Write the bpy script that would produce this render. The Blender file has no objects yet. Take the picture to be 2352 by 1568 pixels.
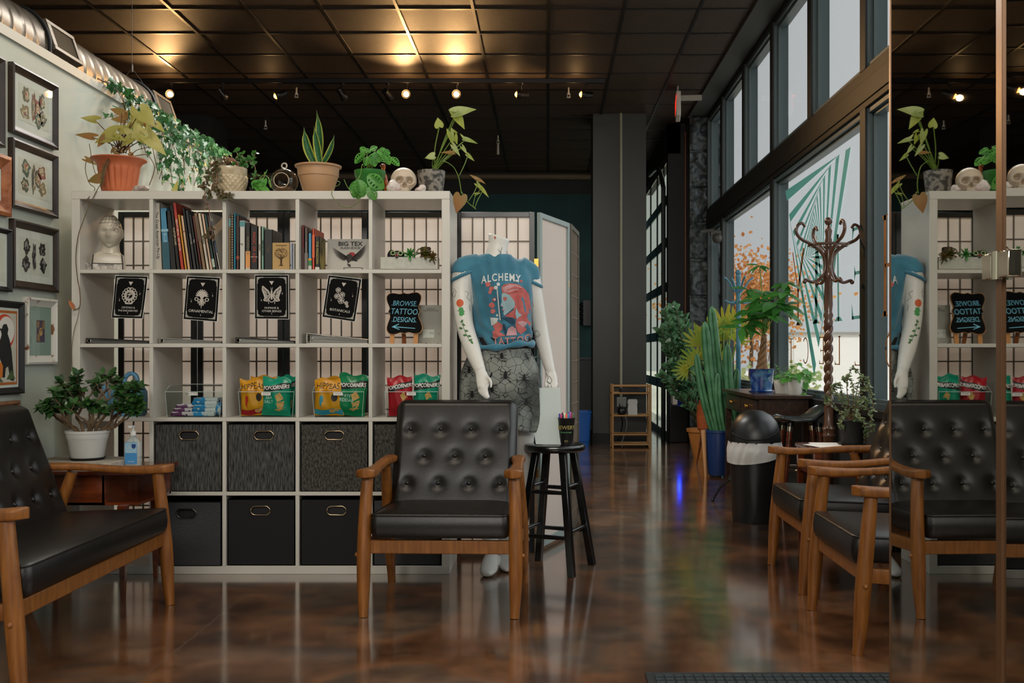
import bpy, math, random
from mathutils import Vector, Matrix, Euler
from math import pi, sin, cos, radians as R, sqrt, atan2
rnd = random.Random(7)
SC = bpy.context.scene
COL = SC.collection
# optics of the camera: a 35 mm lens at 1.06 m, looking along +Y
F, CX, CY, CZ = 2287.0, 1258.0, 808.0, 1.06
def P(px, py, Y):
    return Vector(((px - CX) * Y / F, Y, CZ - (py - CY) * Y / F))
def V(*a): return Vector(a)
def lin(c):
    if isinstance(c, str):
        c = c.lstrip('#'); c = [int(c[i:i+2], 16) / 255 for i in (0, 2, 4)]
        c = [x / 12.92 if x <= .04045 else ((x + .055) / 1.055) ** 2.4 for x in c]
    return (c[0], c[1], c[2], 1)

# ------------------------------------------------------------------ materials
def mat(name, col, rough=.5, metal=0, spec=.5, col2=None, nscale=5, stretch=(1, 1, 1), ramp=(.35, .65), detail=4,
        bump=0, bscale=40, bstretch=(1, 1, 1), emis=None, estr=0, trans=0, ior=1.45, alpha=1, coat=0, sheen=0, sss=0, rough2=None, transl=0, wave=None):
    m = bpy.data.materials.new(name); m.use_nodes = True
    nt = m.node_tree; N = nt.nodes; L = nt.links; b = N['Principled BSDF']; I = b.inputs
    I['Base Color'].default_value = lin(col); I['Roughness'].default_value = rough; I['Metallic'].default_value = metal
    I['Specular IOR Level'].default_value = spec; I['IOR'].default_value = ior
    I['Transmission Weight'].default_value = trans; I['Alpha'].default_value = alpha; I['Coat Weight'].default_value = coat
    I['Coat Roughness'].default_value = .15; I['Sheen Weight'].default_value = sheen
    if sss: I['Subsurface Weight'].default_value = sss; I['Subsurface Radius'].default_value = (.02, .01, .005)
    if emis: I['Emission Color'].default_value = lin(emis); I['Emission Strength'].default_value = estr
    tc = None
    def coords(st):
        nonlocal tc
        if tc is None: tc = N.new('ShaderNodeTexCoord')
        mp = N.new('ShaderNodeMapping'); mp.inputs['Scale'].default_value = st
        L.new(tc.outputs['Object'], mp.inputs['Vector']); return mp.outputs['Vector']
    if col2:
        n = N.new('ShaderNodeTexNoise'); n.inputs['Scale'].default_value = nscale; n.inputs['Detail'].default_value = detail
        L.new(coords(stretch), n.inputs['Vector'])
        r = N.new('ShaderNodeValToRGB'); r.color_ramp.elements[0].position = ramp[0]; r.color_ramp.elements[1].position = ramp[1]
        r.color_ramp.elements[0].color = lin(col); r.color_ramp.elements[1].color = lin(col2)
        L.new(n.outputs['Fac'], r.inputs['Fac']); L.new(r.outputs['Color'], I['Base Color'])
        if rough2 is not None:
            mr = N.new('ShaderNodeMapRange'); mr.inputs['To Min'].default_value = rough; mr.inputs['To Max'].default_value = rough2
            L.new(n.outputs['Fac'], mr.inputs['Value']); L.new(mr.outputs['Result'], I['Roughness'])
    if bump:
        n2 = N.new('ShaderNodeTexNoise'); n2.inputs['Scale'].default_value = bscale; n2.inputs['Detail'].default_value = 3
        L.new(coords(bstretch), n2.inputs['Vector'])
        bp = N.new('ShaderNodeBump'); bp.inputs['Strength'].default_value = bump; bp.inputs['Distance'].default_value = .01
        L.new(n2.outputs['Fac'], bp.inputs['Height']); L.new(bp.outputs['Normal'], I['Normal'])
    if transl:
        out = N['Material Output']; t = N.new('ShaderNodeBsdfTranslucent'); mx = N.new('ShaderNodeMixShader')
        src = I['Base Color'].links
        if src: L.new(src[0].from_socket, t.inputs['Color'])
        else: t.inputs['Color'].default_value = lin(col)
        mx.inputs['Fac'].default_value = transl
        L.new(b.outputs[0], mx.inputs[1]); L.new(t.outputs[0], mx.inputs[2]); L.new(mx.outputs[0], out.inputs['Surface'])
    return m
def glass_mat(name, tint='#ffffff', refl=.12, rough=.02):
    """thin pane: clear transparency with a fresnel reflection"""
    m = bpy.data.materials.new(name); m.use_nodes = True
    nt = m.node_tree; N = nt.nodes; L = nt.links; N.remove(N['Principled BSDF'])
    t = N.new('ShaderNodeBsdfTransparent'); t.inputs['Color'].default_value = lin(tint)
    g = N.new('ShaderNodeBsdfGlossy'); g.inputs['Roughness'].default_value = rough
    lw = N.new('ShaderNodeLayerWeight'); lw.inputs['Blend'].default_value = .5
    pw = N.new('ShaderNodeMath'); pw.operation = 'POWER'; pw.inputs[1].default_value = 5
    mu = N.new('ShaderNodeMath'); mu.operation = 'MULTIPLY_ADD'; mu.inputs[1].default_value = refl * 5; mu.inputs[2].default_value = refl * .25 if refl > .05 else 0
    mx = N.new('ShaderNodeMixShader')
    L.new(lw.outputs['Facing'], pw.inputs[0]); L.new(pw.outputs[0], mu.inputs[0]); L.new(mu.outputs[0], mx.inputs['Fac']); L.new(t.outputs[0], mx.inputs[1]); L.new(g.outputs[0], mx.inputs[2])
    L.new(mx.outputs[0], N['Material Output'].inputs['Surface'])
    return m
_mc = {}
def pm(col, rough=.5, **k):
    key = (col, rough, tuple(sorted(k.items())))
    if key not in _mc: _mc[key] = mat('paint_' + str(col).strip('#'), col, rough, **k)
    return _mc[key]

# ------------------------------------------------------------------ mesh builder
class MB:
    def __init__(s): s.v = []; s.f = []; s.mi = []; s.cur = 0; s.T = Matrix.Identity(4)
    def add(s, vs, fs):
        o = len(s.v); T = s.T
        s.v += [T @ Vector(p) for p in vs]
        for f in fs: s.f.append([i + o for i in f]); s.mi.append(s.cur)
    def box(s, c, d, rot=None):
        x, y, z = d[0] / 2, d[1] / 2, d[2] / 2; c = Vector(c)
        pts = [Vector((a, b, e)) for e in (-z, z) for a, b in ((-x, -y), (x, -y), (x, y), (-x, y))]
        if rot is not None:
            if not isinstance(rot, Matrix): rot = Euler(rot).to_matrix()
            pts = [rot @ p for p in pts]
        s.add([p + c for p in pts], [(3, 2, 1, 0), (4, 5, 6, 7), (0, 1, 5, 4), (1, 2, 6, 5), (2, 3, 7, 6), (3, 0, 4, 7)])
        return s
    def b2(s, lo, hi):
        return s.box([(a + b) / 2 for a, b in zip(lo, hi)], [abs(b - a) for a, b in zip(lo, hi)])
    def tube(s, pts, r, seg=8, caps=True, closed=False, flat=1.0):
        pts = [Vector(p) for p in pts]; n = len(pts)
        rs = r if isinstance(r, (list, tuple)) else [r] * n
        vs = []; fs = []; prev = None
        for i, p in enumerate(pts):
            if closed: t = pts[(i + 1) % n] - pts[i - 1]
            else: t = pts[min(i + 1, n - 1)] - pts[max(i - 1, 0)]
            if t.length < 1e-9: t = Vector((0, 0, 1))
            t.normalize()
            if prev is None:
                u = t.orthogonal().normalized()
                if abs(t.z) < .95: u = (Vector((0, 0, 1)) - t * t.z).normalized()
            else:
                u = prev - t * prev.dot(t)
                u = u.normalized() if u.length > 1e-6 else t.orthogonal().normalized()
            prev = u; w = t.cross(u)
            for k in range(seg):
                a = 2 * pi * k / seg
                vs.append(p + (u * cos(a) * flat + w * sin(a)) * rs[i])
        m = n if closed else n - 1
        for i in range(m):
            for k in range(seg):
                a, b = i * seg + k, i * seg + (k + 1) % seg
                c, d = ((i + 1) % n) * seg + k, ((i + 1) % n) * seg + (k + 1) % seg
                fs.append((a, b, d, c))
        if caps and not closed:
            fs.append(tuple(range(seg))[::-1]); fs.append(tuple(range((n - 1) * seg, n * seg)))
        s.add(vs, fs); return s
    def cyl(s, p0, p1, r0, r1=None, seg=16): return s.tube([p0, p1], [r0, r0 if r1 is None else r1], seg)
    def lathe(s, prof, c=(0, 0, 0), seg=32, fn=None, capb=True, capt=False):
        c = Vector(c); vs = []; fs = []
        for r, z in prof:
            for k in range(seg):
                a = 2 * pi * k / seg; rr = r * (fn(a, z) if fn else 1)
                vs.append(c + Vector((rr * cos(a), rr * sin(a), z)))
        for i in range(len(prof) - 1):
            for k in range(seg):
                a, b = i * seg + k, i * seg + (k + 1) % seg
                fs.append((a, b, b + seg, a + seg))
        if capb: fs.append(tuple(range(seg))[::-1])
        if capt: n = len(prof) - 1; fs.append(tuple(range(n * seg, (n + 1) * seg)))
        s.add(vs, fs); return s
    def sph(s, c, r, seg=16, rings=10, rot=None):
        if not isinstance(r, (tuple, list)): r = (r, r, r)
        c = Vector(c); vs = []; fs = []
        for i in range(rings + 1):
            t = pi * i / rings
            for k in range(seg):
                a = 2 * pi * k / seg
                p = Vector((r[0] * sin(t) * cos(a), r[1] * sin(t) * sin(a), -r[2] * cos(t)))
                if rot is not None: p = rot @ p
                vs.append(c + p)
        for i in range(rings):
            for k in range(seg):
                a, b = i * seg + k, i * seg + (k + 1) % seg
                fs.append((a, b, b + seg, a + seg))
        s.add(vs, fs); return s
    def loft(s, rings, caps=True, closed_u=True):
        n = len(rings[0]); vs = [p for r in rings for p in r]; fs = []
        for i in range(len(rings) - 1):
            for k in range(n if closed_u else n - 1):
                a, b = i * n + k, i * n + (k + 1) % n
                fs.append((a, b, b + n, a + n))
        if caps and closed_u: fs.append(tuple(range(n))[::-1]); fs.append(tuple(range((len(rings) - 1) * n, len(rings) * n)))
        s.add(vs, fs); return s
    def prism(s, out, h, M=None):
        """extrude a 2-D outline (local xy) from z=0 to z=h"""
        n = len(out); M = M or Matrix.Identity(4)
        vs = [M @ Vector((x, y, 0)) for x, y in out] + [M @ Vector((x, y, h)) for x, y in out]
        fs = [tuple(range(n))[::-1], tuple(range(n, 2 * n))] + [(i, (i + 1) % n, n + (i + 1) % n, n + i) for i in range(n)]
        s.add(vs, fs); return s
    def grid(s, fn, nu, nv, closed_u=False):
        vs = [fn(u / nu, v / nv) for v in range(nv + 1) for u in range(nu + (0 if closed_u else 1))]
        w = nu if closed_u else nu + 1; fs = []
        for v in range(nv):
            for u in range(nu):
                a = v * w + u; b = v * w + (u + 1) % w
                fs.append((a, b, b + w, a + w))
        s.add(vs, fs); return s
    def leaf(s, base, d, up, half, L, W=1, droop=0, fold=.15, twist=0, mid=None):
        """half: outline half as (x along, y out) in unit lengths; the midrib is x clamped at 0"""
        d = Vector(d).normalized(); up = Vector(up); side = d.cross(up)
        if side.length < 1e-5: side = d.orthogonal()
        side.normalize(); n = side.cross(d).normalized()
        if twist: q = Matrix.Rotation(twist, 3, d); side = q @ side; n = q @ n
        base = Vector(base); vs = []; fs = []; m = len(half)
        for x, y in half:
            xm = max(x, 0); z = -droop * xm * xm * L
            vs.append(base + d * xm * L + n * z)
            for sg in (1, -1):
                zz = -droop * x * abs(x) * L + fold * y * W * L
                vs.append(base + d * x * L + side * sg * y * W * L + n * zz)
        for i in range(m - 1):
            a, b = 3 * i, 3 * i + 3
            fs.append((a, a + 1, b + 1, b)); fs.append((a + 2, a, b, b + 2))
        s.add(vs, fs); return s
    def build(s, name, material, parent=None, smooth=0, bevel=0, bseg=2, subsurf=0, loc=None, solid=0, rot=None):
        me = bpy.data.meshes.new(name); me.from_pydata([tuple(v) for v in s.v], [], s.f)
        ms = material if isinstance(material, (list, tuple)) else [material]
        for m in ms: me.materials.append(m)
        if len(ms) > 1: me.polygons.foreach_set('material_index', s.mi)
        me.validate(); me.update()
        if smooth:
            me.polygons.foreach_set('use_smooth', [True] * len(me.polygons))
            me.set_sharp_from_angle(angle=R(smooth))
        o = bpy.data.objects.new(name, me); COL.objects.link(o)
        if parent: o.parent = parent
        if loc is not None: o.location = loc
        if rot is not None: o.rotation_euler = rot
        if solid:
            md = o.modifiers.new('s', 'SOLIDIFY'); md.thickness = solid; md.offset = 0
        if bevel:
            md = o.modifiers.new('b', 'BEVEL'); md.width = bevel; md.segments = bseg; md.limit_method = 'ANGLE'; md.angle_limit = R(40)
            if not smooth:
                me.polygons.foreach_set('use_smooth', [True] * len(me.polygons)); me.set_sharp_from_angle(angle=R(50))
        if subsurf:
            md = o.modifiers.new('u', 'SUBSURF'); md.levels = md.render_levels = subsurf
        return o
def tag(o, label, cat, group=None):
    o['label'] = label; o['category'] = cat
    if group: o['group'] = group
    return o
def thing(name, label, cat, loc=(0, 0, 0), rotz=0, group=None, rot=None):
    o = bpy.data.objects.new(name, None); COL.objects.link(o); o.empty_display_size = .05
    o.location = loc; o.rotation_euler = rot or (0, 0, rotz)
    return tag(o, label, cat, group)
def struct(o): o['kind'] = 'structure'; return o
def lab(o, l): o['label'] = l; return o
def copy_tree(o, parent=None):
    c = o.copy(); COL.objects.link(c)
    if parent: c.parent = parent
    for ch in list(o.children): copy_tree(ch, c)
    return c
def text(s, size, material, parent, M, name='lettering', ext=.0006, align='CENTER', shear=0, space=1, offset=0, xs=1):
    cu = bpy.data.curves.new('t', 'FONT'); cu.body = s; cu.size = size; cu.extrude = ext; cu.align_x = align; cu.align_y = 'CENTER'
    cu.shear = shear; cu.space_character = space; cu.offset = offset; cu.resolution_u = 3; cu.space_line = .95
    t = bpy.data.objects.new('t', cu); COL.objects.link(t)
    dg = bpy.context.evaluated_depsgraph_get(); me = bpy.data.meshes.new_from_object(t.evaluated_get(dg))
    bpy.data.objects.remove(t); bpy.data.curves.remove(cu)
    me.transform(M @ Matrix.Diagonal((xs, 1, 1, 1))); me.name = name; me.materials.clear(); me.materials.append(material)
    o = bpy.data.objects.new(name, me); COL.objects.link(o)
    if parent: o.parent = parent
    return o
RX90 = Matrix.Rotation(pi / 2, 4, 'X')           # local xy plane -> faces -Y, upright
def face(x, y, z, rz=0, tilt=0, roll=0):          # matrix: plane facing -Y at (x,y,z)
    return Matrix.Translation((x, y, z)) @ Matrix.Rotation(rz, 4, 'Z') @ RX90 @ Matrix.Rotation(tilt, 4, 'X') @ Matrix.Rotation(roll, 4, 'Z')
def sm(t, a=0., b=1.):
    t = min(1, max(0, (t - a) / (b - a))); return t * t * (3 - 2 * t)
def lerp(a, b, t): return a + (b - a) * t
def bez(p0, p1, p2, p3, n=10):
    p0, p1, p2, p3 = map(Vector, (p0, p1, p2, p3)); r = []
    for i in range(n + 1):
        t = i / n; u = 1 - t
        r.append(p0 * u**3 + p1 * 3 * u * u * t + p2 * 3 * u * t * t + p3 * t**3)
    return r
def spl(pts, n=6):
    """catmull-rom through points"""
    p = [Vector(q) for q in pts]; p = [p[0] * 2 - p[1]] + p + [p[-1] * 2 - p[-2]]; r = []
    for i in range(1, len(p) - 2):
        for k in range(n):
            t = k / n; a, b, c, d = p[i - 1], p[i], p[i + 1], p[i + 2]
            r.append(.5 * ((2 * b) + (c - a) * t + (2 * a - 5 * b + 4 * c - d) * t * t + (3 * b - a - 3 * c + d) * t**3))
    r.append(p[-2].copy()); return r

# leaf outlines (half)
OVAL = [(0, .01), (.12, .16), (.3, .25), (.55, .27), (.78, .18), (.92, .08), (1, .0)]
LANCE = [(0, .01), (.15, .08), (.35, .14), (.6, .13), (.8, .08), (1, 0)]
ARROW = [(-.30, .20), (-.28, .30), (-.1, .36), (.1, .36), (.3, .32), (.55, .22), (.8, .10), (1, 0)]
HEART = [(-.16, .15), (-.18, .27), (-.08, .38), (.12, .43), (.35, .38), (.6, .25), (.82, .11), (1, 0)]
IVY = [(-.15, .12), (-.22, .3), (.0, .34), (.12, .55), (.25, .3), (.5, .24), (.75, .1), (1, 0)]
ROUND = [(0, .02), (.1, .2), (.3, .38), (.55, .42), (.8, .3), (.95, .13), (1, .0)]

# ------------------------------------------------------------------ shared materials
WOOD = mat('honey_wood', '#683b14', .4, col2='#8a5520', nscale=9, stretch=(6, 6, .7), ramp=(.3, .7), bump=.05, bscale=60)
WALNUT = mat('red_brown_wood', '#3d1a0c', .18, col2='#6a3015', nscale=7, stretch=(1, 6, 6), ramp=(.3, .7), coat=.6)
DARKWOOD = mat('dark_brown_wood', '#22150f', .3, col2='#3a2517', nscale=6, stretch=(6, 1, 6))
LEATHER = mat('black_leather', '#0d0a08', .32, col2='#15100d', nscale=3, bump=.12, bscale=420, spec=.5)
_lb = LEATHER.node_tree.nodes['Principled BSDF'].inputs; _lb['Coat Weight'].default_value = .0; _lb['Coat Roughness'].default_value = .5
BLACKP = mat('black_paint', '#0b0c0c', .3)
BLACKM = mat('black_matte', '#0b0b0b', .6)
WHITEL = mat('white_laminate', '#b9b5ab', .35, col2='#bebab1', nscale=2)
CHROME = mat('chrome', '#d0c8b8', .12, metal=1)
BRASS = mat('brass', '#b08540', .25, metal=1)
WHITE = mat('white_plastic', '#d8d6d0', .35)
PAPER = mat('paper_white', '#dad8d2', .7)
INK = mat('black_ink', '#121212', .6)
SILVER = mat('silver_print', '#9a9790', .5)
SOIL = mat('soil', '#1c130d', .95, col2='#33241a', nscale=60, bump=.6, bscale=90)
CLEAR = glass_mat('clear_acrylic', '#f4f7f6', .035, rough=.09)
STEM = mat('green_stem', '#5f7a2c', .5)
BSTEM = mat('brown_stem', '#5a4127', .7)
# the camera
cam = bpy.data.cameras.new('camera'); cam.sensor_width = 36; cam.sensor_fit = 'HORIZONTAL'; cam.lens = 36 * F / 2352
cam.shift_x = -(CX - 1176) / 2352; cam.shift_y = (CY - 784) / 2352; cam.clip_start = .05
co = bpy.data.objects.new('camera', cam); COL.objects.link(co); co.location = (0, 0, CZ); co.rotation_euler = (pi / 2, 0, 0); SC.camera = co
SC.view_settings.view_transform = 'Standard'; SC.view_settings.look = 'None'; SC.view_settings.gamma = 1; SC.view_settings.use_curve_mapping = False
# ================================================================== SETTING
XL, XW, ZC, YB, YF = -2.36, 1.855, 3.81, 15.2, -3.6
def floor_mat():
    m = mat('stained_concrete', '#2b1a12', .2, spec=.8, coat=1); m.node_tree.nodes['Principled BSDF'].inputs['Coat IOR'].default_value = 1.7; m.node_tree.nodes['Principled BSDF'].inputs['Coat Roughness'].default_value = .11; nt = m.node_tree; N = nt.nodes; L = nt.links; b = N['Principled BSDF']
    tc = N.new('ShaderNodeTexCoord')
    def noise(sc, det, dist=0.):
        n = N.new('ShaderNodeTexNoise'); n.inputs['Scale'].default_value = sc; n.inputs['Detail'].default_value = det; n.inputs['Distortion'].default_value = dist
        L.new(tc.outputs['Object'], n.inputs['Vector']); return n.outputs['Fac']
    def ramp(fac, stops):
        r = N.new('ShaderNodeValToRGB'); e = r.color_ramp.elements
        while len(e) < len(stops): e.new(.5)
        for k, (p, c) in enumerate(stops): e[k].position = p; e[k].color = lin(c)
        L.new(fac, r.inputs['Fac']); return r.outputs['Color']
    def mix(a, c, f, mode='MIX'):
        x = N.new('ShaderNodeMix'); x.data_type = 'RGBA'; x.blend_type = mode
        if isinstance(f, float): x.inputs[0].default_value = f
        else: L.new(f, x.inputs[0])
        L.new(a, x.inputs[6])
        if isinstance(c, tuple): x.inputs[7].default_value = c
        else: L.new(c, x.inputs[7])
        return x.outputs[2]
    big = ramp(noise(1.3, 12, .5), [(.28, '#332c27'), (.40, '#6d4d37'), (.50, '#986c4c'), (.57, '#736355'), (.64, '#9a785b'), (.74, '#433830')])
    fine = ramp(noise(14, 8, .3), [(.3, '#8f8a84'), (.7, '#ddd6ce')])
    mid = ramp(noise(4.5, 9, .5), [(.32, '#8d8480'), (.55, '#e6ddd4'), (.72, '#ffffff')])
    col = mix(mix(big, mid, .75, 'MULTIPLY'), fine, .5, 'MULTIPLY')
    # saw-cut control joints
    sp = N.new('ShaderNodeSeparateXYZ'); L.new(tc.outputs['Object'], sp.inputs[0])
    def joint(o, at, w):
        s = N.new('ShaderNodeMath'); s.operation = 'SUBTRACT'; L.new(sp.outputs[o], s.inputs[0]); s.inputs[1].default_value = at
        a = N.new('ShaderNodeMath'); a.operation = 'ABSOLUTE'; L.new(s.outputs[0], a.inputs[0])
        l = N.new('ShaderNodeMath'); l.operation = 'LESS_THAN'; L.new(a.outputs[0], l.inputs[0]); l.inputs[1].default_value = w; return l.outputs[0]
    col = mix(col, lin('#6b5646'), joint('X', -1.32, .003))
    col = mix(col, lin('#5a4a3d'), joint('Y', 4.93, .003))
    # fine scratches
    sc = N.new('ShaderNodeTexVoronoi'); sc.feature = 'DISTANCE_TO_EDGE'; sc.inputs['Scale'].default_value = 1.7
    mp = N.new('ShaderNodeMapping'); mp.inputs['Rotation'].default_value = (0, 0, .5); mp.inputs['Scale'].default_value = (1, .45, 1)
    L.new(tc.outputs['Object'], mp.inputs[0]); L.new(mp.outputs[0], sc.inputs['Vector'])
    lt = N.new('ShaderNodeMath'); lt.operation = 'LESS_THAN'; L.new(sc.outputs['Distance'], lt.inputs[0]); lt.inputs[1].default_value = .0
    ml = N.new('ShaderNodeMath'); ml.operation = 'MULTIPLY'; L.new(lt.outputs[0], ml.inputs[0]); L.new(noise(5, 2), ml.inputs[1])
    col = mix(col, lin('#7a6a5c'), ml.outputs[0])
    L.new(col, b.inputs['Base Color'])
    mr = N.new('ShaderNodeMapRange'); mr.inputs['From Min'].default_value = .3; mr.inputs['From Max'].default_value = .7
    mr.inputs['To Min'].default_value = .10; mr.inputs['To Max'].default_value = .24; L.new(noise(3, 5), mr.inputs['Value']); L.new(mr.outputs[0], b.inputs['Roughness'])
    bp = N.new('ShaderNodeBump'); bp.inputs['Strength'].default_value = .035; bp.inputs['Distance'].default_value = .01
    L.new(noise(45, 4), bp.inputs['Height']); L.new(bp.outputs[0], b.inputs['Normal'])
    return m
def wall_mat(name, c, c2, sc=1.2, rough=.7):
    return mat(name, c, rough, col2=c2, nscale=sc, detail=3, bump=.05, bscale=90)
WALLW = wall_mat('pale_wall', '#a8ada0', '#b1b6aa')
TEAL = wall_mat('teal_wall', '#0c2f30', '#124244')
DARKW = wall_mat('black_wall', '#191a19', '#222422')
CEIL = mat('ceiling_tile', '#3a3028', .6, col2='#43382e', nscale=40, bump=.12, bscale=260, spec=.2)
CGRID = mat('ceiling_grid', '#120f0d', .42, spec=.3)
BRONZE = mat('dark_bronze', '#161817', .5, spec=.3)
STONE = mat('painted_stone', '#23292a', .45, col2='#343c3d', nscale=8, bump=1.0, bscale=14)

struct(MB().b2((-8, YF, -.12), (XW + .15, YB + .2, 0)).build('floor', floor_mat()))
struct(MB().b2((-8, YF, ZC), (XW + .15, YB + .2, ZC + .15)).build('ceiling', CEIL))
g = MB()
for k in range(-14, 3):
    x = .007 + .605 * k; g.b2((x - .012, YF, ZC - .007), (x + .012, YB, ZC + .01))
for k in range(-19, 12):
    y = 7.98 + .616 * k; g.b2((-8, y - .012, ZC - .0065), (1.64, y + .012, ZC + .01))
struct(g.build('trim_1', CGRID))
struct(MB().b2((1.63, YF, ZC - .03), (1.675, 11.6, ZC)).b2((1.675, YF, ZC - .008), (XW + .02, 11.6, ZC)).build('trim_2', mat('soffit', '#2b2c28', .6)))
# partition on the far side of the loveseat, with a pale cap
struct(MB().b2((XL - .12, YF, 0), (XL, 7.25, 2.43)).build('wall_left', WALLW))
struct(MB().b2((XL - .14, YF, 2.43), (XL + .012, 7.27, 2.475)).build('trim_3', mat('pale_cap', '#b5b5a9', .5)))
struct(MB().b2((XL, YF, 0), (XL + .014, 7.25, .09)).build('baseboard_left', mat('dark_base', '#2a2621', .4)))
struct(MB().b2((-8, YF, 0), (-7.9, YB, ZC)).build('wall_left_far', DARKW))
struct(MB().b2((-8, YB, 0), (1.44, YB + .15, 3.47)).build('wall_back', TEAL))
struct(MB().b2((-8, YB - .02, 3.47), (1.44, YB + .15, ZC)).build('wall_back_upper', DARKW))
struct(MB().tube([(-8, YB - .06, 3.73), (1.45, YB - .06, 3.73)], .05, 12).b2((-8, YB - .05, 3.70), (1.45, YB - .02, 3.715)).build('trim_4', mat('cornice', '#5d5140', .5), smooth=40))
struct(MB().b2((-8, YF - .15, 0), (XW + .15, YF, ZC)).build('wall_front', DARKW))
struct(MB().b2((.523, 11.5, 0), (1.136, 12.1, ZC)).build('column_1', mat('column_paint', '#1d1f1c', .4, col2='#232622', nscale=2)))
struct(MB().b2((.513, 11.485, 0), (1.146, 12.1, .12)).build('baseboard_back', BLACKM))
struct(MB().b2((-4.6, 11.5, 0), (-3.89, 12.1, ZC)).build('column_2', mat('column_black', '#0d0b09', .6)))
# window wall
struct(MB().b2((XW, YF, 0), (XW + .14, 11.6, .69)).build('wall_right', DARKW))
struct(MB().b2((XW - .03, YF, .69), (XW + .14, 11.6, .737)).build('trim_5', BRONZE, bevel=.004))
struct(MB().b2((XW, YF, 3.77), (XW + .14, 11.6, ZC)).build('trim_6', BRONZE))
tb = MB().b2((XW - .004, YF, 2.483), (XW + .13, 11.6, 2.711)).b2((XW - .012, YF, 2.52), (XW, 11.6, 2.64))
struct(tb.build('trim_7', mat('transom_bronze', '#15130f', .5, spec=.25), bevel=.003))
PANE = glass_mat('window_glass', '#f3f5f5', .08)
REVEAL = mat('aluminium_reveal', '#414d4e', .4, spec=.4)
def window(n, y0, y1, z0, z1, w=.05):
    f = MB(); x0, x1 = XW - .006, XW + .125
    for a, b_ in ((y0, y0 + w), (y1 - w, y1)):
        f.cur = 0; f.b2((x0, a, z0), (x0 + .014, b_, z1)); f.cur = 1; f.b2((x0 + .014, a, z0), (x1, b_, z1))
    f.b2((x0 + .02, y0 + w, z0), (x1, y1 - w, z0 + .03)).b2((x0 + .02, y0 + w, z1 - .03), (x1, y1 - w, z1))
    s = .022                                                     # glazing stops
    for a, b_ in ((y0 + w, y0 + w + s), (y1 - w - s, y1 - w)): f.b2((x0 + .045, a, z0 + .03), (x0 + .09, b_, z1 - .03))
    f.b2((x0 + .045, y0 + w, z0 + .03), (x0 + .09, y1 - w, z0 + .05)).b2((x0 + .045, y0 + w, z1 - .05), (x0 + .09, y1 - w, z1 - .03))
    o = struct(f.build('window_%d' % n, [BRONZE, REVEAL])); o['label'] = 'dark metal framed shopfront window bay'
    MB().b2((x0 + .062, y0 + w, z0 + .03), (x0 + .068, y1 - w, z1 - .03)).build('glass_pane', PANE, o)
n = 1; Y0 = 5.85; DY = 1.195
for k in range(-8, 5):
    a = max(Y0 + DY * k, YF); b_ = min(Y0 + DY * (k + 1), 11.6)
    window(n, a, b_, 2.711, 3.77); n += 1
for k in range(-8, 5, 2):
    a = max(Y0 + DY * k, YF); b_ = min(Y0 + DY * (k + 2), 11.6)
    window(n, a, b_, .737, 2.483); n += 1
from mathutils import noise as mnoise
pr = MB().b2((1.66, 11.62, 0), (2.05, 12.02, ZC))
pr.grid(lambda u, v: V(lerp(1.655, 2.05, u), 11.61 - .05 * (mnoise.fractal(V(u * 3.2, v * 26, 0), 1, 2, 5) + .35 * (1 if (v * 9) % 1 > .06 else -.6)), lerp(0, ZC, v)), 26, 260)
struct(pr.build('wall_right_pier', STONE, smooth=60))
struct(MB().b2((1.45, 12.0, 0), (1.66, 12.15, ZC)).b2((1.45, 12.0, 3.45), (1.6, YB, ZC)).build('wall_right_rear', BLACKM))
# glazed overhead door
gd = MB(); GX = 1.47
zs = [.02, .66, 1.26, 1.86, 2.41, 2.93, 3.45]
for z in zs: gd.b2((GX - .008, 12.1, z - .06), (GX + .008, 14.95, z + .06))
for y in (12.2, 12.62, 13.35, 14.2, 14.95): gd.b2((GX - .008, y - .03, 0), (GX + .008, y + .03, 3.45))
do = struct(gd.build('door_1', BLACKP)); do['label'] = 'black sectional overhead door with square panes'
MB().b2((GX - .003, 12.1, .06), (GX + .003, 14.9, 3.4)).build('glass_pane', glass_mat('frosted_pane', '#dfe4dc', .04), do)
tr = MB().tube(spl([(1.40, 12.05, .0), (1.40, 12.05, 2.7), (1.40, 12.12, 3.1), (1.38, 12.5, 3.36), (1.36, 13.3, 3.42)], 8), .028, 8)
tr.build('door_track', mat('galvanised', '#3a3d3a', .4, metal=.6), do, smooth=40)
# outside: pavement, planting, a pale building across the street
struct(MB().b2((XW + .16, -30, -.25), (60, 60, -.1)).build('ground_outside', mat('pavement', '#c9c5be', .8, col2='#d3d0ca', nscale=.6)))

# ------------------------------------------------------------------ light
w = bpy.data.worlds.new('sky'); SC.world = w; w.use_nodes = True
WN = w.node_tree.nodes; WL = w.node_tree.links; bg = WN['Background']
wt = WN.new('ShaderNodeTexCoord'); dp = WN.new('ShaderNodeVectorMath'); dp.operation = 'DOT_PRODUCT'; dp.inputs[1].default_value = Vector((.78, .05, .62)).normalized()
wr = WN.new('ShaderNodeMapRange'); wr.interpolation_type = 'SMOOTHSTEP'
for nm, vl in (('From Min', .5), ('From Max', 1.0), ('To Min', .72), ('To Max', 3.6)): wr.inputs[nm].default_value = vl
WL.new(wt.outputs['Generated'], dp.inputs[0]); WL.new(dp.outputs['Value'], wr.inputs['Value']); WL.new(wr.outputs[0], bg.inputs['Strength'])   # bright patch added to the sky out of view, to light the room
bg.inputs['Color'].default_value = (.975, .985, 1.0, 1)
def area(name, loc, rot, sx, sy, power, col):
    l = bpy.data.lights.new(name, 'AREA'); l.shape = 'RECTANGLE'; l.size = sx; l.size_y = sy; l.energy = power; l.color = col
    o = bpy.data.objects.new(name, l); COL.objects.link(o); o.location = loc; o.rotation_euler = rot; return o
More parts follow.
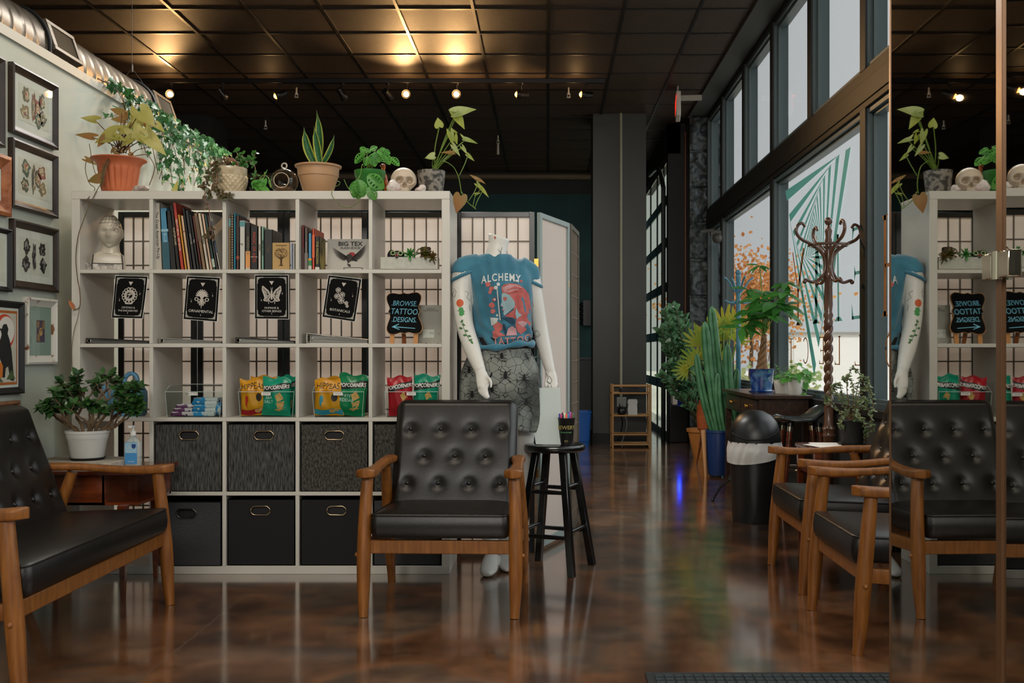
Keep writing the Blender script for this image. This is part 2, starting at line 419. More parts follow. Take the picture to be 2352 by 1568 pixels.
area('fill_light', (-.6, -3.1, 3.3), (R(58), 0, 0), 4.2, 1.0, 260, (1, .95, .87))  # added fill behind the camera, a bare light with no fixture
area('fill_light', (-1.0, 3.2, 3.74), (0, 0, 0), 1.6, .6, 40, (1, .88, .72))  # added overhead fill, no fixture modelled
area('fill_light', (-1.2, 6.8, 3.74), (0, 0, 0), 1.4, .6, 110, (1, .97, .92))  # added light behind the paper screens, brightens them and the back area
def spotl(name, loc, to, e, col, ang, blend=.5, size=.05):
    l = bpy.data.lights.new(name, 'SPOT'); l.energy = e; l.color = col; l.spot_size = R(ang); l.spot_blend = blend; l.shadow_soft_size = size
    o = bpy.data.objects.new(name, l); COL.objects.link(o); o.location = loc; o.rotation_euler = (Vector(to) - Vector(loc)).to_track_quat('-Z', 'Y').to_euler()
def sunl(rot, e, col):
    l = bpy.data.lights.new('sun', 'SUN'); l.energy = e; l.color = col; l.angle = R(2)
    o = bpy.data.objects.new('sun', l); COL.objects.link(o); o.rotation_euler = rot
sunl(Vector((.45, .55, -.7)).to_track_quat('-Z', 'Y').to_euler(), 3.0, (1, .95, .88))
# ================================================================== CHAIRS
def rrect(hx, hy, r, z, n=5):
    pts = []
    for cx, cy, a0 in ((hx - r, hy - r, 0), (-hx + r, hy - r, pi / 2), (-hx + r, -hy + r, pi), (hx - r, -hy + r, 1.5 * pi)):
        for k in range(n + 1):
            a = a0 + pi / 2 * k / n; pts.append(Vector((cx + r * cos(a), cy + r * sin(a), z)))
    return pts
def pillow(mb, hx, hy, z0, z1, r=.03, crown=.015, c=(0, 0, 0)):
    rg = []; h = z1 - z0
    for ins, z in ((.03, z0), (.008, z0 + .004), (0, z0 + .02), (-.004, z0 + h * .5), (0, z1 - .012), (.004, z1 - .004), (.012, z1)):
        rg.append(rrect(hx - ins, hy - ins, max(r - ins, .004), z))
    for s, zz in ((.9, .55), (.75, .85), (.5, .97), (.2, 1)):
        rg.append([Vector((p.x * s, p.y * s, z1 + crown * zz)) for p in rrect(hx - .012, hy - .012, r, 0)])
    mb.loft([[p + Vector(c) for p in q] for q in rg])
def make_chair(W, label, group, cat='armchair', name='lounge_armchair'):
    t = thing(name, label, cat, group=group)
    for s in (-1, 1):
        pts = [(s * W, -.30, 0), (s * (W + .002), -.292, .08), (s * (W + .003), -.28, .25), (s * W, -.263, .43), (s * (W - .007), -.25, .558)]
        lg = MB().tube(spl(pts, 4), [lerp(.019, .0285, sm(i / 8)) if i < 9 else lerp(.0285, .023, (i - 8) / 8) for i in range(17)], 14).build('leg', WOOD, t, smooth=60)
        MB().sph((s * (W + .031), -.281, .245), .0095, 8, 6).build('bolt', WOOD, lg, smooth=60)
        pts = [(s * (W + .004), .315, 0), (s * (W + .002), .27, .12), (s * W, .215, .28), (s * (W - .006), .15, .44), (s * (W - .01), .105, .558)]
        MB().tube(spl(pts, 4), [lerp(.018, .027, sm(i / 8)) if i < 9 else lerp(.027, .021, (i - 8) / 8) for i in range(17)], 14).build('leg', WOOD, t, smooth=60)
        a = MB(); rings = []
        for k in range(25):
            q = k / 24; y = lerp(-.318, .235, q)
            wd = .037 * sqrt(max(0.02, 1 - max(0, (.05 - q) / .05) ** 2)) * (1 - .38 * sm(q, .1, .5) + .25 * sm(q, .65, 1)) * sqrt(max(.04, 1 - max(0, (q - .95) / .05) ** 2))
            zt = .592 - .012 * sin(pi * min(1, q / .7)) + .004 * q; th = .034 - .006 * sm(q, .1, .4)
            xc = s * (W - .006 - .012 * sm(q, .5, 1)); rr = min(.009, wd * .6)
            rings.append([Vector((xc + p.x, y, zt - th / 2 + p.y)) for p in rrect(wd, th / 2, rr, 0, 3)])
        a.loft(rings); a.build('arm', WOOD, t, smooth=50)
        r_ = MB(); r_.loft([[Vector((s * (W - .004) + p.x, y, z + p.y)) for p in rrect(.012, .026, .005, 0, 2)] for y, z in ((-.275, .278), (-.05, .262), (.20, .245))]); r_.build('side_rail', WOOD, t, smooth=40)
    MB().b2((-W, -.28, .249), (W, -.256, .303)).build('front_rail', WOOD, t, bevel=.004)
    MB().b2((-W, .20, .23), (W, .222, .28)).build('rear_rail', WOOD, t, bevel=.004)
    hx = W - .026
    c = MB(); pillow(c, hx, .255, 0, .098, .03, .016)
    st = Matrix.Translation((0, -.052, .303)) @ Matrix.Rotation(R(-2.2), 4, 'X'); M3 = st
    c.v = [M3 @ v for v in c.v]; se = c.build('seat_cushion', LEATHER, t, smooth=50)
    MB().tube([M3 @ p for p in rrect(hx - .003, .252, .027, .094)], .0048, 6, closed=True).build('piping', LEATHER, se, smooth=60)
    # buttoned back
    hw, H = W - .028, .545; hh = H / 2; nb = max(4, round((2 * hw) / .138))
    btn = []
    for row, (v, nn) in enumerate(((.40, nb), (.275, nb - 1), (.150, nb))):
        for k in range(nn): btn.append(((k - (nn - 1) / 2) * .1375, v))
    def corner(x, y, r=.04):
        dx, dy = abs(x) - (hw - r), abs(y) - (hh - r)
        if dx > 0 and dy > 0:
            s = max(dx, dy) / sqrt(dx * dx + dy * dy); x = math.copysign(hw - r + dx * s, x); y = math.copysign(hh - r + dy * s, y)
        return x, y
    nu = int(56 * W / .3)
    def front(u, v):
        uu = u * 2 - 1; vv = v * 2 - 1
        uu = math.copysign(1 - (1 - abs(uu)) ** 1.25, uu); vv = math.copysign(1 - (1 - abs(vv)) ** 1.25, vv)
        e = min((1 - abs(uu)) * hw, (1 - abs(vv)) * hh); x, y = corner(uu * hw, vv * hh)
        z = .052 * sm(e, -.012, .035) ** .6
        z -= .052 * sm(0, -.012, .035) ** .6 * (1 - sm(e, 0, .004))
        yb = y + hh
        for bx, bv in btn:
            d2 = (x - bx) ** 2 + (yb - bv) ** 2
            if d2 < .02: z -= .015 * math.exp(-d2 / .00055) + .004 * math.exp(-d2 / .0028)
        return Vector((x, yb, z))
    Mb = Matrix.Translation((0, .128, .325)) @ Matrix.Rotation(R(90 - 21), 4, 'X')
    b = MB(); b.T = Mb; b.grid(front, nu, 46)
    def back(u, v):
        x, y = corner((1 - u * 2) * hw, (v * 2 - 1) * hh); e = min(min(u, 1 - u) * 2 * hw, min(v, 1 - v) * 2 * hh)
        return Vector((x, y + hh, -.02 * sm(e, 0, .03)))
    b.grid(back, 24, 20); bk = b.build('backrest', LEATHER, t, smooth=70)
    pp = MB(); pp.T = Mb; pp.tube([Vector((p.x, p.y + hh, .001)) for p in rrect(hw, hh, .04, 0)], .005, 6, closed=True); pp.build('piping', LEATHER, bk, smooth=60)
    for bx, bv in btn:
        q = MB(); q.T = Mb; q.sph((bx, bv, .0355), (.0105, .0105, .008), 12, 8); q.build('button', LEATHER, bk, smooth=60)
    for x in (-hw * .6, hw * .6):
        fr = MB(); fr.T = Mb; fr.b2((x - .025, -.08, -.04), (x + .025, .50, -.02)); fr.build('back_slat', WOOD, t, bevel=.004)
    return t
GC = 'buttoned black leather lounge seats'
ch = make_chair(.303, 'black leather lounge armchair facing us in front of the white shelf', GC)
ch.location = (-.424, 4.275, 0); ch.rotation_euler[2] = R(-2)
c2 = copy_tree(ch); c2.location = (1.385, 3.79, 0); c2.rotation_euler[2] = R(-90)
c2['label'] = 'lounge armchair side-on by the mirror, whose front leg stands nearest the black mat'
c3 = copy_tree(ch); c3.location = (1.415, 4.66, 0); c3.rotation_euler[2] = R(-90)
c3['label'] = 'lounge armchair side-on between the black bin and the armchair by the mirror'
lv = make_chair(.59, 'wide black leather two-seat bench with wooden arms along the pale wall', GC, cat='loveseat', name='lounge_loveseat')
lv.location = (-1.885, 3.59, 0); lv.rotation_euler[2] = R(90)

# ================================================================== WHITE CUBE SHELF
SX0, SX1, SY0, SY1 = -2.272, -.467, 4.75, 5.13
TO, TI = .039, .018
CW = (SX1 - SX0 - 2 * TO - 4 * TI) / 5; SH = 1.828; CH = (SH - 2 * TO - 4 * TI) / 5
def cellx(c): x = SX0 + TO + c * (CW + TI); return x, x + CW
def cellz(r): z = SH - TO - r * (CH + TI); return z - CH, z            # r=0 top row
sh = thing('cube_shelf', 'tall white five by five cube shelf holding books, posters and bins', 'shelf', (SX0 / 2 + SX1 / 2, SY0, 0))
sx = sh.location.x
def sb(name, lo, hi): return MB().b2((lo[0] - sx, lo[1] - SY0, lo[2]), (hi[0] - sx, hi[1] - SY0, hi[2])).build(name, WHITEL, sh, bevel=.0015, bseg=1)
sb('top_board', (SX0, SY0, SH - TO), (SX1, SY1, SH)); sb('bottom_board', (SX0, SY0, 0), (SX1, SY1, TO))
sb('side_panel', (SX0, SY0, TO), (SX0 + TO, SY1, SH - TO)); sb('side_panel', (SX1 - TO, SY0, TO), (SX1, SY1, SH - TO))
for r in range(1, 5):
    z = cellz(r)[1]; sb('shelf_board', (SX0 + TO, SY0 + .001, z), (SX1 - TO, SY1, z + TI))
for r in range(5):
    z0, z1 = cellz(r)
    for c in range(4):
        x = cellx(c)[1]; sb('divider', (x, SY0 + .001, z0), (x + TI, SY1, z1))
# fabric bins
TWEED = mat('charcoal_tweed', '#191919', .9, col2='#5c5b57', nscale=60, stretch=(3.2, 3.2, .35), ramp=(.38, .75), detail=6)
TWEED2 = mat('charcoal_hatch', '#1b1a18', .9, col2='#55524a', nscale=75, stretch=(1.6, 1.6, .8), ramp=(.38, .75), detail=8)
GREYF = mat('grey_felt', '#2b2c2e', .95, col2='#3b3c3e', nscale=160, detail=6)
BLKF = mat('black_fabric', '#070707', .8)
def stadium(hx, hz, n=8):
    r = hz; pts = []
    for s, a0 in ((1, -pi / 2), (-1, pi / 2)):
        for k in range(n + 1):
            a = a0 + pi * k / n; pts.append((s * (hx - r) + r * cos(a), r * sin(a)))
    return pts
RINGM = mat('ring_metal', '#8f7f6a', .2, metal=1)
def make_bin(c, r, m, label, hx=0, dz=0, dy=0, metal=RINGM, w=None):
    x0, x1 = cellx(c); z0, z1 = cellz(r); w_ = (w or CW - .008) / 2; h = CH - .012 - dz
    t = thing('storage_bin', label, 'bin', ((x0 + x1) / 2, SY0 + .012 + dy, z0), group='fabric bins in the lower rows of the shelf')
    b = MB(); hz = h - .055; a_, e_ = .044, .0185
    for x0_, x1_, z0_, z1_ in ((-w_, hx - a_, 0, h), (hx + a_, w_, 0, h), (hx - a_, hx + a_, 0, hz - e_), (hx - a_, hx + a_, hz + e_, h)): b.b2((x0_, 0, z0_), (x1_, .004, z1_))
    for sx_ in (-1, 1):                                           # rounded ends of the handle slot
        for sz_ in (-1, 1):
            arc = [(hx + sx_ * (a_ - e_ + e_ * sin(pi / 2 * k / 6)), hz + sz_ * e_ * cos(pi / 2 * k / 6)) for k in range(7)]
            b.add([(hx + sx_ * a_, 0, hz + sz_ * e_)] + [(x, 0, z) for x, z in arc], [(0, k, k + 1) if sx_ * sz_ > 0 else (0, k + 1, k) for k in range(1, 7)])
    D = .345
    b.b2((-w_, .0, 0), (-w_ + .004, D, h)).b2((w_ - .004, 0, 0), (w_, D, h)).b2((-w_, D - .004, 0), (w_, D, h)).b2((-w_, 0, 0), (w_, D, .004))
    b.b2((-w_, -.0, h - .003), (w_, .006, h))
    b.build('box', m, t)
    MB().b2((hx - .07, .012, hz - .04), (hx + .07, .016, hz + .04)).build('backing', BLACKM, t)  # black plate behind the slot, stands in for the shade inside the bin
    MB().tube([Vector((a, -.001, e)) for a, e in [(hx + q, hz + s_) for q, s_ in stadium(.046, .0205, 8)]], .0042, 8, closed=True).build('handle_ring', metal, t, smooth=60)
    return t
make_bin(1, 3, TWEED, 'streaky charcoal bin with a slotted handle, right under the basket of blue and purple packs', hx=.003)
make_bin(2, 3, TWEED, 'streaky charcoal bin under the middle snack tray with yellow and teal bags', hx=.012)
make_bin(3, 3, TWEED2, 'cross-hatched charcoal bin under the tray with the green snack bag', hx=.0)
make_bin(4, 3, TWEED2, 'cross-hatched charcoal bin mostly hidden by the armchair back')
make_bin(1, 4, GREYF, 'plain grey felt bin with a dark handle ring on the bottom row', hx=-.005, dz=.018, dy=-.012, metal=mat('dark_ring', '#55524d', .25, metal=1))
make_bin(2, 4, BLKF, 'plain black bin beside the grey felt bin on the bottom row', hx=-.005, dz=.006)
make_bin(3, 4, BLKF, 'plain black bin next to the armchair leg on the bottom row', hx=.01, dz=.006)
make_bin(4, 4, GREYF, 'dark grey bin behind the armchair in the bottom corner of the shelf', dz=.01)

# ================================================================== SHOJI SCREENS
SHOJI = mat('shoji_paper', '#f0ece8', .8, transl=.5)
BARS = mat('shoji_bars', '#6f6559', .6)
def shoji(p0, p1, H=1.80, frame=BLACKP, paper=SHOJI, parent=None, bars=True, nv=7, lower=.0, fw=.028):
    p0, p1 = Vector(p0), Vector(p1); d = p1 - p0; L = d.length; M = Matrix.Translation(p0) @ Matrix.Rotation(atan2(d.y, d.x), 4, 'Z')
    f = MB(); f.T = M
    f.b2((0, -.01, 0), (fw, .01, H)).b2((L - fw, -.01, 0), (L, .01, H)).b2((fw, -.01, H - .027), (L - fw, .01, H)).b2((fw, -.01, .02), (L - fw, .01, .06))
    o = f.build('screen_frame', frame, parent, bevel=.001, bseg=1)
    q = MB(); q.T = M; q.b2((fw, .002, .06), (L - fw, .003, H - .027)); q.build('paper', paper, o)
    if bars:
        g = MB(); g.T = M
        for k in range(1, nv): x = fw + (L - 2 * fw) * k / nv; g.b2((x - .0035, -.006, .06), (x + .0035, .001, H - .027))
        z = H - .027 - .128
        while z > .1: g.b2((fw, -.005, z - .0035), (L - fw, .0015, z + .0035)); z -= .127
        g.build('lattice', BARS, o)
    return o
fs = thing('folding_screen', 'black framed paper folding screen standing behind the white shelf', 'screen', (0, 0, 0))
xs = [P(271, 0, 5.27).x, P(453, 0, 5.27).x, P(652, 0, 5.27).x, P(845, 0, 5.27).x]
for a, b_ in zip(xs[:-1], xs[1:]): shoji((a + .003, 5.27 + .004, 0), (b_ - .003, 5.27, 0), parent=fs, nv=7)
fs2 = thing('folding_screen', 'folding screen behind the mannequin with its end wings turned away', 'screen', (0, 0, 0))
xa = P(858, 0, 5.27).x; xb = P(1228, 0, 5.27).x; xm = P(1046, 0, 5.27).x
shoji((xa, 5.28, 0), (xm - .002, 5.28, 0), parent=fs2, nv=6); shoji((xm + .002, 5.28, 0), (xb, 5.27, 0), parent=fs2, nv=6)
PALEF = mat('screen_back', '#8d9a97', .5); PALEP = mat('screen_back_paper', '#d9cfc6', .8, transl=.3)
shoji((xb + .022, 5.285, 0), (.118, 5.73, 0), parent=fs2, frame=PALEF, paper=PALEP, bars=False)
shoji((.128, 5.745, 0), (.185, 6.15, 0), parent=fs2, nv=6, frame=mat('screen_edge', '#4b4638', .5))
for z in (1.53, .42): MB().b2((xb - .002, 5.255, z - .022), (xb + .02, 5.268, z + .022)).build('hinge', BRASS, fs2)
for z in (1.45, .5): MB().b2((.115, 5.715, z - .02), (.125, 5.73, z + .02)).build('hinge', BRASS, fs2)

# ================================================================== STOOL WITH SIGN AND PENS
STX, STY = .034, 4.88
BLKG = mat('black_gloss_paint', '#0c0d0e', .22, bump=.05, bscale=30, coat=.3)
st = thing('bar_stool', 'black painted wooden stool with a round top beside the armchair', 'stool', (STX, STY, 0))
MB().lathe([(.10, .575), (.140, .576), (.149, .585), (.150, .6), (.146, .609), (.135, .612), (.0, .612)], seg=40).build('seat', BLKG, st, smooth=50)
ft = [Vector((.113, 4.69, 0)), Vector((.221, 4.957, 0)), Vector((-.046, 5.065, 0)), Vector((-.154, 4.80, 0))]
ft = [p - Vector((STX, STY, 0)) for p in ft]; tp = [p * .48 + Vector((0, 0, .58)) for p in ft]
for a, b_ in zip(ft, tp):
    rz = atan2((ft[1] - ft[0]).y, (ft[1] - ft[0]).x); m = MB(); rg = []
    for p, h in ((a, .017), (b_, .0165)):
        rg.append([p + Matrix.Rotation(rz, 3, 'Z') @ Vector(q) for q in ((-h, -h, 0), (h, -h, 0), (h, h, 0), (-h, h, 0))])
    m.loft(rg).build('leg', BLKG, st, bevel=.003)
def at(i, z): q = z / .58; return ft[i].lerp(tp[i], q)
for i in range(4):
    j = (i + 1) % 4
    for z in ((.20, .41) if i % 2 == 0 else (.175, .385)):
        MB().tube([at(i, z), at(i, z).lerp(at(j, z), .5), at(j, z)], [.009, .0115, .009], 10).build('rung', BLKG, st, smooth=50)
# acrylic sign holder with a blank white sheet
sg = thing('sign_holder', 'clear acrylic holder with a white sheet standing on the black stool', 'sign', (0, 0, 0))
bl, br = P(1231, 1020, 4.80), P(1286, 1021, 4.785); tl, trr = P(1209, 891, 4.855), P(1285, 890, 4.84)
def quad(mb, a, b, c, d, th):
    n = (b - a).cross(d - a).normalized() * th; mb.add([a, b, c, d, a + n, b + n, c + n, d + n], [(0, 1, 2, 3), (7, 6, 5, 4), (0, 4, 5, 1), (1, 5, 6, 2), (2, 6, 7, 3), (3, 7, 4, 0)])
bl.z = br.z = .615; q = MB(); quad(q, bl, br + V(.012, 0, 0), trr + V(.004, 0, 0), tl, .002); q.build('sheet', mat('bright_sheet', '#f4f4f4', .5, transl=.3), sg)
q = MB(); o_ = V(0, -.005, 0); quad(q, bl + o_, br + o_ + V(.014, 0, 0), trr + o_ + V(.006, 0, .002), tl + o_ + V(-.003, 0, .002), .0015)
q.b2((bl.x, bl.y - .01, .612), (br.x + .014, bl.y + .075, .6145)); q.build('acrylic', CLEAR, sg)
cupc = P(1301, 1020, 4.80)
cu = thing('paper_cup', 'black paper cup full of markers on the stool', 'cup', (cupc.x, cupc.y, .612))
MB().lathe([(.030, 0), (.031, .002), (.040, .125), (.0425, .128), (.0425, .131), (.039, .131), (.030, .01), (0, .008)], seg=28).build('cup_body', mat('cup_black', '#121110', .45), cu, smooth=50)
LGOLD = mat('gold_print', '#a09252', .5)
def curved_text(s, size, m, parent, rad, z, a0=-pi / 2, **k):
    o = text(s, size, m, parent, Matrix.Identity(4), **k)
    for v in o.data.vertices:
        a = a0 + v.co.x / rad; rr = rad + v.co.z + .0004; v.co = Vector((rr * cos(a), rr * sin(a), z + v.co.y))
    return o
curved_text('BREWERY', .026, LGOLD, cu, .0385, .085, a0=-pi / 2 - .25); curved_text('downtown', .013, mat('print_green', '#4f8a55', .6), cu, .0372, .063, shear=.2, a0=-pi / 2 - .1); curved_text('EST.', .011, LGOLD, cu, .034, .02)
pc = ['#1f6b4a', '#3f8d62', '#7a4bd0', '#d8422f', '#e07a2a', '#e7b8a0', '#2c46b0', '#2b2b30', '#c23b76', '#d9d4c8', '#e2662e', '#3a8fc4', '#8a2f2f', '#b05cc0']
for k in range(14):
    a = 2 * pi * k / 14 + .2; r0 = .012 if k % 2 else .024; r1 = .020 if k % 2 else .034
    p0 = V(r0 * cos(a), r0 * sin(a), .02); p1 = V(r1 * cos(a), r1 * sin(a), .150 + .012 * rnd.random())
    t_ = thing('marker_pen', '%s marker standing in the black cup on the stool' % ['dark green', 'green', 'violet', 'red', 'orange', 'pale pink', 'blue', 'black', 'magenta', 'white', 'bright orange', 'sky blue', 'dark red', 'lilac'][k], 'pen', cu.location, group='markers in the black cup')
    MB().tube([p0, p0.lerp(p1, .75)], .0042, 8).build('barrel', pm('#d8d5cc', .4) if k % 3 else pm(pc[k], .4), t_, smooth=60)
    MB().tube([p0.lerp(p1, .75), p1 - (p1 - p0) * .03, p1], [.0048, .0048, .003], 8).build('cap', pm(pc[k], .35), t_, smooth=60)
# ================================================================== SHELF CONTENTS
Zr = [cellz(r)[0] for r in range(5)]
def px2x(px, Y): return (px - CX) * Y / F
PAGES = mat('book_pages', '#b9ae98', .8, col2='#cbbfa8', nscale=80, stretch=(30, 1, 1))
def book(px0, px1, h, col, lean, label, Y=4.79, z=None, depth=.2, title=None, tcol='#d8d2c4', band=None, cover=None, group=None, tsize=None, lying=None):
    z = Zr[0] if z is None else z
    x0, x1 = px2x(px0, Y), px2x(px1, Y); w = x1 - x0 - .0006
    t = thing('book', label, 'book', (x0, Y, z), group=group, rot=(0, R(-lean), 0))
    m = pm(col, .45); c = .0022 if w > .008 else .0009
    b = MB(); b.b2((0, 0, 0), (c, depth, h)).b2((w - c, 0, 0), (w, depth, h)); b.b2((0, 0, 0), (w, c, h)); b.build('cover', m, t)
    MB().b2((c, c, .003), (w - c, depth - .005, h - .004)).build('pages', PAGES, t)
    if band:
        for i, (a, e, bc) in enumerate(band): MB().b2((.0003, -.0008, h * a), (w - .0003, 0, h * e)).build('spine_band', pm(bc, .5), t)
    if title:
        L_ = text(title, tsize or min(w * .75, .02), pm(tcol, .5), t, Matrix.Translation((w / 2, -.0012, h * .52)) @ RX90 @ Matrix.Rotation(-pi / 2, 4, 'Z'))
        xs = [v.co.z for v in L_.data.vertices]; ln = max(xs) - min(xs)
        if ln > h * .86:
            k = h * .86 / ln
            for v in L_.data.vertices: v.co.z = h * .52 + (v.co.z - h * .52) * k
    if cover:
        MB().b2((w, .006, .006), (w + .0006, depth - .006, h - .006)).build('cover_print', cover, t)
    return t
G1 = 'books leaning on the top row, second cube'
for a in [
    (356.7, 373.0, .322, '#aaa498', 2, 'thick pale grey book with a two-line vertical title at the start of the leaning row', 'The Great American Pin-Up', '#3f3a36', None),
    (375.0, 391.5, .298, '#3d7896', 3, 'light blue photo book leaning beside the thick pale grey one', 'BLUE', '#9fc0cc', [(.0, .45, '#27505c'), (.62, .66, '#7fa6b4')]),
    (392.2, 405.6, .285, '#14110f', 5, 'plain black book between the blue photo book and the black one with cream lettering', None, None, None),
    (406.3, 414.6, .312, '#191411', 6.5, 'black book with cream capitals leaning on the red spine', 'CUSTOM CARS', '#cdb891', None),
    (415.3, 423.8, .325, '#a02f1e', 7, 'bright red tall book with white spine lettering', 'HEAVY METAL  ART BOOK', '#d9cbb8', None),
    (424.5, 430.3, .268, '#bd8427', 7.5, 'thin ochre yellow book right of the red one', None, None, None),
    (431, 438, .263, '#b99a7a', 7.5, 'thin tan book after the ochre one', None, None, [(.7, .72, '#6a4c38')]),
    (438.6, 444, .30, '#141315', 8, 'thin black magazine standing above the tan book', None, None, None),
    (444.6, 452, .288, '#29292b', 8, 'charcoal book with small pale spine letters', 'SKETCHES', '#9a9a94', None),
    (452.6, 459, .268, '#0f0e0f', 8.5, 'black book left of the dark red spine', 'INK', '#b9b6ae', None),
    (459.6, 465, .264, '#5d261f', 8.5, 'thin dark red book in the leaning row', None, None, [(0, .1, '#1a1416')]),
    (465.6, 474, .276, '#7b6144', 9, 'brown book with mottled spine in the leaning row', None, None, [(.5, .95, '#5d4a35')]),
    (474.6, 482, .276, '#c0b39e', 9, 'cream book with black lettering in the leaning row', 'Designs', '#2a2623', None),
    (482.6, 489, .272, '#c7a68f', 9, 'pale pink book beside the cream one', None, None, None),
    (489.6, 496, .27, '#2a423e', 9.5, 'dark green book near the hanging stem', None, None, [(.05, .2, '#9fae9f')]),
    (496.6, 502.4, .268, '#31302e', 10, 'grey black patterned magazine near the divider', 'ZINE', '#b5b2aa', None),
    (503, 507.5, .28, '#b9b5ad', 10.5, 'white photo magazine last in the leaning row', None, None, [(.3, .9, '#3b4a5c')])]:
    book(*a[:5], a[5], title=a[6], tcol=a[7] or '#fff', band=a[8], group=G1)
G2 = 'upright books on the top row, middle cube'
for a in [
    (522, 525.4, .268, '#c4c0b6', 0, 'thin white booklet first against the divider in the middle cube', None, None, None),
    (526, 530.2, .262, '#b08f62', 0, 'thin tan booklet second in the middle cube', None, None, [(.8, .95, '#5c8f92')]),
    (530.8, 536, .272, '#9c8d74', 0, 'spiral bound notebook with a black coil', None, None, [(i / 22 + .01, i / 22 + .026, '#171412') for i in range(22)]),
    (536.8, 542, .274, '#1f7d94', 0, 'bright teal blue thin book', None, None, [(.9, .97, '#0f4c5c')]),
    (542.8, 549.8, .262, '#43221a', 0, 'dark red brown patterned book beside the teal one', None, None, [(.5, .9, '#2b1c18'), (.2, .26, '#8a3a24')]),
    (550.4, 563.2, .238, '#b9b7af', 0, 'white book with a teal square at the top of its spine', 'p', '#4a4742', [(.88, .99, '#4f8486')]),
    (564, 575, .228, '#15130f', 0, 'black book with an orange label on the lower spine', 'REFERENCE', '#7a6f5c', [(.05, .4, '#c98a4e'), (.0, .05, '#b3aa9d')]),
    (575.7, 592, .212, '#141312', 0, 'black book with big red spine letters', 'MAGIC OF ARTS', '#b03a22', [(.29, .31, '#8c8579')]),
    (592.8, 600, .212, '#b7b3a7', 0, 'pale book with a small black spot on the spine', 'AZAN', '#55524b', None),
    (600.8, 606.3, .208, '#7fa894', 0, 'thin mint green book', 'HERBS AND PLANTS', '#33463d', None),
    (607, 626.2, .195, '#1d1f1f', 0, 'thick black hardback behind the small kraft book', 'THE', '#5a4a34', None)]:
    book(*a[:5], a[5], title=a[6], tcol=a[7] or '#fff', band=a[8], group=G2, depth=.17)
# small kraft book facing out, with a tree on its cover
t = thing('book', 'small tan book facing out with a drawn tree on its cover', 'book', (px2x(626.6, 4.79), 4.785, Zr[0]), group=G2, rot=(0, 0, R(-3)))
KR = pm('#b08f5c', .7); TREE = pm('#4a3620', .8)
MB().b2((0, 0, 0), (.082, .002, .131)).b2((0, .002, 0), (.003, .02, .131)).build('cover', KR, t); MB().b2((.003, .002, .002), (.08, .02, .129)).build('pages', PAGES, t)
tr = MB(); tr.T = face(.042, -.0006, .02)
tr.prism([(-.012, 0), (-.004, .006), (-.004, .03), (-.02, .045), (-.003, .04), (0, .055), (.004, .04), (.02, .048), (.005, .03), (.005, .006), (.013, 0)], .0008)
r2 = random.Random(3)
for k in range(170):
    a = r2.random() * 2 * pi; q = sqrt(r2.random()); x, y = .035 * q * cos(a), .062 + .026 * q * sin(a); s = .0012 + .0012 * r2.random()
    tr.prism([(x - s, y), (x, y - s * .6), (x + s, y), (x, y + s * .8)], .0008)
tr.build('tree_print', TREE, t); text('The Giving Earth', .008, TREE, t, face(.042, -.001, .118))
for k, (px, c, lb) in enumerate(((668.6, '#7e93ae', 'pale blue slim book at the end of the middle cube'), (673, '#c9c6bf', 'white slim book against the divider beyond the tan tree book'))):
    book(px, px + 3.6, .129, c, 0, lb, group=G2, depth=.1)
G3 = 'books on the top row beside the flash book'
for a in [
    (693.4, 698.8, .216, '#6d2320', 0, 'thin dark red book first in the row beside the flash book', None, None, [(.0, .5, '#3f1f1c')]),
    (699.5, 707.5, .205, '#4a4038', 0, 'grey brown book with a mottled spine', 'ALMANAC', '#9c948a', [(.0, .4, '#6f6860')]),
    (708.2, 716.2, .178, '#3f81a5', 0, 'blue book with orange and green on the lower spine', None, None, [(.26, .32, '#c98a2c'), (.12, .26, '#2f7a4a'), (0, .12, '#b8b5ac')]),
    (716.9, 723.2, .2, '#b8401f', 0, 'vivid orange red book beside the blue one', None, None, [(.3, .85, '#c75a33')])]:
    book(*a[:5], a[5], title=a[6], tcol=a[7] or '#fff', band=a[8], group=G3)
book(723.8, 734, .162, '#15130d', 0, 'black book with yellow spine letters and a gold painted cover', title='THE MAGICIAN', tcol='#a89c3a', group=G3, depth=.13, band=[(.01, .09, '#c9c4b8')],
     cover=mat('gold_cover', '#2c2410', .5, col2='#9c8a30', nscale=16, ramp=(.4, .6)))
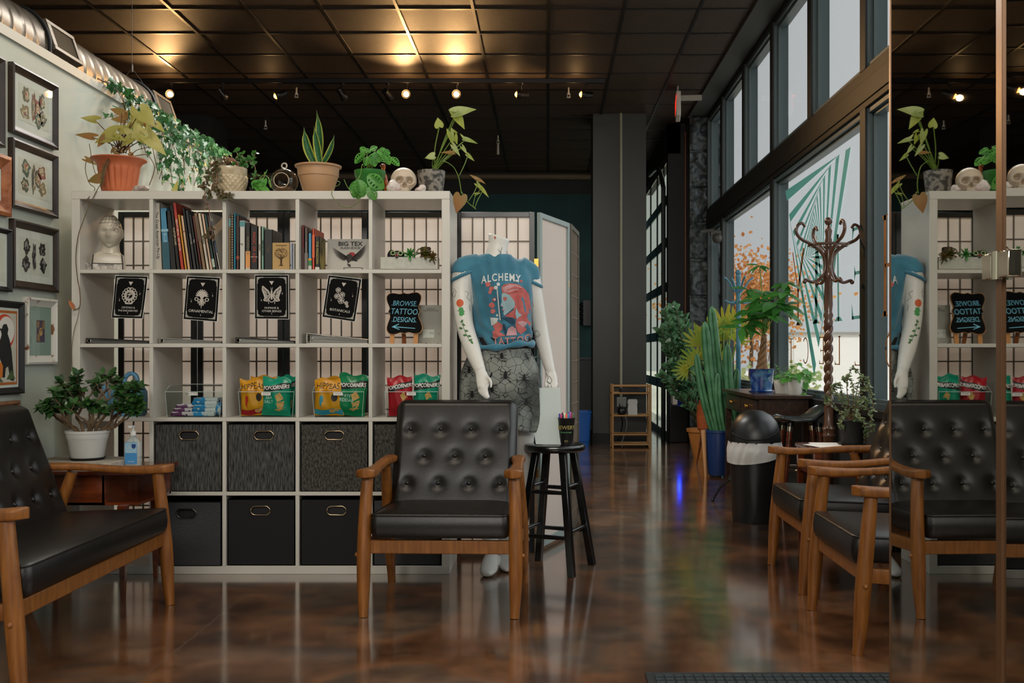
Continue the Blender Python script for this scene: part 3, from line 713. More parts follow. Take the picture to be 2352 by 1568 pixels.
# flash book with a spread eagle
t = thing('book', 'wide white flash book with an eagle over a red sun, facing out', 'book', (px2x(751, 4.93), 4.93, Zr[0]), group=G3, rot=(R(-4), 0, 0))
fw = .255; MB().b2((0, 0, 0), (fw, .006, .167)).build('cover', pm('#b5b2aa', .6), t)
text('BIG TEX', .030, INK, t, face(.114, -.001, .142), xs=1.1, offset=.0006); text('FLASH BOOK', .017, INK, t, face(.114, -.001, .121), shear=.25)
e = MB(); e.T = face(.112, -.0009, .07)
e.prism([(.021 * cos(k * pi / 16) + .01, .021 * sin(k * pi / 16) + .010) for k in range(33)], .0004); e.build('sun_print', pm('#9c1f26', .6), t)
e = MB(); e.T = face(.112, -.0012, .07)
for s in (-1, 1):
    for k in range(13):                                           # wing feathers
        q = k / 12; a = R(lerp(158, 205, q)) if s < 0 else R(lerp(35, -25, q)); L_ = lerp(.075, .03, q ** 1.3) ; bx, by = s * (.012 + .03 * (1 - q)) * .5, .012 - .012 * q
        d = (cos(a), sin(a)); n_ = (-d[1], d[0]); w_ = .0026
        e.prism([(bx - n_[0] * w_, by - n_[1] * w_), (bx + d[0] * L_ * .8 - n_[0] * w_, by + d[1] * L_ * .8 - n_[1] * w_ + .012 * (1 - q)), (bx + d[0] * L_, by + d[1] * L_ + .016 * (1 - q)), (bx + d[0] * L_ * .8 + n_[0] * w_ * .3, by + d[1] * L_ * .8 + n_[1] * w_ * .3 + .013 * (1 - q)), (bx + n_[0] * w_ * .3, by + n_[1] * w_ * .3)], .0004)
e.prism([(-.012, .02), (.006, .022), (.02, .002), (.04, -.012), (.032, -.016), (.02, -.012), (.004, -.014), (-.008, -.026), (-.014, -.012), (-.02, -.002), (-.026, -.004), (-.024, .006)], .0004)
e.prism([(-.014, -.026), (-.006, -.04), (.006, -.042), (.004, -.03)], .0004); e.build('eagle_print', pm('#2a211b', .6), t)
bk = thing('bookend', 'thin black wire bookend in front of the flash book', 'bookend', (px2x(812, 4.88), 4.87, Zr[0]))
MB().tube(spl([(-.044, 0, .001), (-.044, 0, .012), (-.04, 0, .018), (.04, 0, .018), (.044, 0, .012), (.044, 0, .001)], 4), .0016, 6).build('wire', INK, bk)

# ---------------------------------------------------------------- phrenology bust
CERAM = mat('glazed_ceramic', '#b0a797', .28, col2='#b9b0a0', nscale=6, spec=.5)
def head_pts(u, v, W=.055, D=.066, H=.088):
    """u around (0 = +x, .75 = front -y), v from chin to crown"""
    a = 2 * pi * u; t = pi * v; z = -cos(t); r = sin(t)
    x, y = cos(a) * r, sin(a) * r
    jaw = 1 - .30 * sm(-z, .15, 1.0); x *= jaw; y *= (1 - .12 * sm(-z, .3, 1)) if y < 0 else (1 - .35 * sm(-z, 0, .9))
    fr = sm(-y, .2, .9)
    X, Y_, Z = x * W, y * D, z * H
    g = lambda cx, cz, sx_, sz_: math.exp(-((X - cx) / sx_) ** 2 - ((Z - cz) / sz_) ** 2)
    Y_ -= fr * (.022 * g(0, -.020, .0085, .011) + .011 * g(0, -.004, .006, .018) + .007 * g(0, -.044, .015, .006) + .010 * g(0, -.074, .018, .012) + .007 * g(0, .018, .034, .008))
    Y_ += fr * (.011 * g(.021, .002, .012, .008) + .011 * g(-.021, .002, .012, .008) + .007 * g(0, -.058, .014, .005) + .004 * g(0, -.0445, .014, .002))
    return Vector((X, Y_, Z))
bc = P(250, 620, 4.86); bz = Zr[0]
t = thing('phrenology_bust', 'glazed white head bust with brain map drawing, black edged base', 'bust', (bc.x, 4.865, bz), rotz=R(14))
bs = MB(); bs.grid(lambda u, v: head_pts(u, v) + V(.006, -.005, .187), 40, 36, closed_u=True)
bs.loft([[Vector((p.x + o, p.y + oy, z)) for p in rrect(hx, hy, min(hx, hy) * .95, 0, 6)] for hx, hy, z, o, oy in ((.040, .042, .15, .004, .01), (.041, .043, .125, .003, .008), (.045, .044, .10, .002, .004), (.056, .046, .084, 0, 0))])
bs.loft([[Vector((p.x, p.y, z)) for p in rrect(hx, hy, .01, 0, 3)] for hx, hy, z in ((.070, .047, .0), (.069, .047, .045), (.066, .046, .070), (.060, .044, .082), (.045, .04, .092))])
bs.build('head', CERAM, t, smooth=55)
for s in (-1, 1): MB().sph((.006 + s * .053, .006, .184), (.007, .014, .024), 10, 8).build('ear', CERAM, t, smooth=60)
l = MB()
l.tube([(-.069, -.0478, .0), (-.069, -.0478, .035), (-.064, -.0468, .078)], .0022, 5).tube([(.069, -.0478, 0), (.069, -.0478, .035), (.064, -.0468, .078)], .0022, 5).tube([(-.069, -.048, .034), (.069, -.048, .034)], .002, 5)
l.build('black_edging', INK, t)
MB().b2((-.066, -.0482, .002), (.066, -.047, .032)).build('label_plate', mat('mirror_label', '#77726a', .45, metal=.3, col2='#a8a299', nscale=90), t)
text('PHRENOLOGY', .011, INK, t, face(-.005, -.0488, .027))
ln = MB()
def hp(u, v): p = head_pts(u, v); n_ = p.normalized() * .0008; return p + n_ + V(.006, -.005, .187)
for v in (.66, .74, .83): ln.tube([hp(.52 + .44 * k / 16, v) for k in range(17)], .0009, 4)
for u in (.60, .70, .76, .82, .87, .92, .97): ln.tube([hp(u, .66 + .27 * k / 8) for k in range(9)], .0009, 4)
r3 = random.Random(5)
for k in range(26):
    u, v = .80 + .17 * r3.random(), .55 + .3 * r3.random(); ln.tube([hp(u + .012 * cos(q), v + .02 * sin(q)) for q in (0, 1.2, 2.6, 4)], .0007, 4)
ln.tube([hp(.86 + .035 * cos(2 * pi * k / 16), .53 + .03 * sin(2 * pi * k / 16)) for k in range(16)], .0009, 4, closed=True)
ln.build('drawn_lines', pm('#5a5146', .6), t)
def rock(name, label, cat, loc, s, m, seed, rot=0, group=None, lumps=5):
    r_ = random.Random(seed); b = MB(); dirs = [(Vector((r_.gauss(0, 1), r_.gauss(0, 1), r_.gauss(0, 1))).normalized(), .1 + .3 * r_.random()) for _ in range(22)]
    def fn(u, v):
        p = Vector((sin(pi * v) * cos(2 * pi * u), sin(pi * v) * sin(2 * pi * u), -cos(pi * v))); k = 1
        for d, a in dirs: k += a * max(0, p.dot(d) - .75) * 3.2
        k *= .8; return Vector((p.x * s[0] * k, p.y * s[1] * k, max(-s[2] * .75, p.z * s[2] * k) + s[2] * .75))
    b.grid(fn, 26, 18, closed_u=True); o = b.build(name, m, smooth=25); o.location = loc; o.rotation_euler[2] = rot
    return tag(o, label, cat, group)
QUARTZ = mat('milky_crystal', '#b7aaa0', .45, col2='#7f7068', nscale=30, bump=.5, bscale=60)
PALECR = mat('pale_crystal', '#d6cdc6', .4, col2='#bfa9a2', nscale=26, bump=.6, bscale=70, sss=.2)
rock('rough_stone', 'small grey rough stone on the shelf beside the bust', 'stone', (px2x(205, 4.84), 4.84, Zr[0]), (.036, .03, .02), mat('grey_rock', '#6d6a63', .8, col2='#a09c94', nscale=40), 2)

# ---------------------------------------------------------------- succulent trough
def succ(mb, c, n_, L, up, spread, seed, rings=3):
    r_ = random.Random(seed)
    for k in range(rings):
        for q in range(n_):
            a = 2 * pi * (q + .5 * (k % 2)) / n_ + r_.random() * .3; e = lerp(.15, 1.25, k / max(1, rings - 1)); d = Vector((cos(a) * cos(e), sin(a) * cos(e), sin(e)))
            if up != (0, 0, 1): d = Vector((0, 0, 1)).rotation_difference(Vector(up)) @ d
            l_ = L * (1 - .25 * k) * (.85 + .3 * r_.random()); s_ = d.orthogonal().normalized(); m_ = len(mb.v)
            mb.tube([Vector(c), Vector(c) + d * l_ * .35, Vector(c) + d * l_ * .75, Vector(c) + d * l_], [l_ * .08, l_ * .16, l_ * .15, .0008], 6, flat=.6)
tp0, tp1 = px2x(874, 4.80), px2x(1005, 4.80)
t = thing('succulent_trough', 'white speckled rectangular planter of small succulents in the top corner cube', 'planter', ((tp0 + tp1) / 2, 4.84, Zr[0]))
tw = (tp1 - tp0) / 2; b = MB()
b.b2((-tw, -.04, 0), (tw, -.034, .064)).b2((-tw, .034, 0), (tw, .04, .064)).b2((-tw, -.034, 0), (-tw + .006, .034, .064)).b2((tw - .006, -.034, 0), (tw, .034, .064)).b2((-tw, -.04, 0), (tw, .04, .006))
b.build('trough', mat('speckled_concrete', '#a3a297', .4, col2='#aeada2', nscale=50, bump=.05), t)
MB().b2((-tw + .006, -.034, .01), (tw - .006, .034, .055)).build('soil', SOIL, t)
GSUC = mat('succulent_green', '#1f5a22', .4, col2='#3f8a34', nscale=30); RSUC = mat('succulent_red', '#3f4a16', .4, col2='#5c3a18', nscale=30); DSUC = mat('succulent_dark', '#24402c', .45, col2='#3d5a3f', nscale=60)
m = MB(); succ(m, (.004, -.03, .075), 7, .042, (0, -.8, .5), 1, 1); m.build('succulent', GSUC, t, smooth=60)
m = MB(); succ(m, (.078, -.028, .078), 8, .046, (.2, -.7, .6), 1, 2); succ(m, (.112, -.038, .062), 7, .036, (.5, -.9, .1), 1, 7); m.tube(spl([(.02, 0, .07), (.04, 0, .105), (.062, 0, .108), (.08, -.02, .085)], 5), .003, 6); m.build('succulent', RSUC, t, smooth=60)
m = MB(); succ(m, (-.062, .0, .06), 7, .055, (0, -.1, 1), 1, 3, 3); m.build('succulent', DSUC, t, smooth=60)
m = MB(); m.sph((-.088, -.01, .072), (.022, .02, .03), 14, 10).sph((-.06, -.02, .075), (.036, .018, .022), 14, 10); pt = m.build('painted_stone', mat('black_painted', '#14161a', .35), t, smooth=60)
m = MB()
for x, z in ((-.078, .084), (-.042, .082)): m.tube([(x + .010 * cos(k * pi / 8), -.0375 - .001, z + .009 * sin(k * pi / 8)) for k in range(16)], .0028, 5, closed=True)
m.build('painted_rings', pm('#8fa66a', .5), pt); MB().tube([(-.06 + .006 * cos(k * pi / 6), -.0385, .070 + .007 * sin(k * pi / 6)) for k in range(12)], .002, 5, closed=True).build('painted_rings', pm('#b5605a', .5), pt)
MB().b2((.05, .0, .055), (.098, .03, .118)).build('brown_block', mat('brown_clay', '#2f2019', .8, col2='#3f2c22', nscale=30), t, bevel=.006)

# ---------------------------------------------------------------- binders on the second row
def binder(px0, px1, y0, d, h, mcov, mpage, label, thick_end='l'):
    x0, x1 = px2x(px0, y0), min(px2x(px1, y0), 9)
    t = thing('ring_binder', label, 'binder', (x0, y0, Zr[1]), group='binders lying on the second row')
    w = x1 - x0; b = MB(); c = .003
    b.b2((0, 0, 0), (w, d, c)).b2((0, 0, 0), (c, d, h))
    tilt = atan2(h * .62, w); b.box((w / 2 * cos(tilt), d / 2, h - sin(tilt) * w / 2), (w, d, c), (0, tilt, 0)); b.build('cover', mcov, t)
    p = MB(); p.add([(c + .012, .006, c), (w - .004, .006, c), (w - .004, .006, c + h * .28), (c + .012, .006, h * .86), (c + .012, d - .004, c), (w - .004, d - .004, c), (w - .004, d - .004, c + h * .28), (c + .012, d - .004, h * .86)], [(0, 1, 2, 3), (7, 6, 5, 4), (0, 4, 5, 1), (3, 2, 6, 7), (1, 5, 6, 2), (0, 3, 7, 4)])
    p.build('sleeves', mpage, t)
    MB().tube([(.012 + h * .3 * cos(k * pi / 8), .004, c + h * .45 + h * .34 * sin(k * pi / 8)) for k in range(16)], .0016, 6, closed=True).build('ring', CHROME, t)
SLV = mat('plastic_sleeves', '#8e8d88', .3, col2='#55544f', nscale=8, stretch=(.5, .5, 60), detail=6); SLV2 = mat('dark_sleeves', '#2a2a29', .3, col2='#6f6e6a', nscale=8, stretch=(.5, .5, 60), detail=6)
binder(198, 340, 4.80, .28, .026, BLACKM, SLV2, 'thin black binder lying in the cube below the bust')
binder(366, 509, 4.80, .28, .026, pm('#8c8a85', .4), SLV, 'grey binder full of sleeves lying below the leaning books')
binder(541, 676, 4.80, .28, .03, BLACKM, SLV, 'black binder with pale sleeves lying below the upright books')
binder(704, 845, 4.80, .28, .05, pm('#b5b2aa', .4), SLV, 'thick white binder lying below the flash book')

# ---------------------------------------------------------------- category posters taped to the shelf edge
FRM = pm('#8d8a82', .6)
def poster(tl, tr, br, bl_, label, lines, art, curl=0):
    Y = 4.742; p = [P(*q, Y) for q in (tl, tr, br, bl_)]
    t = thing('poster', label, 'poster', p[0] * .5 + p[1] * .5, group='black category posters hanging from the shelf edge'); o = Vector(t.location)
    W, H = .150, .2
    def S(x, y, dz=0):                                            # x,y in 0..1 (top-left origin)
        a = p[0].lerp(p[1], x); b = p[3].lerp(p[2], x); q = a.lerp(b, y) - o
        q.y += -.012 * curl * y * y * (x - .2) - dz - .006 * y * y * curl; return q
    def patch(name, m, x0, x1, y0, y1, dz, th=.0008):
        b = MB(); b.grid(lambda u, v: S(lerp(x0, x1, u), lerp(y1, y0, v), dz), 8, 10); return b.build(name, m, t, solid=th)
    patch('paper', PAPER, -.015, 1.015, -.012, 1.012, 0); patch('black_print', pm('#0b0b0b', .8, spec=.12), 0, 1, 0, 1, .0012)
    def flat(mb_v): return [S(x, y, .0024) for x, y in mb_v]
    def line(mb, pts, w=.007, closed=False):
        pts = list(pts); n_ = len(pts)
        for i in range(n_ if closed else n_ - 1):
            a, b = pts[i], pts[(i + 1) % n_]; dx, dy = (b[0] - a[0]) * W, (b[1] - a[1]) * H; l_ = sqrt(dx * dx + dy * dy) or 1; nx, ny = -dy / l_ * w / 2 / W * .15, dx / l_ * w / 2 / H * .15
            mb.add(flat([(a[0] - nx, a[1] - ny), (b[0] - nx, b[1] - ny), (b[0] + nx, b[1] + ny), (a[0] + nx, a[1] + ny)]), [(3, 2, 1, 0)])
    b = MB()
    for sx_, sy_ in ((0, 0), (1, 0), (1, 1), (0, 1)):
        f = lambda x, y: (abs(sx_ - x), abs(sy_ - y))
        b.add(flat([f(.05, .04), f(.27, .04), f(.25, .06), f(.15, .065), f(.09, .11), f(.085, .19), f(.05, .21)]), [(0, 1, 2, 3, 4, 5, 6) if sx_ == sy_ else (6, 5, 4, 3, 2, 1, 0)])
    for x in (.06, .94): line(b, [(x, .2), (x, .8)], .012)
    for y in (.05, .95): line(b, [(.25, y), (.75, y)], .012)
    b.build('border_print', FRM, t)
    b = MB(); b.add(flat([(.43, .135), (.57, .135), (.5, .225)]), [(2, 1, 0)])
    for x, y, s in ((.82, .42, .035), (.19, .58, .035), (.5, .885, .03), (.8, .36, .012), (.17, .53, .012)):
        b.add(flat([(x, y - s), (x + s * .22, y), (x, y + s), (x - s * .22, y)]), [(3, 2, 1, 0)]); b.add(flat([(x - s * .8, y), (x, y - s * .16), (x + s * .8, y), (x, y + s * .16)]), [(3, 2, 1, 0)])
    art(b, line, flat); b.build('illustration', pm('#b2aaa0', .6), t, solid=.0004)
    yy = .80 if len(lines) == 1 else .755
    for s, sz in lines:
        o2 = text(s, sz, pm('#c4c0b8', .6), t, Matrix.Identity(4), ext=0, xs=.95)
        for v in o2.data.vertices: v.co = S(.5 + v.co.x / W, yy - v.co.y / H, .0025)
        yy += .075
    # tape
    patch('tape', CLEAR, .1, .9, -.09, .03, .003, .0004)
def circ(cx, cy, rx, ry, n=24, a0=0, a1=2 * pi): return [(cx + rx * cos(a0 + (a1 - a0) * k / n), cy + ry * sin(a0 + (a1 - a0) * k / n)) for k in range(n + 1)]
def art_crystal(b, L, fl):
    L(b, circ(.5, .46, .14, .105), .035); L(b, circ(.5, .46, .105, .08), .02)
    L(b, [(.38, .62), (.42, .57), (.58, .57), (.62, .62), (.6, .66), (.4, .66), (.38, .62)], .03)
    for s in (-1, 1):
        for k in range(7): a = R(-75 + 25 * k); L(b, circ(.5 + s * .2 * cos(a), .46 + .155 * sin(a), .045, .035, 8), .022)
    r_ = random.Random(2)
    for k in range(22): a = r_.random() * 6.28; q = .07 * r_.random(); L(b, [(.5 + q * cos(a), .46 + q * sin(a)), (.5 + q * cos(a) + .03, .46 + q * sin(a) - .02)], .018)
    for q in (-.02, .0, .02): L(b, [(.45 + q, .275), (.5 + q, .30), (.55 + q, .275)], .014)
def art_orn(b, L, fl):
    for k in range(11):
        a = R(180 + 18 * k); L(b, [(.5, .44), (.5 + .19 * cos(a), .44 + .15 * sin(a))], .03); L(b, circ(.5 + .13 * cos(a), .44 + .1 * sin(a), .02, .016, 6), .015)
    for s in (-1, 1): L(b, circ(.5 + s * .16, .52, .05, .035, 12), .025); L(b, circ(.5 + s * .08, .55, .04, .03, 10), .02); L(b, [(.5 + s * .06, .56), (.5 + s * .05, .66)], .03); L(b, [(.5 + s * .11, .56), (.5 + s * .1, .62)], .02)
    b.add(fl([(.46, .42), (.54, .42), (.53, .6), (.5, .74), (.47, .6)]), [(4, 3, 2, 1, 0)]); L(b, circ(.5, .43, .06, .05, 12), .03)
def art_fly(b, L, fl):
    for s in (-1, 1):
        w = [(.5 + s * .03, .46), (.5 + s * .10, .36), (.5 + s * .27, .25), (.5 + s * .28, .34), (.5 + s * .22, .47), (.5 + s * .2, .53), (.5 + s * .24, .58), (.5 + s * .14, .60), (.5 + s * .06, .52), (.5 + s * .03, .46)]
        L(b, w, .03)
        for q in (.85, .7, .55): L(b, [(.5 + s * .05 + (x - .5 - s * .05) * q, .45 + (y - .45) * q) for x, y in w], .016)
        for x, y in w[1:8]: L(b, [(.5 + s * .04, .45), (x, y)], .014)
        L(b, [(.5 + s * .09, .56), (.5 + s * .09, .66)], .016)
    L(b, [(.5, .36), (.5, .56)], .05); L(b, circ(.5, .57, .07, .05, 10, 0, pi), .022); L(b, [(.47, .28), (.5, .37), (.53, .28)], .012)
def art_bot(b, L, fl):
    for cx, cy, s in ((.36, .32, .07), (.34, .47, .07), (.5, .42, .075), (.49, .56, .09), (.66, .6, .05), (.70, .67, .04)):
        for k in range(5): a = 2 * pi * k / 5 + cx * 9; L(b, circ(cx + s * .6 * cos(a), cy + s * .45 * sin(a), s * .5, s * .4, 10), .016)
        b.add(fl([(cx + s * .2 * cos(-k), cy + s * .16 * sin(-k)) for k in range(6)]), [(0, 1, 2, 3, 4, 5)])
    L(b, [(.36, .38), (.46, .5), (.6, .6), (.7, .64)], .02)
poster((266, 633), (339, 635), (330, 731), (258, 729), 'black poster reading CRYSTALS & THE ENCHANTED hanging below the bust', (('CRYSTALS &', .0125), ('THE ENCHANTED', .0125)), art_crystal, 1)
poster((430, 634), (505, 638), (499, 738), (422, 732), 'black poster reading ORNAMENTAL hanging below the leaning books', (('ORNAMENTAL', .0175),), art_orn, .3)
poster((586, 632), (662, 632), (663, 732), (586, 731), 'black poster reading HUMANS & OTHER BEINGS with a butterfly', (('HUMANS &', .0135), ('OTHER BEINGS', .0135)), art_fly, .1)
poster((755, 632), (830, 641), (815, 738), (741, 727), 'tilted black poster reading BOTANICALS with line drawn blossoms', (('BOTANICALS', .0165),), art_bot, .2)

# ---------------------------------------------------------------- chalkboard sign and flyer
cb = P(926, 788, 4.84)
t = thing('chalkboard_sign', 'small scalloped chalkboard reading BROWSE TATTOO DESIGNS on an easel', 'sign', (cb.x, 4.86, Zr[1]), rot=(R(-6), 0, R(0)))
def scallop(w, h):
    pr = [(0, .5), (.12, .475), (.3, .5), (.42, .49), (.5, .42), (.49, .30), (.42, .14), (.46, .05), (.42, -.04), (.43, -.12), (.49, -.25), (.52, -.38), (.45, -.48), (.3, -.5), (.12, -.465), (0, -.49)]
    q = [Vector((x * w, y * h, 0)) for x, y in pr]; s_ = spl(q, 4); return [(v.x, v.y) for v in s_] + [(-v.x, v.y) for v in s_[-2:0:-1]]
m = MB(); m.T = face(0, 0, .150, roll=R(2)); m.prism(scallop(.170, .205)[::-1], -.006); m.build('board', pm('#b07a42', .6), t)
m = MB(); m.T = face(0, -.001, .150, roll=R(2)); m.prism(scallop(.164, .2), .001); m.build('slate', mat('slate', '#0a0c0d', .8, spec=.12), t)
CH_ = pm('#6fb6cf', .7)
for s, z, sz in (('.BROWSE.', .197, .036), ('.TATTOO.', .157, .04), ('.DESIGNS.', .117, .035)): text(s, sz, CH_, t, face(0, -.0032, z, roll=R(-2)), shear=.15, xs=.8, ext=.0003)
ar = MB(); ar.T = face(0, -.0032, .083); ar.prism([(-.06, 0), (-.025, .016), (-.024, .012), (-.045, .002), (.055, -.006), (.055, -.009), (-.045, -.002), (-.022, -.011), (-.022, -.015)], .0006); ar.build('chalk_arrow', CH_, t)
for x, y in ((-.058, .012), (.058, .012)): m = MB(); m.add([(x - .012, y - .006, .0), (x + .010, y - .006, .0), (x + .010, y + .004, .16), (x - .010, y + .004, .16), (x - .012, y + .002, 0), (x + .010, y + .002, 0), (x + .010, y + .012, .16), (x - .010, y + .012, .16)], [(3, 2, 1, 0), (4, 5, 6, 7), (0, 1, 5, 4), (1, 2, 6, 5), (2, 3, 7, 6), (3, 0, 4, 7)]); m.build('easel_leg', pm('#b07636', .5), t)
MB().box((-.010, .05, .08), (.02, .006, .17), (R(28), 0, 0)).build('easel_leg', pm('#8a4f24', .5), t)
t = thing('flyer_stand', 'clear stand with a white fund flyer behind the chalkboard', 'sign', (px2x(986, 4.93), 4.93, Zr[1]), rot=(R(-5), 0, 0))
MB().b2((-.058, 0, .004), (.064, .001, .193)).build('flyer', pm('#b9afa6', .7), t)
q = MB(); q.b2((-.06, -.003, .001), (.066, -.0015, .196)).b2((-.06, -.003, 0), (.066, .06, .002)); q.build('acrylic', CLEAR, t)
text('MISSOURI\nABORTION FUND', .0095, pm('#3a3532', .6), t, face(.006, -.0005, .170), align='CENTER', ext=.0003)
MB().b2((-.032, -.0015, .03), (.024, -.0005, .072)).build('card', PAPER, t); text('1)', .012, pm('#3a3532', .6), t, face(.045, -.0008, .05), ext=.0003)
m = MB(); m.tube([(.012 + .008 * cos(k * pi / 6), -.0018, .048 + .008 * sin(k * pi / 6)) for k in range(7)], .0012, 4); m.build('card_mark', pm('#5a3b30', .6), t)

# ---------------------------------------------------------------- acrylic trays and snack bags
def tray(px0, px1, label, y0=4.80, txt='SNACKS', d=.27, h=.150, hf=.122):
    x0, x1 = px2x(px0, y0), px2x(px1, y0); w = (x1 - x0) / 2; xc = (x0 + x1) / 2
    t = thing('acrylic_tray', label, 'tray', (xc, y0, Zr[2]), group='clear trays on the third row'); b = MB(); th = .0025; k = .93
    def wall(a, b_, c, d_): quad(b, Vector(a), Vector(b_), Vector(c), Vector(d_), th)
    wall((-w * k, 0, 0), (w * k, 0, 0), (w, -.004, hf), (-w, -.004, hf)); wall((w * k, d, 0), (-w * k, d, 0), (-w, d, h), (w, d, h))
    for s in (-1, 1): b.b2((s * w * k, 0, 0), (s * w * k + s * th, .004, .003)); q = [(s * w * k, 0, 0), (s * w * k, d, 0), (s * w, d, h), (s * w, .05, h), (s * w, -.004, hf)]; vs = [Vector(p) for p in q] + [Vector(p) + V(s * th, 0, 0) for p in q]; b.add(vs, [(0, 1, 2, 3, 4), (9, 8, 7, 6, 5)] + [(i, (i + 1) % 5, 5 + (i + 1) % 5, 5 + i) for i in range(5)])
    b.b2((-w * k, 0, 0), (w * k, d, .003)); b.build('tray_wall', CLEAR, t)
    rm = MB(); q = [(-w, -.004, hf), (-w, .05, h), (-w, d, h), (w, d, h), (w, .05, h), (w, -.004, hf)]
    rm.tube([Vector(p) for p in q], .0018, 5, closed=True); rm.tube([(-w * k, -.001, .0), (-w, -.004, hf)], .0014, 5); rm.tube([(w * k, -.001, .0), (w, -.004, hf)], .0014, 5); rm.build('rim', mat('acrylic_edge', '#c9d3cf', .1, alpha=.55), t)
    MB().b2((-.022, -.0075, hf - .017), (.022, -.0062, hf - .003)).build('label_strip', PAPER, t); text(txt, .0085, INK, t, face(0, -.0078, hf - .010), ext=.0002)
    return t, xc, w
def bag(label, cat, loc, w, h, d, m, rz=0, roll=0, art=None, name='snack_bag', group='snack bags in the clear trays', tilt=0, seed=1):
    t = thing(name, label, cat, loc, group=group, rot=(tilt, roll, rz)); r_ = random.Random(seed); ph = r_.random() * 6
    def S(x, z, off=0, s=-1):                                     # x -1..1, z 0..1
        e = max(0, 1 - abs(x) ** 3.2) * sm(min(z, 1 - z), .01, .28)
        y = d / 2 * e ** .7 + .0035 * sin(x * 7 + z * 5 + ph) * e + .003 * sin(z * 19 + ph * 2) * (1 - e) * .4 * sm(min(z, 1 - z), 0, .05)
        xx = x * w / 2 * (1 - .06 * sin(pi * z)); zz = z * h + .006 * sin(x * 5 + ph) * sm(z, .7, 1)
        return Vector((xx, s * (y + off), zz))
    b = MB(); b.grid(lambda u, v: S(u * 2 - 1, v), 26, 26); b.grid(lambda u, v: S(1 - u * 2, v, 0, 1), 26, 26); bd = b.build('bag_body', m, t, smooth=60)
    def patch(name_, mm, x0, x1, z0, z1, off=.0008, n_=14, fz=None):
        q = MB(); q.grid(lambda u, v: S(lerp(x0, x1, u), lerp(z0, z1, v) + (fz(lerp(x0, x1, u)) if fz else 0), off), n_, n_); return q.build(name_, mm, bd, smooth=60)
    def shape(name_, mm, pts, off=.0014):
        q = MB(); c = (sum(p[0] for p in pts) / len(pts), sum(p[1] for p in pts) / len(pts)); vs = [S(*c, off)]
        for f in (.5, 1): vs += [S(lerp(c[0], x, f), lerp(c[1], z, f), off) for x, z in pts]
        n_ = len(pts); q.add(vs, [(0, 1 + i, 1 + (i + 1) % n_) for i in range(n_)] + [(1 + i, 1 + n_ + i, 1 + n_ + (i + 1) % n_, 1 + (i + 1) % n_) for i in range(n_)]); return q.build(name_, mm, bd)
    def txt(s, size, mm, x, z, off=.0022, rot=0, **k):
        o = text(s, size, mm, bd, Matrix.Rotation(rot, 4, 'Z'), ext=0, **k)
        for v in o.data.vertices: v.co = S(x + v.co.x * 2 / w, z + v.co.y / h, off)
        return o
    if art: art(patch, shape, txt)
    return t
FOIL = dict(rough=.28, spec=.6)
YEL = mat('yellow_foil', '#c78a12', .33, bump=.12, bscale=18); TEALF = mat('teal_foil', '#0f8a6c', .28, bump=.15, bscale=18); GRNF = mat('green_foil', '#0c7a4a', .28, bump=.15, bscale=18); REDF = mat('red_foil', '#a01722', .3, bump=.15, bscale=18)
DK = pm('#2c211a', .5); CHIP = mat('corn_chip', '#b98a4c', .7, col2='#d0a866', nscale=60)
def ell(cx, cy, rx, ry, n=18): return [(cx + rx * cos(2 * pi * k / n), cy + ry * sin(2 * pi * k / n)) for k in range(n)]
def art_h(c2, drop):
    def f(patch, shape, txt):
        patch('band', c2, -.96, .96, .03, .17, fz=lambda x: .025 * sin(x * 4)); txt('HIPPEAS', .040, DK, -.05, .80, xs=.8); txt('chickpea puffs', .010, pm('#8a3a1c', .5), -.1, .68)
        shape('pepper_print', drop, [(-.62, .5), (-.5, .57), (-.36, .5), (-.38, .4), (-.5, .3), (-.45, .2), (-.62, .3)]); shape('pea_print', DK, ell(.42, .5, .22, .11))
        shape('puff_print', CHIP, ell(.25, .13, .2, .05)); shape('puff_print', CHIP, ell(.55, .17, .16, .045))
    return f
def art_p(sub, band=BLACKM):
    def f(patch, shape, txt):
        patch('band', pm('#17201e', .4), -.99, .99, .66, .82, fz=lambda x: .07 * x); txt('POPCORNERS', .0255, WHITE, .02, .745, rot=R(6), shear=.15, xs=.82, offset=.0006)
        txt(sub, .022, pm('#cfe3d8', .5), -.45, .42)
        for pts in ([(.0, .52), (.32, .62), (.62, .46), (.2, .36)], [(.1, .33), (.65, .40), (.6, .25), (.2, .2)], [(-.05, .16), (.5, .25), (.62, .19), (.25, .12)]): shape('chip_print', CHIP, pts)
    return f
t1, x1, w1 = tray(380, 509.5, 'clear tray holding blue and purple wrapped packs on the third row', txt='PADS & TAMPONS')
PUR = mat('purple_wrap', '#5a2a55', .4, col2='#b9b2b4', nscale=34, detail=1, ramp=(.5, .55)); BLU = mat('blue_wrap', '#146a9c', .35, col2='#c3c8c8', nscale=26, detail=1, ramp=(.5, .55)); SKY = mat('skyblue_wrap', '#2f86bc', .35, col2='#b7bfc0', nscale=30, detail=1, ramp=(.48, .55))
def pack(i, lb, m, x, y, z, w, h, d, rz, ry=0):
    b = MB(); pillow(b, w / 2, d / 2, 0, h, .006, .004)
    o = b.build('wrapped_pack', m, smooth=50); o.location = (x, y, Zr[2] + z); o.rotation_euler = (0, ry, rz); tag(o, lb, 'packet', 'wrapped packs in the first clear tray')
for i in range(3): pack(i, 'flat white and purple pack, %s of the purple stack in the clear tray' % ['bottom', 'middle', 'top'][i], PUR, x1 - .065 + .006 * i, 4.86 + .01 * i, .004 + .0175 * i, .105, .012, .075, .1 * i)
pack(3, 'small purple pack standing up behind the purple stack', PUR, x1 - .02, 4.93, .004, .05, .055, .03, .2)
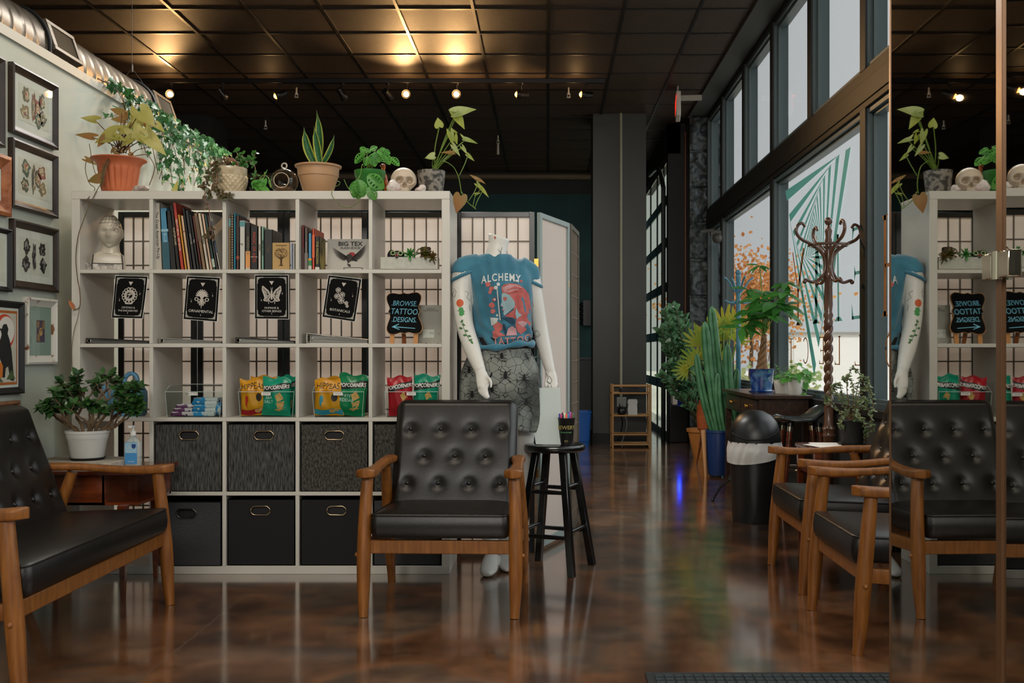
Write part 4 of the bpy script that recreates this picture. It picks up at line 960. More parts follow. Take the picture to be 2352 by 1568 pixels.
for i in range(5): pack(i + 4, 'blue and white pack, %s in the blue stack of the clear tray' % ['lowest', 'second', 'third', 'fourth', 'topmost'][i], BLU if i % 2 else SKY, x1 + .034 + .006 * (i % 3), 4.865 + .008 * i, .004 + .0165 * i, .120, .011, .08, -.08 + .1 * (i % 2), 0)
pack(9, 'white and blue pack standing upright at the end of the clear tray', SKY, x1 + .109, 4.86, .004, .022, .06, .07, 0)
t2, x2, w2 = tray(548, 676, 'clear tray with a yellow bag and a bright teal bag, nearer the window wall')
t2['label'] = 'clear tray with yellow and teal bags in the middle cube of the third row'
zb = Zr[2] + .005
bag('yellow puffs bag with a red pepper in the middle cube tray', 'snack bag', (x2 - .070, 4.85, zb), .135, .178, .05, YEL, rz=R(4), roll=R(-2), art=art_h(REDF, pm('#b8321c', .5)), seed=1)
bag('teal popped chips bag marked SEA SALT in the middle cube tray', 'snack bag', (x2 + .036, 4.838, zb), .145, .184, .05, TEALF, rz=R(-4), roll=R(2), art=art_p('SEA\nSALT'), seed=2)
bag('dark teal bag tucked behind the SEA SALT bag', 'snack bag', (x2 + .068, 4.92, zb), .10, .192, .05, TEALF, art=art_p(''), seed=3)
bag('second yellow bag tucked behind the red pepper bag', 'snack bag', (x2 - .05, 4.93, zb), .13, .19, .05, YEL, seed=4)
t3, x3, w3 = tray(718, 836, 'clear tray with yellow and green bags in the fourth cube of the third row')
bag('yellow puffs bag with a blue pepper in the fourth cube tray', 'snack bag', (x3 - .055, 4.845, zb), .145, .178, .05, YEL, rz=R(2), roll=R(1), art=art_h(pm('#2f8aa0', .4), pm('#2f8aa0', .5)), seed=5)
bag('green white-cheddar bag leaning in the fourth cube tray', 'snack bag', (x3 + .045, 4.85, zb), .148, .200, .05, GRNF, rz=R(-3), roll=R(7), art=art_p('WHITE\nCHEDDAR'), seed=6)
bag('second yellow bag hidden behind the blue pepper bag', 'snack bag', (x3 - .04, 4.93, zb), .14, .186, .05, YEL, seed=7)
t4, x4, w4 = tray(884, 1006, 'clear tray with a red bag and a green bag, partly behind the armchair')
bag('crumpled red snack bag in the tray behind the armchair', 'snack bag', (x4 - .055, 4.85, zb), .125, .19, .055, REDF, rz=R(3), roll=R(-3), art=art_p(''), seed=8)
bag('crumpled teal snack bag in the tray behind the armchair', 'snack bag', (x4 + .055, 4.85, zb), .13, .198, .055, TEALF, rz=R(-6), roll=R(5), art=art_p(''), seed=9)
# ---------------------------------------------------------------- blue watering can behind the jade plant
wc = thing('watering_can', 'light blue plastic watering can on the shelf behind the jade plant', 'watering can', (px2x(296, 4.9), 4.9, Zr[2]))
BLUEC = mat('blue_plastic', '#5e93b6', .4)
m = MB(); m.loft([[Vector((p.x + o, p.y, z)) for p in rrect(hx, hy, min(hx, hy) * .6, 0, 5)] for hx, hy, z, o in ((.07, .055, 0, 0), (.078, .06, .01, 0), (.082, .06, .08, 0), (.078, .056, .12, .002), (.06, .045, .148, .004), (.03, .03, .155, -.01))]); m.build('can_body', BLUEC, wc, smooth=50)
MB().tube(spl([(-.02, 0, .145), (-.018, 0, .185), (.008, 0, .208), (.036, 0, .195), (.045, 0, .15), (.046, 0, .11)], 6), [.0105] * 31, 10).build('handle', BLUEC, wc, smooth=60)
MB().tube(spl([(-.07, 0, .03), (-.10, -.01, .08), (-.115, -.012, .15)], 5), [.016, .015, .014, .013, .012, .011, .011, .01, .01, .01, .012], 10).build('spout', BLUEC, wc, smooth=60)
# ================================================================== PLANTS AND THINGS ON TOP OF THE SHELF
ST = SH
def W_(t): m = MB(); m.T = Matrix.Translation(-Vector(t.location)); return m          # builder in world coordinates
CAMV = V(0, 0, CZ)
def pleaf(m, b_, t_, Y, half, W, fold=.12, droop=.1, dy=0., twist=0):
    a = P(b_[0], b_[1], Y); c = P(t_[0], t_[1], Y + dy); d = c - a
    up = V(0, -1, .35)
    m.leaf(a, d, up, half, d.length, W, droop, fold, twist)
def pstem(m, pts, r, Y=None):
    m.tube(spl([P(p[0], p[1], p[2] if len(p) > 2 else Y) for p in pts], 5), r, 6)
YG = mat('chartreuse_leaf', '#8f8c38', .42, col2='#a39d5c', nscale=14, transl=.3); YB_ = mat('bronze_leaf', '#8a5f33', .5, col2='#7a6a33', nscale=18, transl=.2)
PALEL = mat('pale_green_leaf', '#95a067', .4, col2='#7d9048', nscale=14, transl=.3); GRN = mat('leaf_green', '#2c5a22', .4, col2='#3f7030', nscale=20, transl=.25)
BRIGHT = mat('bright_leaf', '#3c7d2f', .38, col2='#5a983f', nscale=20, transl=.3); IVYM = mat('ivy_leaf', '#1d4a26', .42, col2='#3c7038', nscale=16, transl=.25)
JADE = mat('jade_leaf', '#1c3a1a', .28, col2='#375a2a', nscale=22); TRAILG = mat('trailing_leaf', '#3a4424', .4, col2='#54402c', nscale=24)
TERRA = mat('terracotta_plastic', '#a3532f', .5, col2='#b5623a', nscale=8); BEIGE = mat('beige_plastic', '#a8825f', .5); SAUC = mat('black_saucer', '#121110', .6)
def saucer(t, r, z=0): MB().lathe([(r * .9, z), (r, z + .012), (r * .96, z + .012), (r * .86, z + .004), (0, z + .004)], seg=44, fn=lambda a, zz: 1 + .02 * sin(a * 22)).build('saucer', SAUC, t, smooth=50)
# terracotta pot with arrowhead vine
c = P(273, 438, 4.92)
t = thing('arrowhead_plant', 'yellow-green arrowhead plant in a fluted terracotta pot at the wall end of the shelf top', 'plant', (c.x, 4.92, ST)); o = Vector(t.location)
fl = lambda a, z: 1 + (.075 * (abs(sin(a * 9)) ** .6 - .7) * sm(min(z - .015, .142 - z), 0, .02) if .015 < z < .142 else 0)
MB().lathe([(.072, .008), (.076, .012), (.079, .022), (.082, .04), (.088, .08), (.093, .11), (.096, .125), (.098, .135), (.100, .150), (.112, .168), (.131, .178), (.131, .183), (.110, .176), (.096, .15), (0, .15)], seg=216, fn=fl).build('pot', TERRA, t, smooth=60)
saucer(t, .082); MB().lathe([(.097, .152), (.05, .162), (0, .165)], seg=24, capb=False).build('soil', SOIL, t, smooth=60)
m = W_(t); mb2 = W_(t); sm_ = W_(t)
L1 = [((322, 257), (357, 290), 4.86, 1.0, 0), ((305, 298), (328, 327), 4.84, 1.15, 0), ((262, 309), (214, 325), 4.82, .95, 0), ((219, 276), (183, 267), 4.88, .75, 0), ((342, 315), (381, 356), 4.84, .62, 0), ((360, 286), (378, 303), 4.9, .7, 0),
      ((211, 315), (170, 305), 4.84, .62, 1), ((280, 258), (250, 249), 4.95, .6, 1), ((290, 258), (288, 280), 4.88, .75, 1), ((285, 275), (252, 272), 4.95, .6, 1), ((198, 366), (223, 378), 4.82, .55, 1), ((228, 410), (199, 416), 4.80, .85, 1),
      ((265, 314), (290, 322), 4.80, .8, 0), ((318, 305), (333, 332), 4.9, .8, 0), ((300, 290), (310, 268), 4.92, .9, 0), ((402, 437), (408, 412), 4.86, .5, 0), ((286, 300), (262, 286), 4.86, .9, 0), ((300, 318), (276, 336), 4.82, .8, 0), ((335, 296), (352, 322), 4.84, .8, 0), ((318, 285), (296, 262), 4.9, .9, 0), ((240, 318), (222, 338), 4.82, .7, 1), ((312, 262), (300, 240), 4.92, .7, 0), ((330, 280), (345, 296), 4.96, .8, 1)]
for b_, e_, Y, w_, k in L1: pleaf((m if k == 0 else mb2), b_, e_, Y, ARROW, w_ * 1.3, .2, .12, twist=rnd.uniform(-.4, .4))
r_ = random.Random(4)
for k in range(12): a = (255 + 45 * r_.random(), 335 + 22 * r_.random()); pleaf(mb2, a, (a[0] + r_.uniform(-16, 16), a[1] + r_.uniform(2, 16)), 4.86, LANCE, 1.6)
m.build('leaves', YG, t, smooth=60); mb2.build('bronze_leaves', YB_, t, smooth=60)
for b_, e_, Y, w_, k in L1[:10] + L1[12:15] + L1[16:]:
    s = (277 + r_.uniform(-14, 14), 352); pstem(sm_, [(s[0], s[1], 4.92), ((s[0] + b_[0]) / 2 + 2, (s[1] + b_[1]) / 2 - 4, (4.92 + Y) / 2), (b_[0], b_[1], Y)], .0026)
pstem(sm_, [(262, 358, 4.84), (240, 372, 4.79), (236, 395, 4.78), (232, 420, 4.77), (222, 438, 4.745), (206, 470, 4.735), (192, 505, 4.735), (180, 540, 4.735), (174, 590, 4.735), (178, 640, 4.735), (183, 668, 4.735), (183, 704, 4.735), (168, 712, 4.735)], .0022)
pstem(sm_, [(183, 704, 4.735), (178, 732, 4.735), (170, 760, 4.735), (165, 800, 4.735), (166, 850, 4.735)], .0014)
pstem(sm_, [(199, 366, 4.82), (196, 390, 4.82), (205, 420, 4.80), (218, 434, 4.78), (200, 458, 4.74), (190, 470, 4.74)], .0018); pstem(sm_, [(258, 357, 4.84), (226, 400, 4.8), (215, 385, 4.81), (205, 330, 4.83)], .0018)
pstem(sm_, [(310, 358, 4.86), (338, 356, 4.85), (354, 380, 4.84), (352, 400, 4.84), (343, 425, 4.84)], .0022); pstem(sm_, [(300, 357, 4.86), (316, 344, 4.84), (345, 337, 4.84)], .002)
for k in range(7): pstem(sm_, [(258, 356, 4.84), (238 + 3 * (k % 3), 385, 4.785), (233 + 2 * (k % 2), 410 + 3 * k, 4.78)], .002)
sm_.build('stems', mat('vine_stem', '#4f4a22', .6, col2='#5f3a26', nscale=10), t, smooth=60)
q = W_(t); pleaf(q, (172, 712), (157, 688), 4.735, LANCE, 1.2); q.build('dry_leaf', mat('dry_leaf', '#9a5a2e', .6), t)
cr = P(322, 437, 4.82); rock('crystal_cluster', 'pale crystal lump beside the terracotta pot', 'crystal', (cr.x, 4.82, ST), (.038, .03, .022), QUARTZ, 11)
cr = P(419, 437, 4.86); t = thing('glass_pyramid', 'tiny clear glass pyramid standing near the trailing pot', 'ornament', (cr.x, 4.86, ST))
MB().lathe([(.014, 0), (.004, .055), (.004, .06), (0, .061)], seg=4).build('pyramid', CLEAR, t); MB().tube([(.014, 0, .001), (0, .014, .001), (-.014, 0, .001), (0, -.014, .001)], .001, 4, closed=True).tube([(.014, 0, 0), (.0, 0, .06)], .001, 4).tube([(-.014, 0, 0), (0, 0, .06)], .001, 4).build('edges', BRASS, t)
# ivy trailing along the wall cap
t = thing('ivy_garland', 'dark green ivy trailing along the top of the pale partition wall', 'ivy', (XL + .03, 6.2, 2.475)); m = W_(t); s_ = W_(t); r_ = random.Random(9)
for k in range(26):
    y = lerp(5.25, 7.15, (k + r_.random()) / 26); q = (y - 5.25) / 1.9
    hang = (.30 if q < .2 else .46 if q < .55 else .34 if q < .8 else .24) * (.45 + .55 * r_.random())
    if k in (10, 11): hang = .60
    x = XL + .03; pts = [V(x - .02, y, 2.50), V(x + .03, y + .02, 2.49 - hang * .15), V(x + .05 + .03 * r_.random(), y + r_.uniform(-.1, .1), 2.47 - hang * .55), V(x + .04, y + r_.uniform(-.15, .15), 2.46 - hang)]
    pp = spl(pts, 5); s_.tube(pp, .0022, 5); n_ = int(9 + hang * 44)
    for i in range(n_):
        f = i / n_ * (len(pp) - 1); p = pp[int(f)].lerp(pp[min(int(f) + 1, len(pp) - 1)], f % 1) + V(r_.uniform(0, .035), r_.uniform(-.045, .045), r_.uniform(-.02, .03))
        d = V(r_.uniform(-.1, .6), r_.uniform(-1, 1), r_.uniform(-1.2, .35)); m.leaf(p, d, V(.8, -.7, .4), IVY, r_.uniform(.03, .058), .95, .25, .2, r_.uniform(-.5, .5))
s_.tube(spl([V(XL + .01, 5.2 + .2 * k, 2.487 + .01 * (k % 2)) for k in range(11)], 4), .004, 6)
m.build('foliage', IVYM, t, smooth=60); s_.build('stems', BSTEM, t, smooth=60)
# hobnail pot with trailing succulent
c = P(529, 438, 4.92); t = thing('trailing_succulent', 'cream diamond-textured pot with brownish succulents spilling over the shelf edge', 'plant', (c.x, 4.92, ST))
MB().lathe([(.052, 0), (.058, .004)] + [(lerp(.060, .081, sm(k / 34, -.3, 1)), .006 + .0023 * k) for k in range(38)] + [(.080, .098), (.081, .10), (.081, .138), (.076, .138), (.074, .11), (0, .11)], seg=168, fn=lambda a, z: 1 + (.05 * abs(sin(a * 10 + z * 105) * sin(-a * 10 + z * 105)) ** .7 if .005 < z < .094 else 0)).build('pot', mat('pearl_ceramic', '#a08f72', .2, col2='#b5a68a', nscale=30, spec=.6), t, smooth=40)
MB().lathe([(.074, .112), (0, .12)], seg=20, capb=False).build('soil', SOIL, t)
m = W_(t); s_ = W_(t); r_ = random.Random(21)
def sprig(pts, Y, n_, L_, wr=1.3, jit=.012, mm=None):
    pp = spl([P(p[0], p[1], p[2] if len(p) > 2 else Y) for p in pts], 6); s_.tube(pp, .0019, 5)
    for i in range(n_):
        f = (i + .5) / n_ * (len(pp) - 1); k = int(f); p = pp[k].lerp(pp[min(k + 1, len(pp) - 1)], f - k); tg = (pp[min(k + 1, len(pp) - 1)] - pp[max(k - 1, 0)]).normalized()
        d = (tg * .5 + Vector((r_.gauss(0, 1), r_.gauss(0, 1), r_.gauss(0, 1))).normalized()); (mm or m).leaf(p + d * .004, d, V(0, -1, .4), ROUND, L_ * r_.uniform(.7, 1.2), wr * .6, .1, .12)
sprig([(520, 385, 4.9), (500, 368, 4.86), (482, 385, 4.84), (478, 415, 4.82), (472, 430, 4.8)], 0, 34, .022)
sprig([(525, 383, 4.9), (505, 378, 4.85), (498, 400, 4.82), (497, 430, 4.78), (505, 446, 4.735), (512, 455, 4.735)], 0, 36, .024); sprig([(520, 385, 4.9), (498, 392, 4.84), (488, 420, 4.8), (484, 440, 4.74), (478, 452, 4.735)], 0, 30, .022)
sprig([(530, 383, 4.9), (510, 372, 4.86), (488, 390, 4.84), (470, 420, 4.8), (466, 428, 4.8)], 0, 30, .024); sprig([(498, 436, 4.76), (505, 446, 4.735), (520, 447, 4.735), (530, 452, 4.735)], 0, 22, .022)
sprig([(476, 436, 4.78), (470, 446, 4.74), (472, 462, 4.735), (480, 480, 4.735), (482, 520, 4.735), (478, 545, 4.735)], 0, 8, .02); sprig([(482, 525, 4.735), (476, 536, 4.735), (470, 545, 4.735)], 0, 14, .02); sprig([(480, 515, 4.735), (488, 535, 4.735), (482, 550, 4.735)], 0, 14, .02)
m.build('leaves', TRAILG, t, smooth=60); m = W_(t)
sprig([(535, 383, 4.93), (545, 360, 4.95), (543, 345, 4.96)], 0, 20, .024); sprig([(545, 385, 4.93), (560, 365, 4.95), (565, 372, 4.95), (580, 365, 4.96), (588, 350, 4.96)], 0, 30, .024); sprig([(550, 384, 4.93), (560, 372, 4.95), (555, 355, 4.96)], 0, 22, .022); sprig([(575, 370, 4.96), (586, 385, 4.97), (584, 410, 4.97), (592, 398, 4.97)], 0, 12, .022)
for k in range(4): pstem(s_, [(515 + 3 * k, 385, 4.9), (518 + 3 * k, 366 + 2 * k, 4.86), (535 + 2 * k, 364 + 2 * k, 4.86), (545 + k, 380, 4.88)], .0028)
m.build('upright_leaves', GRN, t, smooth=60); s_.build('stems', mat('pink_stem', '#7a5443', .5), t, smooth=60)
# small pothos between the pots
c = P(592, 438, 4.98); t = thing('small_pothos', 'small low pothos plant between the textured pot and the glass orb', 'plant', (c.x, 4.98, ST)); m = W_(t); s_ = W_(t)
MB().lathe([(.03, 0), (.04, .05), (.042, .052), (.036, .046), (0, .045)], seg=24).build('pot', SAUC, t, smooth=50); r_ = random.Random(31)
for k in range(16): a = (590 + r_.uniform(-10, 12), 425 + r_.uniform(-8, 6)); pleaf(m, a, (a[0] + r_.uniform(-20, 22), a[1] + r_.uniform(-8, 14)), 4.93, HEART, .9, twist=r_.uniform(-.8, .8))
pstem(s_, [(595, 430, 4.95), (606, 408, 4.95), (608, 395, 4.95)], .0028); pstem(s_, [(590, 425, 4.95), (602, 404, 4.95), (616, 408, 4.94), (621, 430, 4.92)], .0026); pleaf(m, (607, 404), (614, 388), 4.95, LANCE, .5); pleaf(m, (607, 412), (606, 434), 4.93, HEART, .8); pleaf(m, (618, 410), (622, 432), 4.93, LANCE, .9)
m.build('leaves', BRIGHT, t, smooth=60); s_.build('stems', STEM, t, smooth=60)
# glass orb terrarium
c = P(653, 406, 4.88); t = thing('glass_orb', 'round clear glass terrarium with an opening and a ring on top', 'terrarium', (c.x, 4.88, ST)); R0 = .066
def orb(u, v):
    a = pi * lerp(.185, .965, v); b_ = 2 * pi * u; return V(R0 * sin(a) * cos(b_), -R0 * cos(a) * 1, R0 * sin(a) * sin(b_) + R0 * .97)
GLASSO = glass_mat('orb_glass', '#e6dccb', .25); m = MB(); m.grid(orb, 40, 28, closed_u=True); m.build('orb', GLASSO, t, smooth=80)
MB().tube([orb(k / 32, 0) for k in range(32)], .0022, 8, closed=True).build('opening_rim', mat('rim_glass', '#b9a88c', .1, alpha=.7), t, smooth=60)
MB().tube([(.0125 * cos(k * pi / 10), 0, .0125 * sin(k * pi / 10) + R0 * 1.97 + .0135) for k in range(20)], .0042, 8, closed=True).build('hanging_ring', mat('ring_glass', '#a9a090', .08, alpha=.75), t, smooth=60)
m = MB(); r_ = random.Random(8); m.sph((0, 0, .022), (.046, .046, .02), 18, 10)
for k in range(30): a = r_.random() * 6.28; q = .03 * r_.random(); m.leaf((q * cos(a), q * sin(a), .036), (cos(a), sin(a), .8), (0, 0, 1), LANCE, .03, 1, .2)
m.build('moss', mat('brown_moss', '#4a3320', .9, col2='#5f4a2c', nscale=60), t, smooth=40)
# snake plant
c = P(731, 438, 4.94); t = thing('snake_plant', 'snake plant with four yellow-edged leaves in a beige pot', 'plant', (c.x, 4.94, ST))
MB().lathe([(.066, .006), (.070, .01), (.088, .072), (.094, .092), (.094, .098), (.099, .100), (.102, .142), (.113, .146), (.114, .154), (.106, .154), (.098, .14), (.095, .13), (0, .13)], seg=56).build('pot', BEIGE, t, smooth=40); saucer(t, .075)
MB().lathe([(.096, .132), (0, .138)], seg=24, capb=False).build('soil', SOIL, t)
SNK = mat('snake_leaf', '#1d4a25', .35, col2='#27603a', nscale=6, stretch=(6, 6, 30)); SNY = mat('yellow_edge', '#9a9a3a', .4)
for b_, e_, Y, w_, l in (((731, 382), (726, 251), 4.97, 19, 1), ((737, 382), (720, 288), 4.90, 17, 0), ((726, 382), (697, 290), 4.93, 20, -1), ((738, 382), (767, 308), 4.92, 13, 1)):
    p0, p1 = P(*b_, Y), P(*e_, Y); d = p1 - p0; wv = V(d.z, 0, -d.x).normalized(); g1 = W_(t); g2 = W_(t)
    def sp(u, v, e0, e1, off):
        prof = (.45 + .55 * sin(pi * min(1, v * 1.15 + .05)) ** .8) * (1 - sm(v, .72, 1.0)) + .0; s = lerp(e0, e1, u); hw = w_ / 2 * Y / F * prof
        p = p0 + d * v + wv * s * hw + wv * l * .012 * sin(pi * v); p.y += .012 * abs(s) * -1 * prof - off + .01 * v; return p
    g1.grid(lambda u, v: sp(u, v, -1, 1, 0), 8, 22); lf = g1.build('leaf', SNK, t, smooth=60, solid=.002)
    for a, b__ in ((-1.02, -.70), (.70, 1.02)): g2 = W_(t); g2.grid(lambda u, v: sp(u, v, a, b__, .0016), 2, 22); g2.build('leaf_edge', SNY, lf, smooth=60)
# swiss cheese vine in the green pot
c = P(850, 438, 4.92); t = thing('swiss_cheese_vine', 'hole-leaved vine in a bright green pot beside the skull', 'plant', (c.x, 4.92, ST))
MB().lathe([(.052, 0), (.056, .003), (.071, .095), (.074, .098), (.077, .125), (.073, .125), (.069, .105), (0, .105)], seg=48).build('pot', mat('green_pot', '#256b25', .4), t, smooth=40); MB().lathe([(.07, .107), (0, .112)], seg=20, capb=False).build('soil', SOIL, t)
m = W_(t); s_ = W_(t); r_ = random.Random(14)
def holey(b_, e_, Y, W, dy=0, twist=0):
    a = P(b_[0], b_[1], Y); c_ = P(e_[0], e_[1], Y + dy); d = (c_ - a); L_ = d.length; d.normalize(); up = V(0, -1, .4); side = d.cross(up).normalized(); n_ = side.cross(d); q = Matrix.Rotation(twist, 3, d); side = q @ side; n_ = q @ n_
    f = lambda x, y: a + d * x * L_ + side * y * W * L_ + n_ * (-.18 * x * x * L_ + .15 * abs(y) * L_)
    hw = lambda x: .34 * sin(pi * min(1, max(0, x * .93 + .05))) ** .75
    for s in (-1, 1):
        xs_ = [i / 12 for i in range(13)]
        for i in range(12):
            x0, x1 = xs_[i], xs_[i + 1]
            for y0, y1 in ((0, .35), (.35, .75), (.75, 1)):
                if y0 == .35 and i in (2, 4, 6, 8): continue
                vs = [f(x0, s * hw(x0) * y0), f(x1, s * hw(x1) * y0), f(x1, s * hw(x1) * y1), f(x0, s * hw(x0) * y1)]; m.add(vs, [(0, 1, 2, 3)])
for b_, e_, Y in (((842, 350), (826, 338), 4.9), ((838, 352), (812, 372), 4.86), ((858, 350), (872, 372), 4.84), ((868, 344), (890, 372), 4.85), ((880, 352), (897, 376), 4.84), ((896, 362), (918, 378), 4.83), ((850, 345), (866, 336), 4.92), ((836, 345), (852, 348), 4.93), ((862, 352), (850, 376), 4.84), ((872, 345), (884, 340), 4.94), ((845, 360), (838, 380), 4.85), ((880, 345), (896, 352), 4.92), ((828, 355), (842, 342), 4.93), ((856, 358), (862, 382), 4.83),
                  ((818, 415), (808, 452), 4.735), ((822, 413), (836, 450), 4.735), ((822, 413), (824, 456), 4.735), ((845, 402), (880, 432), 4.80), ((846, 430), (862, 458), 4.735)): holey(b_, e_, Y, 1.1, twist=r_.uniform(-.5, .5))
for e_ in ((842, 350), (830, 352), (858, 352), (870, 345), (882, 352), (896, 362), (838, 346), (862, 346)): pstem(s_, [(850 + r_.uniform(-12, 12), 388, 4.92), ((850 + e_[0]) / 2, 366, 4.9), (e_[0], e_[1], 4.88)], .002)
pstem(s_, [(838, 386, 4.88), (832, 378, 4.84), (828, 400, 4.80), (820, 415, 4.745)], .002); pstem(s_, [(800, 432, 4.76), (806, 428, 4.75), (812, 438, 4.74), (825, 455, 4.735), (822, 467, 4.735), (800, 477, 4.735), (780, 470, 4.735), (763, 450, 4.735), (762, 440, 4.745), (767, 430, 4.8), (778, 425, 4.82), (780, 418, 4.83), (770, 415, 4.84)], .0014)
pstem(s_, [(790, 412, 4.8), (800, 432, 4.78), (812, 438, 4.75)], .0018)
m.build('leaves', BRIGHT, t, smooth=60); s_.build('stems', STEM, t, smooth=60)
c = P(884, 438, 5.02); t = thing('orange_ornament', 'small orange ornament with dark spots peeking out behind the green pot', 'ornament', (c.x, 5.02, ST)); m = MB()
m.tube(spl([(0, 0, 0), (.012, 0, .05), (.002, 0, .1), (-.008, 0, .145), (-.004, 0, .165)], 6), [.016] * 8 + [.012] * 8 + [.009] * 8 + [.008], 10).sph((-.010, 0, .17), (.014, .010, .010), 10, 8).tube(spl([(.004, 0, .11), (-.03, 0, .12), (-.05, 0, .135)], 5), .007, 8); m.build('figure', mat('amber_glaze', '#a8561a', .25, col2='#3a1c08', nscale=34, ramp=(.5, .66)), t, smooth=60)
# skull
c = P(927, 438, 4.86); t = thing('skull', 'white replica human skull between two pale crystals', 'skull', (c.x, 4.86, ST), rotz=R(13)); k_ = .066
def skull(u, v):
    a = 2 * pi * u; tt = pi * v; z = -cos(tt); r = sin(tt); x, y = cos(a) * r, sin(a) * r
    low = sm(-z, .12, .75); X = x * .063 * (1 - .34 * low); Y_ = y * (.075 if y > 0 else .068) * (1 - .55 * low if y > 0 else 1 - .12 * low); Z = z * (.064 if z > 0 else .068)
    if z < -.55: X *= 1 + .10 * sm(-z, .55, .9)
    fr = sm(-y, .05, .6); g = lambda cx, cz, sx_, sz_, p=1: math.exp(-(((X - cx) / sx_) ** 2 + ((Z - cz) / sz_) ** 2) ** p)
    Y_ += fr * (.042 * g(.024, -.006, .0165, .0145, 2) + .042 * g(-.024, -.006, .0165, .0145, 2) + .030 * g(0, -.029, .009, .013, 1.6) + .008 * g(.043, -.035, .012, .016) + .008 * g(-.043, -.035, .012, .016) + .009 * g(0, -.050, .022, .003, 1.5) * (1 if z > -.97 else 0))
    Y_ -= fr * (.006 * g(0, -.042, .024, .008) + .005 * g(0, -.062, .02, .006) + .005 * g(.036, -.022, .012, .006) + .005 * g(-.036, -.022, .012, .006) + .003 * g(.02, .013, .022, .006) + .003 * g(-.02, .013, .022, .006) + .004 * g(0, -.012, .005, .010))
    return V(X, Y_, Z + .066)
m = MB(); m.grid(skull, 84, 72, closed_u=True); sk = m.build('cranium', mat('bone', '#c6b6a2', .5, col2='#b5a18a', nscale=12, ramp=(.3, .8)), t, smooth=75)
for row, z0, n_ in ((0, .0190, 9), (1, .0115, 9)):
    for k in range(n_): a = lerp(-.62, .62, k / (n_ - 1)); MB().sph((.031 * sin(a), -.0565 * cos(a) * 1.05 - .002, z0), (.0031, .003, .0042), 8, 6).build('tooth', pm('#c9bda8', .4), t, smooth=60)
cr = P(904, 437, 4.82); rock('crystal_cluster', 'large pale pink crystal lump at the green pot side of the skull', 'crystal', (cr.x, 4.80, ST), (.034, .026, .030), PALECR, 5, .6)
cr = P(968, 437, 4.82); rock('crystal_cluster', 'small pale crystal lump between the skull and the grey pot', 'crystal', (cr.x, 4.80, ST), (.030, .024, .018), PALECR, 6, 2)
# arrowhead plant in the grey pot
c = P(991, 438, 4.92); t = thing('arrowhead_plant', 'leggy arrowhead plant in an etched grey pot at the open end of the shelf top', 'plant', (c.x, 4.92, ST))
MB().lathe([(.054, 0), (.056, .003), (.068, .118), (.069, .124), (.065, .124), (.062, .105), (0, .105)], seg=48).build('pot', mat('etched_pot', '#3a3733', .5, col2='#7d776d', nscale=38, ramp=(.46, .56), detail=2, bump=.4, bscale=40), t, smooth=40); MB().lathe([(.063, .106), (0, .11)], seg=20, capb=False).build('soil', SOIL, t)
m = W_(t); mp_ = W_(t); mb2 = W_(t); s_ = W_(t)
for b_, e_, Y, w_, k in [((1048, 258), (1094, 248), 4.84, .85, 1), ((1049, 266), (1068, 296), 4.84, .9, 0), ((1046, 262), (1030, 250), 4.86, 1.1, 1), ((1009, 291), (1005, 269), 4.88, 1.15, 0), ((1034, 304), (1041, 335), 4.84, .7, 0), ((1044, 312), (1050, 332), 4.88, .9, 0), ((1040, 300), (1052, 305), 4.9, .7, 0), ((1070, 320), (1098, 328), 4.82, .6, 1), ((1068, 320), (1056, 305), 4.84, .5, 1), ((997, 358), (975, 362), 4.84, 1.05, 1), ((1040, 351), (1011, 348), 4.86, .55, 2), ((1042, 336), (1057, 359), 4.82, .6, 1), ((1062, 338), (1074, 354), 4.84, .7, 1), ((1075, 356), (1090, 370), 4.84, .6, 0),
                       ((1098, 412), (1078, 400), 4.8, .5, 2), ((1100, 412), (1116, 422), 4.8, .55, 2), ((1096, 423), (1110, 438), 4.8, .7, 0), ((1105, 432), (1124, 453), 4.8, .5, 0), ((1092, 446), (1104, 442), 4.8, .8, 0), ((1058, 450), (1048, 490), 4.74, .95, 2), ((1068, 318), (1060, 312), 4.85, .6, 1)]:
    pleaf((m, mp_, mb2)[k], b_, e_, Y, HEART if w_ > .9 else ARROW, w_ * 1.0, .16, .12, twist=rnd.uniform(-.3, .3))
for e_ in ((1048, 258), (1049, 266), (1009, 291), (1034, 304), (1044, 312), (1070, 320), (997, 358), (1040, 351), (1042, 336), (1062, 338)): pstem(s_, [(993 + rnd.uniform(-6, 8), 392, 4.92), ((e_[0] * 1 + 995) / 2 - 3, (e_[1] + 386) / 2 + 4, 4.9), (e_[0], e_[1], 4.86)], .0026)
pstem(s_, [(1010, 372, 4.9), (1022, 371, 4.87), (1040, 382, 4.84), (1052, 403, 4.8), (1057, 425, 4.78), (1060, 445, 4.74)], .002); pstem(s_, [(1075, 357, 4.84), (1066, 380, 4.82), (1055, 403, 4.8)], .002); pstem(s_, [(1060, 440, 4.76), (1072, 462, 4.77), (1088, 476, 4.78), (1093, 480, 4.78)], .0026)
for a in (((1076, 462), (1090, 440), (1100, 414)), ((1086, 474), (1092, 450), (1105, 434)), ((1090, 478), (1098, 458), (1108, 440))): pstem(s_, [(*p, 4.79) for p in a], .0018)
m.build('leaves', mat('lime_leaf', '#76842a', .4, col2='#8c9440', nscale=14, transl=.3), t, smooth=60); mp_.build('pale_leaves', PALEL, t, smooth=60); mb2.build('bronze_leaves', YB_, t, smooth=60); s_.build('stems', STEM, t, smooth=60)

